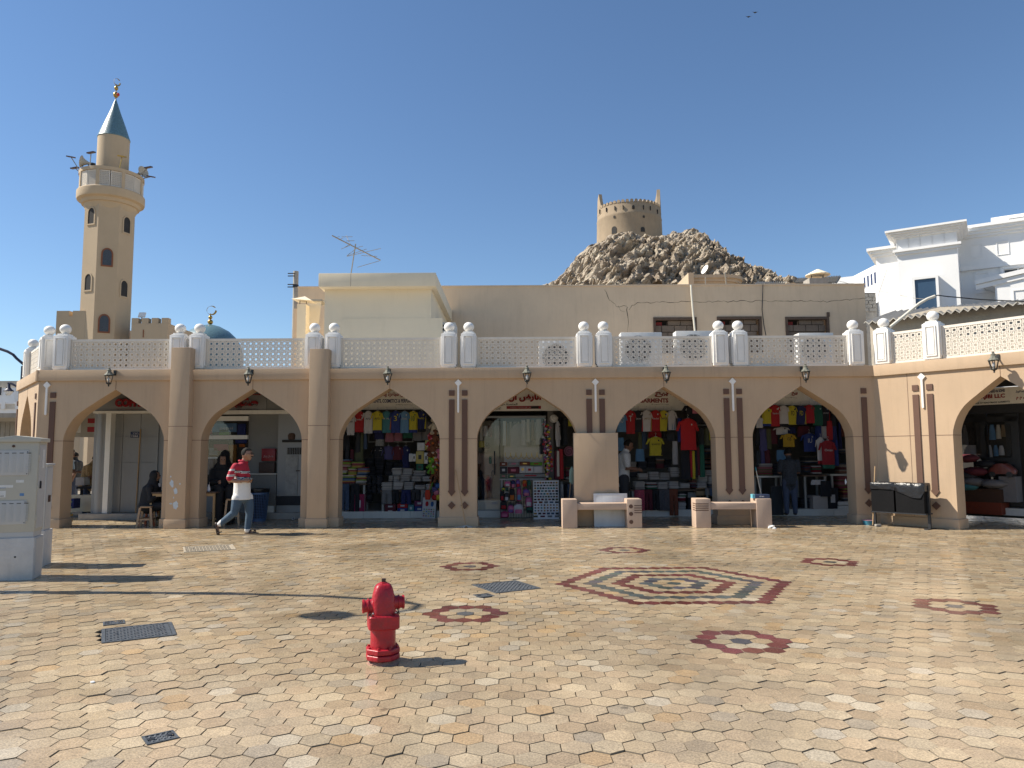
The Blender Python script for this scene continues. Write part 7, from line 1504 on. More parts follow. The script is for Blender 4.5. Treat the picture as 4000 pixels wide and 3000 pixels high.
# second arch: kiosk window, counter, metal door
z2s = zq(2, 305, 19.0)
b2 = board('sign_board', 'grey fascia with a big red Arabic word', xq(2, 120, 18.9), xq(2, 758, 18.9), z2s, m=ALU)
put(b2, 'مقهى', REDL, 2, 300, 690, 150, 265, True, bold=0.06, ext=0.02, Y=18.89); put(b2, 'السفر', REDL, 2, 560, 725, 92, 130, True, bold=0.03, ext=0.01, Y=18.89); put(b2, 'ص ت ١٠٩٦١٩٩ ص ٢١٢٥٤', BLKL, 2, 455, 690, 268, 284, True)
wpart(MB().box(xq(2, 762, 18.95), cx1, 18.95, 19.1, z2s, 3.27), 'fascia_panel', ALU, cf); wpart(MB().box(xq(2, 60, 18.9), cx1, 18.86, 19.1, z2s - 0.05, z2s - 0.004), 'lintel_trim', SIGNW, cf)
wx0, wx1 = xq(2, 80, 19.05), xq(2, 575, 19.05)
kw = thing('kiosk_window', 'two-tier glass kiosk window full of snacks', 'window', ((wx0 + wx1) / 2, 19.0, 1.0))
wpart(MB().box(wx0, wx1, 19.085, 19.115, 0.6, z2s - 0.06), 'dark_backing', DARK, kw)
za, zb_, zc2, zd2 = zq(2, 397, 19.0), zq(2, 552, 19.0), zq(2, 595, 19.0), zq(2, 980, 19.0)
for z0, z1 in ((za, za + 0.12), (zc2, zb_)): wpart(MB().box(wx0, wx1, 18.98, 19.08, min(z0, z1), max(z0, z1)), 'window_bar', SIGNW, kw)
for z0, z1 in ((zb_ + 0.005, za - 0.005), (zd2, zc2 - 0.005)): wpart(MB().box(wx0, wx1, 18.985, 18.992, z0, z1), 'glass_pane', GLASS, kw)
wpart(MB().box(wx0, xq(2, 270, 19), 18.99, 19.1, zq(2, 795, 19) - 0.02, zq(2, 795, 19) + 0.02), 'inner_shelf', SIGNW, kw)
wpart(MB().box(wx1, xq(2, 905, 19.05), 19.06, 19.13, zq(2, 970, 19.0), z2s - 0.05), 'grey_wall', pm('dull_grey_paint', (0.20, 0.20, 0.19), 0.7, 0.06, 2), cf)
TERR = pm('grey_terrazzo', (0.17, 0.17, 0.165), 0.5, 0.35, 60)
wpart(MB().box(xq(2, 560, 18.95), xq(2, 890, 18.95), 18.93, 19.12, 0.32, zq(2, 978, 18.95)), 'counter_front', TERR, cf); wpart(MB().box(xq(2, 555, 18.95), xq(2, 895, 18.95), 18.88, 19.15, zq(2, 978, 18.95), zq(2, 966, 18.95)), 'counter_top', TILEW, cf); wpart(MB().box(xq(2, 560, 18.95), xq(2, 870, 18.95), 18.92, 19.1, 0.155, 0.318), 'counter_plinth', SIGNW, cf)
md = thing('metal_door', 'scuffed grey metal hatch door with a barred vent', 'door', (xq(2, 1020, 18.95), 18.95, 0.155))
wpart(MB().box(xq(2, 895, 18.95), cx1, 18.96, 19.1, 0.155, z2s - 0.05), 'surround', ALU, md); wpart(MB().box(xq(2, 985, 18.93), xq(2, 1118, 18.93), 18.93, 18.958, zq(2, 1200, 18.93), zq(2, 770, 18.93)), 'door_leaf', pm('scuffed_door', (0.30, 0.30, 0.29), 0.6, 0.3, 5, stain=0.7, stain_rgb=(0.08, 0.07, 0.06)), md)
wpart(MB().box(xq(2, 1122, 18.93), cx1, 18.93, 18.958, zq(2, 1200, 18.93), zq(2, 770, 18.93)), 'second_leaf', ALU, md); wpart(MB().box(xq(2, 995, 18.93), cx1, 18.94, 18.959, zq(2, 762, 18.93), zq(2, 690, 18.93)), 'vent_opening', DARK, md)
for i in range(9): xx = xq(2, 1000, 18.93) + 0.045 * i; wpart(MB().tube([(xx, 18.935, zq(2, 762, 18.93)), (xx, 18.935, zq(2, 690, 18.93))], 0.006, 5), 'vent_bar', ALU, md)
wpart(MB().box(xq(2, 1098, 18.92), xq(2, 1140, 18.92), 18.915, 18.93, zq(2, 945, 18.92), zq(2, 935, 18.92)), 'bolt', RUST, md); wpart(MB().box(xq(2, 890, 18.93), cx1, 18.935, 18.958, 0.33, zq(2, 1212, 18.93)), 'kick_plate', DGR, md); wpart(MB().box(xq(2, 945, 18.93), cx1, 18.90, 18.957, zq(2, 632, 18.93), zq(2, 605, 18.93)), 'upper_shelf', DARK, md)
ck = thing('cooking_pot', 'sooty pot on the shelf above the metal door', 'pot', Q(2, 1050, 605, 18.98)); MB().lathe([(0.06, 0), (0.09, 0.02), (0.10, 0.12), (0.07, 0.17), (0.02, 0.18)], 18).build('pot_body', RUST, ck, smooth=40); MB().tube([(-0.05, 0, 0.16), (-0.25, 0, 0.22)], 0.01, 6).build('pot_handle', ALU, ck)
rb_ = carton(2, 722, 870, 697, 832, 18.92, C('crimson_carton', 150, 22, 36, 0.4), 'crimson carton with white Arabic script on the counter', 0.22, name='carton'); text(arab('رف الخزال'), W_, 0.26, 0.07, rb_, (0, -0.003, 0.11), bold=0.0)
carton(2, 692, 862, 845, 962, 18.9, pm('dark_brown_case', (0.05, 0.03, 0.025), 0.6, 0.5, 24), 'dark patterned case under the crimson carton', 0.24)
for (x0, x1, y0, y1, c_, lb, nm) in [(110, 190, 440, 548, C('red_snack', 150, 30, 60), 'red snack bag in the upper kiosk window', 'snack_bag'), (190, 455, 425, 520, C('blue_cooler', 110, 150, 190), 'pale blue drinks cooler lettered pepsi', 'drinks_cooler'), (265, 370, 490, 550, PG, 'green and orange snack bag in the upper kiosk window', 'snack_bag'), (460, 550, 430, 550, RB, 'deep blue drinks case in the upper kiosk window', 'drinks_case'), (205, 360, 650, 720, C('pink_crate', 185, 60, 100), 'bright pink crate in the lower kiosk window', 'crate'), (362, 450, 655, 860, C('orange_drink', 170, 110, 40), 'tall orange juice dispenser in the kiosk window', 'juice_dispenser'), (155, 250, 690, 770, C('clear_dome', 140, 150, 160), 'domed cake cover in the kiosk window', 'cake_cover'), (480, 540, 650, 680, PO, 'orange packet by the juice dispenser', 'packet'), (120, 200, 800, 980, GRY, 'grey tin rack in the kiosk window', 'tin_rack'), (440, 560, 600, 640, RB, 'blue drinks tray in the kiosk window', 'drinks_case')]:
    t = carton(2, x0, x1, y0, y1, 19.02, c_, lb, 0.05, name=nm, cat='kiosk goods')
    if 'pepsi' in lb: text('pepsi', W_, 0.34, 0.09, t, (0.05, -0.003, 0.09), bold=0.01)
# plastic stools, tables, basket
PST = C('beige_plastic', 205, 165, 125, 0.45)
def stool(name, label, p, rz, h=0.46, m=PST):
    t = thing(name, label, 'stool', p, rz, 'plastic stools')
    MB().loft([sup(0.125, 0.125, h - 0.035, 6, 20), sup(0.13, 0.13, h - 0.008, 6, 20), sup(0.12, 0.12, h, 6, 20)]).build('seat', m, t, smooth=40)
    for sx in (-1, 1):
        for sy in (-1, 1): MB().loft([[(sx * a_ + dx * 0.022, sy * a_ + dy * 0.022, z) for dx, dy in ((-1, -1), (1, -1), (1, 1), (-1, 1))] for a_, z in ((0.16, 0), (0.112, h - 0.03))]).build('leg', m, t)
        MB().box(sx * 0.138 - 0.008, sx * 0.138 + 0.008, -0.13, 0.13, h * 0.32, h * 0.40).build('stretcher', m, t); MB().box(-0.13, 0.13, sx * 0.138 - 0.008, sx * 0.138 + 0.008, h * 0.32, h * 0.40).build('stretcher', m, t)
stool('plastic_stool', 'beige plastic stool beside the woman seated behind the first pilaster', Vector((Q(1, 935, 1600, 16.9).x, 17.05, 0)), 0.2)
stool('plastic_stool', 'beige plastic stool behind the walking man', Vector((Q(2, 370, 1535, 17.2).x, 17.35, 0)), 0.35, 0.60)
ot = MB(); 
def woodtable(label, p, w_, d_, h, rz=0):
    t = thing('cafe_table', label, 'table', p, rz); MB().box(-w_ / 2, w_ / 2, -d_ / 2, d_ / 2, h - 0.035, h).build('table_top', WOODD, t, bevel=0.004)
    for sx in (-1, 1):
        for sy in (-1, 1): MB().box(sx * (w_ / 2 - 0.05) - 0.022, sx * (w_ / 2 - 0.05) + 0.022, sy * (d_ / 2 - 0.05) - 0.022, sy * (d_ / 2 - 0.05) + 0.022, 0, h - 0.035).build('leg', WOODL, t)
        MB().box(sx * (w_ / 2 - 0.05) - 0.012, sx * (w_ / 2 - 0.05) + 0.012, -d_ / 2 + 0.07, d_ / 2 - 0.07, 0.12, 0.16).build('stretcher', WOODL, t)
    MB().box(-w_ / 2 + 0.03, w_ / 2 - 0.03, -d_ / 2 + 0.02, -d_ / 2 + 0.04, h - 0.10, h - 0.036).build('apron', WOODL, t)
wt = Q(2, 170, 1530, 17.3)
woodtable('wooden cafe table with a carrier bag on it behind the pilaster', Vector((wt.x - 0.12, 17.35, 0)), 0.62, 0.55, 0.77)
woodtable('wooden cafe table edge showing beside the seated woman', Vector((Q(1, 1180, 1500, 17.3).x, 17.3, 0)), 0.6, 0.5, 0.77)
POLY = pm('white_carrier_bag', (0.72, 0.72, 0.74), 0.4, 0.1, 8, 0.5, 14)
def cbag(label, p, s):
    m = MB(); m.loft([sup(0.09 * s * q_, 0.07 * s * q_, z * s, 2.6, 16) for q_, z in ((0.8, 0), (1.1, 0.04), (1.15, 0.14), (0.85, 0.24), (0.45, 0.30), (0.5, 0.38))]); m.v = [tuple(Vector(v) + 0.02 * s * noise.noise_vector(Vector(v) * 11 + p)) for v in m.v]
    tag(m.build('carrier_bag', POLY, loc=tuple(p), smooth=60), label, 'bag')
cbag('tall white carrier bag standing on the cafe table', Vector((Q(2, 118, 0, 17.25).x, 17.25, 0.772)), 1.15); cbag('small crumpled carrier bag lying beside the tall one', Vector((Q(2, 188, 0, 17.2).x, 17.2, 0.772)), 0.42)
jcup = thing('juice_cup', 'juice cup with a straw on the cafe table', 'cup', Vector((Q(2, 182, 0, 17.4).x, 17.45, 0.772))); MB().lathe([(0.03, 0), (0.038, 0.11)], 14).build('cup_body', C('cup_amber', 150, 80, 50, 0.3), jcup, smooth=40); MB().lathe([(0.041, 0.11), (0.041, 0.118), (0.03, 0.122)], 14).build('cup_lid', GN, jcup); MB().tube([(0, 0, 0.11), (0.01, 0, 0.21)], 0.005, 6).build('straw', W_, jcup)
wb = thing('laundry_basket', 'blue pierced plastic basket lined with a black bag', 'basket', Vector((Q(2, 672, 1460, 18.3).x, 18.35, 0)))
BLB = C('basket_blue', 88, 120, 165, 0.4); MB().lathe([(0.20, 0), (0.205, 0.06), (0.20, 0.062)], 28).build('base_band', BLB, wb, smooth=40); MB().lathe([(0.25, 0.64), (0.262, 0.65), (0.262, 0.69), (0.25, 0.69)], 28).build('rim', BLB, wb, smooth=40)
slm = MB()
for i in range(36): a_ = 2 * math.pi * i / 36; slm.tube([(0.203 * math.cos(a_), 0.203 * math.sin(a_), 0.05), (0.253 * math.cos(a_), 0.253 * math.sin(a_), 0.65)], 0.006, 4)
for i in range(15): z = 0.08 + 0.038 * i; r_ = 0.203 + 0.05 * (z - 0.05) / 0.6; slm.tube([(r_ * math.cos(2 * math.pi * q_ / 28), r_ * math.sin(2 * math.pi * q_ / 28), z) for q_ in range(29)], 0.005, 4)
kind(slm.build('basket_mesh', BLB, wb), 'stuff'); MB().lathe([(0.19, 0.03), (0.235, 0.66), (0.275, 0.70), (0.27, 0.78), (0.20, 0.76), (0.1, 0.70)], 22).build('black_liner', BAG, wb, smooth=60)
tp = MB().lathe([(0.035, 0), (0.04, 0.02), (0.035, 0.04), (0.02, 0.04), (0.02, 0)], 14, M=Matrix.Rotation(R(90), 4, 'X')); g_ = Vector((Q(2, 1070, 1460, 18.5).x, 18.5, 0.04)); tag(tp.build('tape_roll', W_, loc=tuple(g_), smooth=40), 'white tape roll lying by the metal door', 'litter')
# ------------------------------------------------------------------ alley beside the coffee shop
al = thing('alley_shops', 'narrow bright alley of stalls behind the first arch', 'shop', (-12.5, 24, 0))
wpart(MB().box(-12.2, -10.95, 26.0, 26.3, 0, 3.2), 'end_wall', CREAM, al); wpart(MB().box(-10.95, -10.8, 20.0, 26, 0, 3.2), 'stall_wall', SIGNW, al)
wpart(MB().box(-15.5, -10.9, 19.5, 23.5, 2.62, 2.74), 'stall_canopy', GALV, al); wpart(MB().box(-13.4, -11.0, 21.6, 21.7, 2.15, 2.62), 'stall_fascia', PLAST, al)
wpart(MB().box(-12.35, -12.2, 22.4, 22.6, 0, 2.15), 'stall_post', W_, al); wpart(MB().box(-11.6, -11.45, 22.4, 22.6, 0, 2.15), 'stall_post', W_, al)
for i, z in enumerate((1.2, 1.45, 1.7)):
    wpart(MB().box(-12.15, -11.65, 23.0, 23.4, z, z + 0.02), 'stall_shelf', W_, al)
ac1 = thing('wall_unit', 'white wall unit with red stripes under the alley canopy', 'air conditioner', Q(1, 240, 500, 20.5)); MB().box(-0.35, 0.35, 0, 0.3, -0.2, 0.25).build('casing', ACW, ac1, bevel=0.01); MB().box(-0.25, -0.02, -0.006, 0.01, -0.15, 0.2).build('grille', BRN, ac1)
ns = thing('notice_sign', 'grey notice with red stripes in the alley', 'sign', Q(1, 385, 510, 20.2)); MB().box(-0.3, 0.3, 0, 0.03, -0.3, 0.3).build('board', PLAST, ns); MB().box(-0.12, 0.10, -0.004, 0.0, 0.08, 0.22).build('red_stripe', REDL, ns); MB().box(-0.12, 0.10, -0.004, 0.0, -0.16, -0.02).build('red_stripe', REDL, ns)
tb1 = thing('stall_table', 'pale stall table with open white boxes in the alley', 'table', Vector((Q(1, 290, 1350, 20.2).x, 20.2, 0.1))); MB().box(-0.4, 0.5, 0, 0.6, 0.0, 0.45).build('table_body', CREAM, tb1, bevel=0.01); MB().box(-0.15, 0.5, -0.1, 0.6, 0.62, 0.68).build('table_top', BK, tb1); MB().box(-0.1, -0.05, 0, 0.05, 0.45, 0.62).build('leg', BK, tb1)
carton(1, 205, 300, 1065, 1150, 20.3, W_, 'open white box on the alley stall table'); carton(1, 320, 385, 960, 1010, 20.6, GRY, 'grey goods box on the alley stall table', band=W_)
def crate(k, x0, x1, y0, y1, Y, col, label):
    a, b = Q(k, x0, y1, Y), Q(k, x1, y0, Y); w_, h_ = b.x - a.x, b.z - a.z; t = thing('plastic_crate', label, 'crate', ((a.x + b.x) / 2, Y, a.z), 0.1)
    for z in (0.0, h_ * 0.45, h_ * 0.88): MB().poly([[(-w_ / 2, -0.15), (w_ / 2, -0.15), (w_ / 2, 0.15), (-w_ / 2, 0.15)], [(-w_ / 2 + 0.02, -0.13), (-w_ / 2 + 0.02, 0.13), (w_ / 2 - 0.02, 0.13), (w_ / 2 - 0.02, -0.13)]], 0, h_ * 0.12, Matrix(((1, 0, 0, 0), (0, 0, 1, 0), (0, 1, 0, z), (0, 0, 0, 1)))).build('rim_band', col, t)
    for i in range(9): xx = -w_ / 2 + 0.008 + (w_ - 0.016) * i / 8; MB().box(xx - 0.006, xx + 0.006, -0.15, -0.14, 0, h_).build('slat', col, t)
    MB().box(-w_ / 2, w_ / 2, -0.15, 0.15, 0, 0.012).build('crate_floor', col, t)
pg_ = Q(1, 95, 1615, 17.1)
crate(1, 50, 145, 1465, 1612, 17.2, C('crate_yellow', 200, 160, 40, 0.5), 'yellow plastic crate at the bottom of the pile behind the first pier'); crate(1, 55, 135, 1325, 1462, 17.2, C('crate_green', 90, 150, 125, 0.5), 'green plastic crate on top of the yellow one')
carton(1, 125, 190, 1295, 1400, 19.6, C('blue_tub', 40, 55, 120), 'dark blue tub on the alley floor')

# ------------------------------------------------------------------ shop behind the right wing arch
wo = wr.matrix_basis
def WP(x, y, back):      # photo crop 7 point on a plane parallel to the wing, set back
    r_ = ray(3700 + x / 2.513, 1420 + y / 2.513); o0 = Vector((XR, YF, 0)) - nR * back; cm = Vector((0, 0, CAMH)); k = (o0 - cm).dot(nR) / r_.dot(nR); return cm + r_ * k
def wbox(t, back, x0, x1, y0, y1, dep, name, m, proud=0.0):
    a, b = WP(x0, y1, back), WP(x1, y0, back); L = (Vector((b.x, b.y, 0)) - Vector((a.x, a.y, 0))).length; rel = a - t.location; xm = min(max((x0 + x1) / 2, 60), 700); za_, zb__ = WP(xm, y1, back).z, WP(xm, y0, back).z
    M = TR(rel.x, rel.y, za_ - t.location.z) @ RZ(-PHI_R); return MB().box(0, L, -proud, dep, 0, zb__ - za_, M).build(name, m, t)
o7 = WP(400, 1500, 2.2); s7 = thing('wing_shop', 'dark shopfront with glazed doors behind the sunlit wing arch', 'shop', (o7.x, o7.y, 0))
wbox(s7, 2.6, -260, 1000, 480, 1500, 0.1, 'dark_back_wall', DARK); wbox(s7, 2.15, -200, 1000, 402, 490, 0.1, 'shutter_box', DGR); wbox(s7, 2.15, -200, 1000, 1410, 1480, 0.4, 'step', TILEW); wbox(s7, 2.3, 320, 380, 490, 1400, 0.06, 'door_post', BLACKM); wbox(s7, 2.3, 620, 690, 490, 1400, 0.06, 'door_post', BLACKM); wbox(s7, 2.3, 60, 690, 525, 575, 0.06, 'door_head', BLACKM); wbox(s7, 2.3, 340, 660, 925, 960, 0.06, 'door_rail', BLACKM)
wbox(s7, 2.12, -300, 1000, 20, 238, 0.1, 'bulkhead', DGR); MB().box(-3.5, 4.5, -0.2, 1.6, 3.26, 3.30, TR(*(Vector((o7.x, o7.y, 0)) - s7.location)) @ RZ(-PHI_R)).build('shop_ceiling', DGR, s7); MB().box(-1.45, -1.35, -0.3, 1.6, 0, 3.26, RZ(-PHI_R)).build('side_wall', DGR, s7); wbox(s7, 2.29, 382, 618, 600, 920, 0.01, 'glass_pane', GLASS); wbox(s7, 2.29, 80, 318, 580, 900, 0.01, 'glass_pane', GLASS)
t7 = WP(420, 320, 2.1); b7 = thing('sign_board', 'dim white sign with red MARJIBI LLC letters', 'sign', t7); wbox(b7, 2.1, -100, 1000, 240, 402, 0.06, 'board', SIGNW)
def wput(s_, m, x0, x1, y0, y1, arabic=False, bold=0.03):
    a, b = WP(x0, y1, 2.09), WP(x1, y0, 2.09); L = (Vector((b.x, b.y, 0)) - Vector((a.x, a.y, 0))).length; c = (a + b) / 2 - b7.location; xm = (x0 + x1) / 2; za_, zb__ = WP(xm, y1, 2.09).z, WP(xm, y0, 2.09).z; c.z = (za_ + zb__) / 2 - b7.location.z
    text(arab(s_) if arabic else s_, m, L, zb__ - za_, b7, tuple(c), rot=(math.pi / 2, 0, -PHI_R), bold=bold)
wput('BIN SAEED & SONS', BLUEL, 362, 565, 256, 284); wput('MARJIBI LLC', REDL, 245, 566, 303, 354, bold=0.04); wput('SALE OF READYMADE GARMENTS', BLKL, 268, 615, 374, 390, bold=0.02); wput('سعيد', BLUEL, 672, 754, 262, 290, True); wput('ش م م', REDL, 678, 800, 315, 356, True)
for i, (x0, x1, y0, y1, c_, lb) in enumerate([(385, 412, 600, 720, DGR, 'grey gown'), (412, 470, 600, 750, SK, 'pale blue gown'), (480, 525, 600, 740, PALS['towel'][4], 'cream gown'), (528, 572, 600, 720, KR, 'tan gown'), (400, 440, 800, 920, W_, 'short white gown'), (455, 500, 800, 910, SK, 'short blue gown'), (505, 560, 805, 900, W_, 'small white gown'), (120, 200, 600, 800, GRY, 'grey gown with pink scarf'), (220, 310, 630, 795, BK, 'black gown'), (165, 320, 800, 900, W_, 'row of small white tops')]):
    a, b = WP(x0, y1, 2.45), WP(x1, y0, 2.45); L = (Vector((b.x, b.y, 0)) - Vector((a.x, a.y, 0))).length; m = MB(); shell(m, [(0, -L / 2, L / 2), ((b.z - a.z) * 0.6, -L * 0.45, L * 0.45), (b.z - a.z, -L * 0.25, L * 0.25)], 0.03, 6, i)
    c = (a + b) / 2; tag(m.build('hanging_garment', c_, loc=(c.x, c.y, a.z), rz=-PHI_R, smooth=60), lb + ' behind the glass of the wing shop', 'clothes')
def wcart(x0, x1, y0, y1, back, dep, col, label, name='carton'):
    a = WP(x0, y1, back); t = thing(name, label, 'box', a); wbox(t, back, x0, x1, y0, y1, dep, 'box_body', col); return t
wcart(162, 525, 1360, 1478, 1.9, 0.5, C('orange_carton', 130, 52, 24), 'flat orange carton on the floor of the wing shop'); wcart(125, 540, 1230, 1360, 1.9, 0.5, C('brown_flat_carton', 74, 46, 28), 'wide brown carton on top of the orange one'); wcart(520, 670, 1110, 1360, 1.95, 0.4, GRY, 'white carton with printed face beside the brown one'); wcart(60, 115, 1330, 1470, 1.95, 0.4, GRY, 'grey shoe boxes at the edge of the wing shop')
for (x, y, s, c_, lb) in [(200, 930, 1.2, MRN, 'dark red cushion bag'), (280, 1060, 1.3, MRN, 'crumpled wine red cushion bag'), (180, 1100, 1.3, DGR, 'dark glossy cushion bag'), (240, 1160, 1.4, GRY, 'grey-white padded bag'), (450, 1180, 1.3, GRY, 'pale wrapped bag'), (200, 1205, 1.2, TE, 'teal folded bag'), (380, 985, 1.0, BK, 'black bag with a handle')]:
    p = WP(x, y, 1.95); m = MB().ball((0, 0, 0), 0.16 * s, 16, 10, (1.3, 0.9, 0.5)); m.v = [tuple(Vector(v) * (1 + 0.25 * noise.noise(Vector(v) * 9 + p))) for v in m.v]; tag(m.build('stuffed_bag', c_, loc=tuple(p), rz=-PHI_R, smooth=60), lb + ' on the cartons of the wing shop', 'bag')
pc_ = WP(545, 1075, 2.0); tc_ = thing('toy_car', 'big salmon pink toy car on the white carton', 'toy', pc_, -PHI_R); SAL = C('salmon_plastic', 118, 60, 52, 0.4)
MB().loft([[(x, z_, y) for x, z_, y in sup(0.26 * q_, 0.13, h_, 4, 18)] for q_, h_ in ((1, -0.02), (1.05, 0.05), (0.95, 0.10), (0.55, 0.19), (0.35, 0.21))]).build('car_body', SAL, tc_, smooth=50)
for sx in (-0.16, 0.17): MB().lathe([(0.06, -0.15), (0.06, 0.15)], 16, M=TR(sx, 0, -0.03) @ Matrix.Rotation(R(90), 4, 'X')).build('wheel', BLACKM, tc_)
# ================================================================== PEOPLE
SKIN = pm('skin_brown', (0.30, 0.165, 0.105), 0.55, 0.08, 20); SKIND = pm('skin_dark', (0.17, 0.085, 0.055), 0.55, 0.08, 20); HAIRM = pm('black_hair', (0.012, 0.011, 0.010), 0.8, 0.4, 90, 0.3, 120, spec=0.2)
ABAYA = pm('black_abaya_cloth', (0.012, 0.012, 0.014), 0.85, 0.2, 12, 0.3, 14); JEANS = pm('blue_jeans', (0.055, 0.095, 0.145), 0.85, 0.22, 9, 0.3, 30); SANDAL = pm('dark_leather', (0.035, 0.02, 0.015), 0.5, 0.2)
POLOR = pm('polo_red', (0.36, 0.015, 0.035), 0.85, 0.1, 14, 0.2, 24); POLOW = pm('polo_white', (0.70, 0.69, 0.66), 0.85, 0.06, 14, 0.2, 24); POLON = pm('polo_navy', (0.015, 0.02, 0.05), 0.85, 0.1)
def ell(c, rx, ry, n=18, tilt=0.0):
    c = Vector(c); return [(c.x + rx * math.cos(2 * math.pi * k / n), c.y + ry * math.sin(2 * math.pi * k / n), c.z + tilt * math.cos(2 * math.pi * k / n)) for k in range(n)]
def figure(name, label, prims, mats, loc, rz=0.0, vox=0.013, mfun=None):
    """body of one continuous skin: limbs and trunk are fused, then faces take the cloth of the nearest limb"""
    mb = MB(); segs = []
    for kind_, pts, rad, mi in prims:
        pts = [Vector(p) for p in pts]
        if kind_ == 'limb':
            mb.tube(pts, list(rad), 12)
            for p, r_ in zip(pts, rad): mb.ball(p, r_, 12, 8)
            for i in range(len(pts) - 1): segs.append((pts[i], pts[i + 1], rad[i], rad[i + 1], mi))
        elif kind_ == 'trunk':
            mb.loft([ell(p, r_[0], r_[1]) for p, r_ in zip(pts, rad)])
            for i in range(len(pts) - 1): segs.append((pts[i], pts[i + 1], min(rad[i]) * 1.0, min(rad[i + 1]), mi))
        else:
            mb.ball(pts[0], rad[0], 14, 10, rad[1]); segs.append((pts[0], pts[0] + Vector((0, 0, 0.001)), rad[0], rad[0], mi))
    me0 = mb.mesh('raw', mats[0]); o = bpy.data.objects.new('raw', me0)
    m = o.modifiers.new('r', 'REMESH'); m.mode = 'VOXEL'; m.voxel_size = vox; s = o.modifiers.new('s', 'SMOOTH'); s.factor = 0.5; s.iterations = 4
    me = bake(o); bpy.data.objects.remove(o); bpy.data.meshes.remove(me0)
    me.name = 'body'; me.materials.clear()
    for mt in mats: me.materials.append(mt)
    n = len(me.polygons); ctr = np.empty(n * 3, dtype=np.float32); me.polygons.foreach_get('center', ctr); ctr = ctr.reshape(-1, 3)
    best = np.full(n, 1e9); idx = np.zeros(n, dtype=np.int32); sid = np.zeros(n, dtype=np.int32)
    for k, (a, b, ra, rb2, mi) in enumerate(segs):
        a_, d = np.array(a), np.array(b - a); L2 = max(d @ d, 1e-9); t = np.clip(((ctr - a_) @ d) / L2, 0, 1)
        dist = np.linalg.norm(ctr - a_ - t[:, None] * d, axis=1) - (ra + (rb2 - ra) * t)
        q_ = dist < best; best[q_] = dist[q_]; idx[q_] = mi; sid[q_] = k
    if mfun is not None: idx = mfun(ctr, idx, sid)
    me.polygons.foreach_set('material_index', idx.astype(np.int32)); me.polygons.foreach_set('use_smooth', [True] * n); me.update()
    t = thing(name, label, 'person', loc, rz); obj('body', me, t); return t
def hand(side, base, d, spread, curl, mi, s=1.0):
    """palm, four bent fingers of unequal length and a thumb leaving the side of the palm"""
    d = Vector(d).normalized(); sp_ = Vector(spread).normalized(); cu_ = Vector(curl).normalized(); base = Vector(base); out = []
    out.append(('limb', [base, base + d * 0.085 * s], [0.026 * s, 0.03 * s], mi))
    for k, L in enumerate((0.066, 0.075, 0.070, 0.055)):
        r0 = base + d * 0.085 * s + sp_ * (0.030 - 0.020 * k) * s; m1 = r0 + (d * 0.6 + cu_ * 0.5) * L * 0.55 * s; out.append(('limb', [r0, m1, m1 + (cu_ * 0.9 + d * 0.1) * L * 0.5 * s], [0.0105 * s, 0.0095 * s, 0.008 * s], mi))
    th = base + d * 0.03 * s + sp_ * 0.028 * s; out.append(('limb', [th, th + (d * 0.5 + sp_ * 0.7) * 0.035 * s, th + (d * 0.8 + sp_ * 0.4 + cu_ * 0.7) * 0.065 * s], [0.013 * s, 0.011 * s, 0.009 * s], mi))
    return out
def face_parts(t, c, r, fwd, hair='short', glasses=False, tache=False):
    """hair, eyes, brows as children; c = head centre, fwd = unit facing direction"""
    c = Vector(c); f = Vector(fwd).normalized(); lat = Vector((0, 0, 1)).cross(f).normalized(); upv = f.cross(lat)
    h = MB(); h.ball((0, 0, 0), r * 1.08, 20, 14, (1.0, 0.93, 1.12))
    keep = []; M = Matrix((f, lat, upv)).transposed()
    pts = []
    for v in h.v:
        p = Vector(v); k = 1 + 0.07 * noise.noise(p * 60); p = p * k
        if p.x > 0.22 * r and p.z < 0.62 * r: p = p * 0.72        # hairline: drawn in over the face
        elif p.z < -0.45 * r: p = p * 0.72
        pts.append(tuple(c + M @ (p - Vector((0.010, 0, -0.008)))))
    h.v = pts; h.build('hair', HAIRM, t, smooth=60)
    for s in (-1, 1):
        e = c + f * r * 0.90 + lat * s * r * 0.34 + upv * r * 0.08; MB().ball(e, r * 0.10, 8, 6).build('eye', pm('eye_dark', (0.03, 0.02, 0.02), 0.2, 0.0), t, smooth=60)
        MB().tube([e + upv * r * 0.20 - lat * s * r * 0.14 + f * r * 0.03, e + upv * r * 0.26 + lat * s * r * 0.05 + f * r * 0.03, e + upv * r * 0.20 + lat * s * r * 0.2 - f * r * 0.03], r * 0.045, 5).build('eyebrow', HAIRM, t)
    if tache: MB().tube([c + f * r * 0.92 - upv * r * 0.46 - lat * r * 0.32, c + f * r * 1.08 - upv * r * 0.40, c + f * r * 0.92 - upv * r * 0.46 + lat * r * 0.32], [r * 0.05, r * 0.10, r * 0.05], 6).build('moustache', HAIRM, t)
    if glasses:
        g = MB()
        for s in (-1, 1):
            e = c + f * r * 1.05 + lat * s * r * 0.38 + upv * r * 0.06
            g.tube([e + lat * r * 0.27 * math.cos(q_) + upv * r * 0.19 * math.sin(q_) for q_ in [2 * math.pi * k / 14 for k in range(15)]], r * 0.028, 5); g.tube([e + lat * s * r * 0.27 + upv * r * 0.05, c + lat * s * r * 0.95 + upv * r * 0.06 - f * r * 0.05], r * 0.03, 5)
        g.tube([c + f * r * 1.1 - lat * r * 0.12 + upv * r * 0.08, c + f * r * 1.1 + lat * r * 0.12 + upv * r * 0.08], r * 0.028, 5); g.build('spectacles', BLACKM, t)
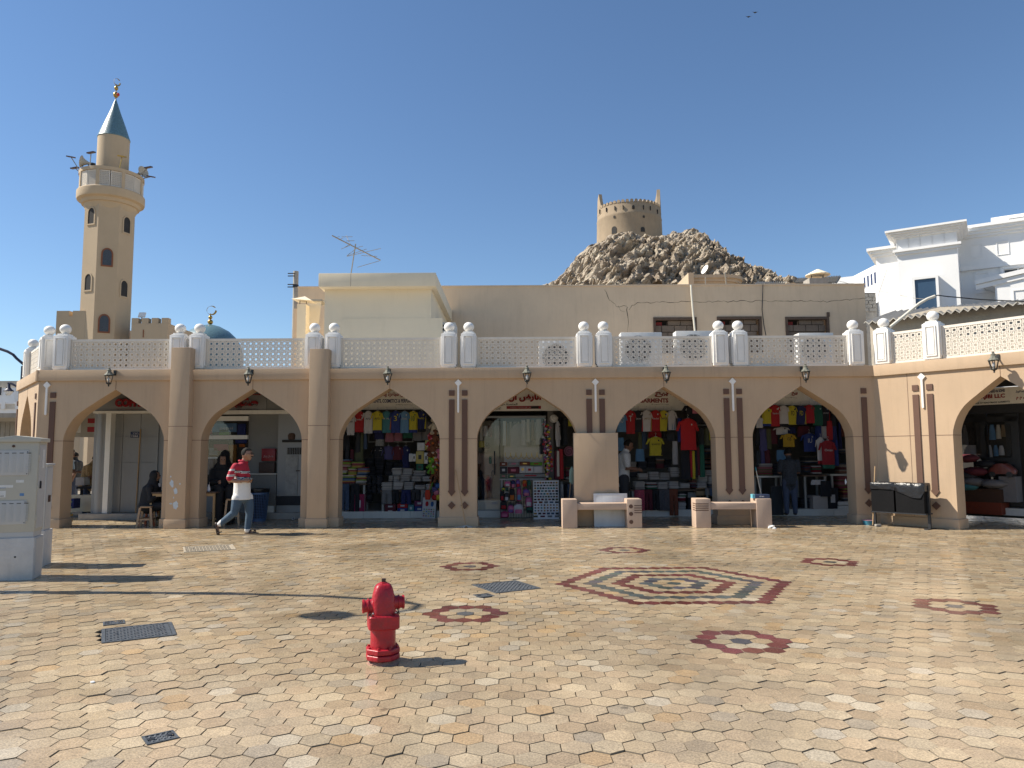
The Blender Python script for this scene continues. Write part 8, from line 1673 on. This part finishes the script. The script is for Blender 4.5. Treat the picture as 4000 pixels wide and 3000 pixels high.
def head_prims(c, r, fwd, neck, mi, jaw=True):
    c = Vector(c); f = Vector(fwd).normalized(); lat = Vector((0, 0, 1)).cross(f).normalized(); upv = f.cross(lat)
    pr = [('ball', [c + upv * r * 0.12 - f * r * 0.05], (r, (0.95 + 0.05 * abs(f.x), 0.95 + 0.05 * abs(f.y), 1.08)), mi), ('limb', [c - upv * r * 0.35 + f * r * 0.28, c - upv * r * 0.78 + f * r * 0.42], (r * 0.66, r * 0.42), mi), ('limb', [c + upv * r * 0.18 + f * r * 0.88, c - upv * r * 0.18 + f * r * 1.15], (r * 0.10, r * 0.17), mi), ('limb', [c - upv * r * 0.62 + f * r * 0.78 - lat * r * 0.18, c - upv * r * 0.62 + f * r * 0.78 + lat * r * 0.18], (r * 0.13, r * 0.13), mi), ('limb', [c - upv * r * 0.4 - f * r * 0.15, Vector(neck)], (r * 0.56, r * 0.58), mi)]
    for s in (-1, 1): pr.append(('limb', [c + lat * s * r * 0.93 + upv * r * 0.15, c + lat * s * r * 0.95 - upv * r * 0.2], (r * 0.16, r * 0.11), mi))
    return pr
# ------------------------------------------------------------------ the walking man
gm_ = G(780 + 705 / 3.95, 1700 + 1528 / 3.95); KM = gm_.y / FPX / 3.95 * 0.967
def mp(cx, cy, y=0.0): return Vector(((cx - 705) * KM, y, (1528 - cy) * KM))
hc = mp(700, 282)
pr = head_prims(hc, 0.105, (1, 0, -0.04), mp(645, 400), 0)
pr += [('trunk', [mp(645, 392), mp(628, 425), mp(618, 470), mp(628, 560), mp(630, 680), mp(633, 800), mp(632, 900)], [(0.07, 0.09), (0.105, 0.19), (0.135, 0.215), (0.165, 0.20), (0.172, 0.185), (0.178, 0.185), (0.182, 0.19)], 1),
       ('trunk', [mp(633, 880), mp(632, 960), mp(628, 988)], [(0.180, 0.188), (0.192, 0.20), (0.196, 0.205)], 2), ('ball', [mp(650, 950)], (0.15, (1.0, 1.15, 0.8)), 3),
       ('limb', [mp(700, 955, 0.085), mp(728, 1090, 0.09), mp(738, 1225, 0.09), mp(722, 1360, 0.09), mp(712, 1470, 0.09)], (0.118, 0.100, 0.082, 0.075, 0.066), 3),
       ('limb', [mp(592, 960, -0.09), mp(572, 1080, -0.095), mp(545, 1190, -0.10), mp(440, 1275, -0.10), mp(335, 1358, -0.10)], (0.122, 0.104, 0.086, 0.076, 0.062), 3),
       ('limb', [mp(712, 1475, 0.09), mp(706, 1500, 0.09)], (0.045, 0.045), 0), ('limb', [mp(705, 1503, 0.09), mp(800, 1512, 0.09), mp(862, 1518, 0.09)], (0.036, 0.032, 0.022), 0),
       ('limb', [mp(335, 1362, -0.10), mp(300, 1385, -0.10)], (0.045, 0.042), 0), ('limb', [mp(282, 1370, -0.10), mp(300, 1450, -0.10), mp(312, 1505, -0.10)], (0.036, 0.033, 0.022), 0),
       ('limb', [mp(575, 465, -0.185), mp(535, 560, -0.225), mp(508, 640, -0.24)], (0.082, 0.083, 0.080), 1), ('limb', [mp(512, 625, -0.24), mp(500, 672, -0.24), mp(600, 692, -0.235), mp(690, 690, -0.20)], (0.05, 0.050, 0.046, 0.034), 0),
       ('limb', [mp(600, 465, 0.185), mp(570, 560, 0.225), mp(560, 640, 0.24)], (0.082, 0.083, 0.078), 1), ('limb', [mp(560, 650, 0.24), mp(640, 690, 0.20), mp(710, 695, 0.02)], (0.05, 0.045, 0.034), 0)]
pr += hand(1, mp(695, 690, -0.195), (1, 0.25, 0.0), (0.1, 0, 1), (0.15, 1, -0.2), 0, 1.05) + hand(1, mp(712, 695, 0.01), (1, -0.25, 0), (0.1, 0, 1), (0.15, -1, -0.2), 0, 1.0)
pr = [(k_, p_, [tuple(q_ * 0.93 for q_ in r_) if isinstance(r_, tuple) else r_ * 0.94 for r_ in rd_] if k_ != 'ball' else rd_, m_) for k_, p_, rd_, m_ in pr]
zr0 = mp(0, 660).z; sA = mp(0, 545).z
def polo(ctr, idx, sid):
    idx = idx.copy(); z = ctr[:, 2]; x = ctr[:, 0]; torso = (idx == 1)
    arm = torso & (np.abs(ctr[:, 1]) > 0.195) & (x < mp(585, 0).x)
    zz = z + 0.10 * (x - mp(630, 0).x)
    body = torso & ~arm
    idx[body & (z < zr0)] = 2
    for z0 in (sA, mp(0, 640).z):
        for lo, hi, mi in ((-0.028, -0.018, 6), (-0.018, -0.004, 5), (-0.004, 0.008, 6), (0.008, 0.024, 5)): idx[body & (zz > z0 + lo) & (zz < z0 + hi)] = 2 if mi == 6 else mi
    for z0 in (mp(0, 520).z, mp(0, 605).z):
        for lo, hi, mi in ((-0.014, -0.003, 2), (-0.003, 0.010, 5), (0.010, 0.02, 2)): idx[arm & (z > z0 + lo) & (z < z0 + hi)] = mi
    hem = mp(0, 985).z; tr = (x > -0.36) & (x < 0.25)
    idx[(idx == 3) & tr & (z > hem)] = 2; idx[(idx == 2) & tr & (z < hem)] = 3; idx[((idx == 1) | (idx == 5)) & tr & (z < hem)] = 3
    cuff = (idx == 3) & (((z < mp(0, 1455).z) & (x > -0.2)) | ((x < mp(352, 0).x)))
    idx[cuff] = 2
    return idx
man = figure('person', 'person in a red and white striped polo and jeans walking with a glass', pr, [SKIN, POLOR, POLOW, JEANS, SANDAL, POLON], gm_, 0.0, 0.0115, polo)
face_parts(man, hc + Vector((0, 0, 0.012)), 0.105, (1, 0, -0.04), glasses=True, tache=True)
MB().tube([mp(640, 398) + Vector((0.085 * math.cos(q_), 0.085 * math.sin(q_), 0.012 + 0.02 * math.cos(q_) * -1)) for q_ in [2 * math.pi * k / 16 for k in range(17)]], 0.018, 6).build('collar', POLOR, man, smooth=60)
for base, ang, y in ((mp(775, 1519), 0.04, 0.09), (mp(297, 1440), R(-78), -0.10)):
    M = TR(base.x, y, base.z) @ Matrix.Rotation(-ang if ang > 0 else R(78), 4, 'Y')
    sd_ = MB(); sd_.loft([[tuple(M @ Vector(p)) for p in sup(0.145, 0.052, zz, 3, 20)] for zz in (-0.022, 0.006)]); so2 = sd_.build('sandal_sole', SANDAL, man, smooth=40)
    for xo in (-0.02, 0.07): MB().tube([M @ Vector((xo, 0.052 * math.cos(q_), 0.002 + 0.062 * math.sin(q_))) for q_ in [math.pi * k / 10 for k in range(11)]], 0.012, 6).build('sandal_strap', SANDAL, so2)
MB().tube([mp(672, 690, -0.20) + Vector((0, 0.036 * math.cos(q_), 0.036 * math.sin(q_))) for q_ in [2 * math.pi * k / 14 for k in range(15)]], 0.006, 5).build('bracelet', RUST, man)
cup = thing('tea_glass', 'small glass of tea held by the walking person', 'glass', gm_ + mp(798, 712, -0.09)); MB().lathe([(0.024, 0), (0.032, 0.085), (0.030, 0.085), (0.022, 0.006)], 16).build('glass_wall', GLASS, cup, smooth=40); MB().lathe([(0.022, 0.008), (0.027, 0.05)], 16).build('tea', pm('amber_tea', (0.35, 0.12, 0.03), 0.2, 0.05), cup, smooth=40)

# ------------------------------------------------------------------ standing men in the shops and the alley
def standing(label, k, hx, hy, fy, Y, face, shirt_m, leg_m, skin=SKIND, bend=0.0, arms='down', zfloor=None, H=None):
    top = Q(k, hx, hy, Y); z0 = zfloor if zfloor is not None else Q(k, hx, fy, Y).z; H = H or (top.z - z0)
    f = Vector((math.cos(face), math.sin(face), 0)); l = Vector((-f.y, f.x, 0)); U = Vector((0, 0, 1))
    def b(fw, lt, up): return f * fw * H + l * lt * H + U * up * H
    hcn = b(0.03 + bend, 0, 0.925); r = 0.060 * H; fd = (f - U * (0.25 + bend * 2)).normalized()
    p_ = head_prims(hcn, r, fd, b(bend * 0.5, 0, 0.835), 0)
    p_ += [('trunk', [b(bend * 0.55, 0, 0.845), b(bend * 0.5, 0, 0.815), b(bend * 0.4, 0, 0.74), b(bend * 0.2, 0, 0.62), b(0, 0, 0.50), b(0, 0, 0.455)], [(0.045 * H, 0.045 * H)] + [(q_ * H * (abs(f.x) * 0.72 + abs(f.y)), q_ * H * (abs(f.y) * 0.72 + abs(f.x))) for q_ in (0.105, 0.115, 0.105, 0.112, 0.116)], 1)]
    for s in (-1, 1):
        p_ += [('limb', [b(0, s * 0.055, 0.48), b(0.01, s * 0.06, 0.275), b(-0.01, s * 0.062, 0.05)], (0.066 * H, 0.048 * H, 0.036 * H), 2), ('limb', [b(-0.015, s * 0.062, 0.022), b(0.085, s * 0.07, 0.015)], (0.024 * H, 0.02 * H), 3)]
        sh_ = b(bend * 0.45, s * 0.118, 0.795)
        if arms == 'down': el, wr_ = b(bend * 0.4 - 0.02, s * 0.145, 0.635), b(0.03 + bend * 0.4, s * 0.15, 0.49); dh, cu2 = b(0.1, 0, -1), f
        else: el, wr_ = b(bend * 0.4 + 0.02, s * 0.145, 0.64), b(0.155 + bend * 0.4, s * 0.085, 0.615); dh, cu2 = b(1, -s * 0.3, -0.1), -U
        p_ += [('limb', [sh_, sh_.lerp(el, 0.75)], (0.046 * H, 0.042 * H), 1), ('limb', [sh_.lerp(el, 0.7), el, wr_], (0.028 * H, 0.027 * H, 0.019 * H), 0)] + hand(s, wr_, dh, l * -s if arms == 'down' else U, cu2, 0, H / 1.75)
    t = figure('person', label, p_, [skin, shirt_m, leg_m, SANDAL], (top.x - hcn.x, Y, z0), 0.0, 0.016)
    face_parts(t, hcn, r, fd); return t
PLAIDD = pm('dark_plaid_shirt', (0.03, 0.035, 0.045), 0.9, 0.8, 30); PRINTS = pm('pale_printed_shirt', (0.50, 0.50, 0.50), 0.85, 0.45, 70); SALM = pm('faded_pink_shirt', (0.42, 0.30, 0.26), 0.85, 0.08); BLUES = pm('light_blue_shirt', (0.24, 0.32, 0.42), 0.85, 0.1, 9, 0.2, 20); GREYT = pm('grey_trousers', (0.30, 0.31, 0.33), 0.85, 0.1); NAVT = pm('dark_blue_trousers', (0.05, 0.065, 0.11), 0.85, 0.2); BRNP = pm('brown_checked_shirt', (0.28, 0.18, 0.08), 0.85, 0.8, 45)
standing('person in a dark plaid shirt seen from behind at the cloth tables', 6, 440, 735, 1490, 18.45, R(85), PLAIDD, NAVT, bend=0.02, arms='fwd')
standing('person in a pale printed shirt looking down beside the pier casing', 5, 190, 632, 1440, 18.5, R(0), PRINTS, DGR, bend=0.05, arms='fwd', zfloor=0.0)
standing('person in a faded pink shirt inside the glass jewellery shop', 4, 145, 668, 1330, 20.3, R(95), SALM, NAVT, zfloor=0.30)
standing('person in a light blue shirt looking down in the alley', 1, 160, 755, 1335, 22.3, R(0), BLUES, GREYT, bend=0.06, arms='fwd', zfloor=0.0)
standing('person in a brown checked shirt bending by the alley stall', 1, 415, 880, 1400, 20.7, R(20), BRNP, NAVT, bend=0.10, arms='fwd', zfloor=0.0, H=1.62)
standing('person in dark clothes farther back in the alley', 1, 205, 790, 1300, 24.5, R(200), DGR, NAVT, zfloor=0.0)
# ------------------------------------------------------------------ women in black
def woman(label, k, hx, hy, Y, face, seated, hands=None, veil=False, H=1.60, lean=0.0):
    top = Q(k, hx, hy, Y); f = Vector((math.cos(face), math.sin(face), 0)); l = Vector((-f.y, f.x, 0)); U = Vector((0, 0, 1)); z0 = 0.0; Ht = top.z
    hcn = f * (0.02 + lean) + U * (Ht - 0.125); r = 0.098
    p_ = head_prims(hcn, r, (f - U * 0.15), hcn - U * 0.19 - f * 0.03, 0)
    p_ += [('ball', [hcn - f * 0.028 + U * 0.012], (0.116, (1, 1, 1.12)), 1), ('trunk', [hcn - f * 0.035 - U * 0.06, hcn - f * 0.05 - U * 0.17, hcn - f * (0.05 + lean * 0.4) - U * 0.25, hcn - f * (0.06 + lean * 0.6) - U * 0.42, hcn - f * (0.06 + lean * 0.9) - U * 0.65], [(0.105, 0.105), (0.13, 0.13), (0.20, 0.20), (0.215, 0.215), (0.225, 0.225)], 1)]
    hip = hcn - f * (0.06 + lean) - U * (0.68 if seated else 0.68)
    if seated:
        p_ += [('ball', [hip], (0.24, (1, 1, 0.8)), 1)]
        for s in (-1, 1): p_ += [('limb', [hip + l * s * 0.10 - U * 0.02, hip + l * s * 0.13 + f * 0.40 - U * 0.0, hip * 1.0 + l * s * 0.13 + f * 0.42 - U * (hip.z - 0.10)], (0.14, 0.12, 0.11), 1), ('limb', [hip + l * s * 0.12 + f * 0.40 - U * (hip.z - 0.035), hip + l * s * 0.12 + f * 0.55 - U * (hip.z - 0.03)], (0.035, 0.03), 2)]
    else: p_ += [('trunk', [hip + U * 0.05, hip - U * 0.2, U * 0.30 + hip * 1.0 - U * hip.z, hip * 1.0 - U * (hip.z - 0.03)], [(0.225, 0.225), (0.235, 0.235), (0.25, 0.25), (0.27, 0.27)], 1)]
    for s in (-1, 1):
        sh_ = hcn - U * 0.27 - f * 0.05 + l * s * 0.18; el = sh_ - U * 0.26 + f * 0.05 + l * s * 0.05; wr_ = el + f * 0.22 - l * s * 0.10 + U * (0.16 if hands == 'up' else 0.02)
        p_ += [('limb', [sh_, el, wr_], (0.085, 0.075, 0.06), 1), ('limb', [wr_, wr_ + (f - l * s * 0.3) * 0.05], (0.03, 0.028), 0)] + hand(s, wr_ + (f - l * s * 0.3) * 0.04, f * 0.8 + U * (0.6 if hands == 'up' else 0), U if hands != 'up' else -l * s, -l * s, 0, 0.9)
    fc = np.array(hcn + f * 0.10 - U * 0.01); ff = np.array(f)
    def mf(ctr, idx, sid):
        idx = idx.copy(); d = (ctr - fc); q_ = (np.abs(d @ np.array(l)) < 0.062) & (np.abs(d[:, 2]) < 0.095) & ((d @ ff) > -0.055); near = np.linalg.norm(d, axis=1) < 0.13
        idx[near & ~q_] = 1; idx[q_ & near] = 0; idx[(idx == 0) & ~near & (np.linalg.norm(ctr - np.array(hcn), axis=1) < 0.3)] = 1
        return idx
    t = figure('person', label, p_, [SKIN, ABAYA, SANDAL], (top.x - hcn.x, Y, 0), 0.0, 0.016, mf)
    for s in (-1, 1):
        e = hcn + f * 0.094 + l * s * 0.032 + U * 0.008; MB().ball(e, 0.010, 8, 6).build('eye', pm('eye_dark', (0.03, 0.02, 0.02), 0.2, 0.0), t)
    return t
woman('person in a black abaya facing out beside the cafe table', 2, 305, 765, 17.75, R(-58), True)
woman('person in a black abaya with her back turned behind the cafe table', 2, 330, 715, 18.2, R(110), False)
woman('person in a black abaya holding a cup behind the first pilaster', 1, 1075, 992, 17.3, R(5), True, hands='up', lean=0.06)
cu3 = thing('paper_cup', 'small pale cup held by the person seated behind the first pilaster', 'cup', Q(1, 1118, 1165, 17.28)); MB().lathe([(0.026, 0), (0.034, 0.08), (0.032, 0.08)], 14).build('cup_wall', W_, cu3, smooth=40)
seat_ = Q(1, 1010, 1400, 17.3)
stool('plastic_stool', 'orange plastic stool under the person holding a cup', Vector((Q(1, 1000, 1500, 17.3).x, 17.36, 0)), 0.1, 0.46, C('orange_plastic', 200, 95, 50, 0.45)); stool('plastic_stool', 'pale plastic stool under the person facing out by the cafe table', Vector((Q(2, 285, 1500, 17.8).x, 17.85, 0)), 0.1, 0.46, C('cream_plastic', 200, 185, 160, 0.45))
bpy.data.scenes.remove(_tmp)
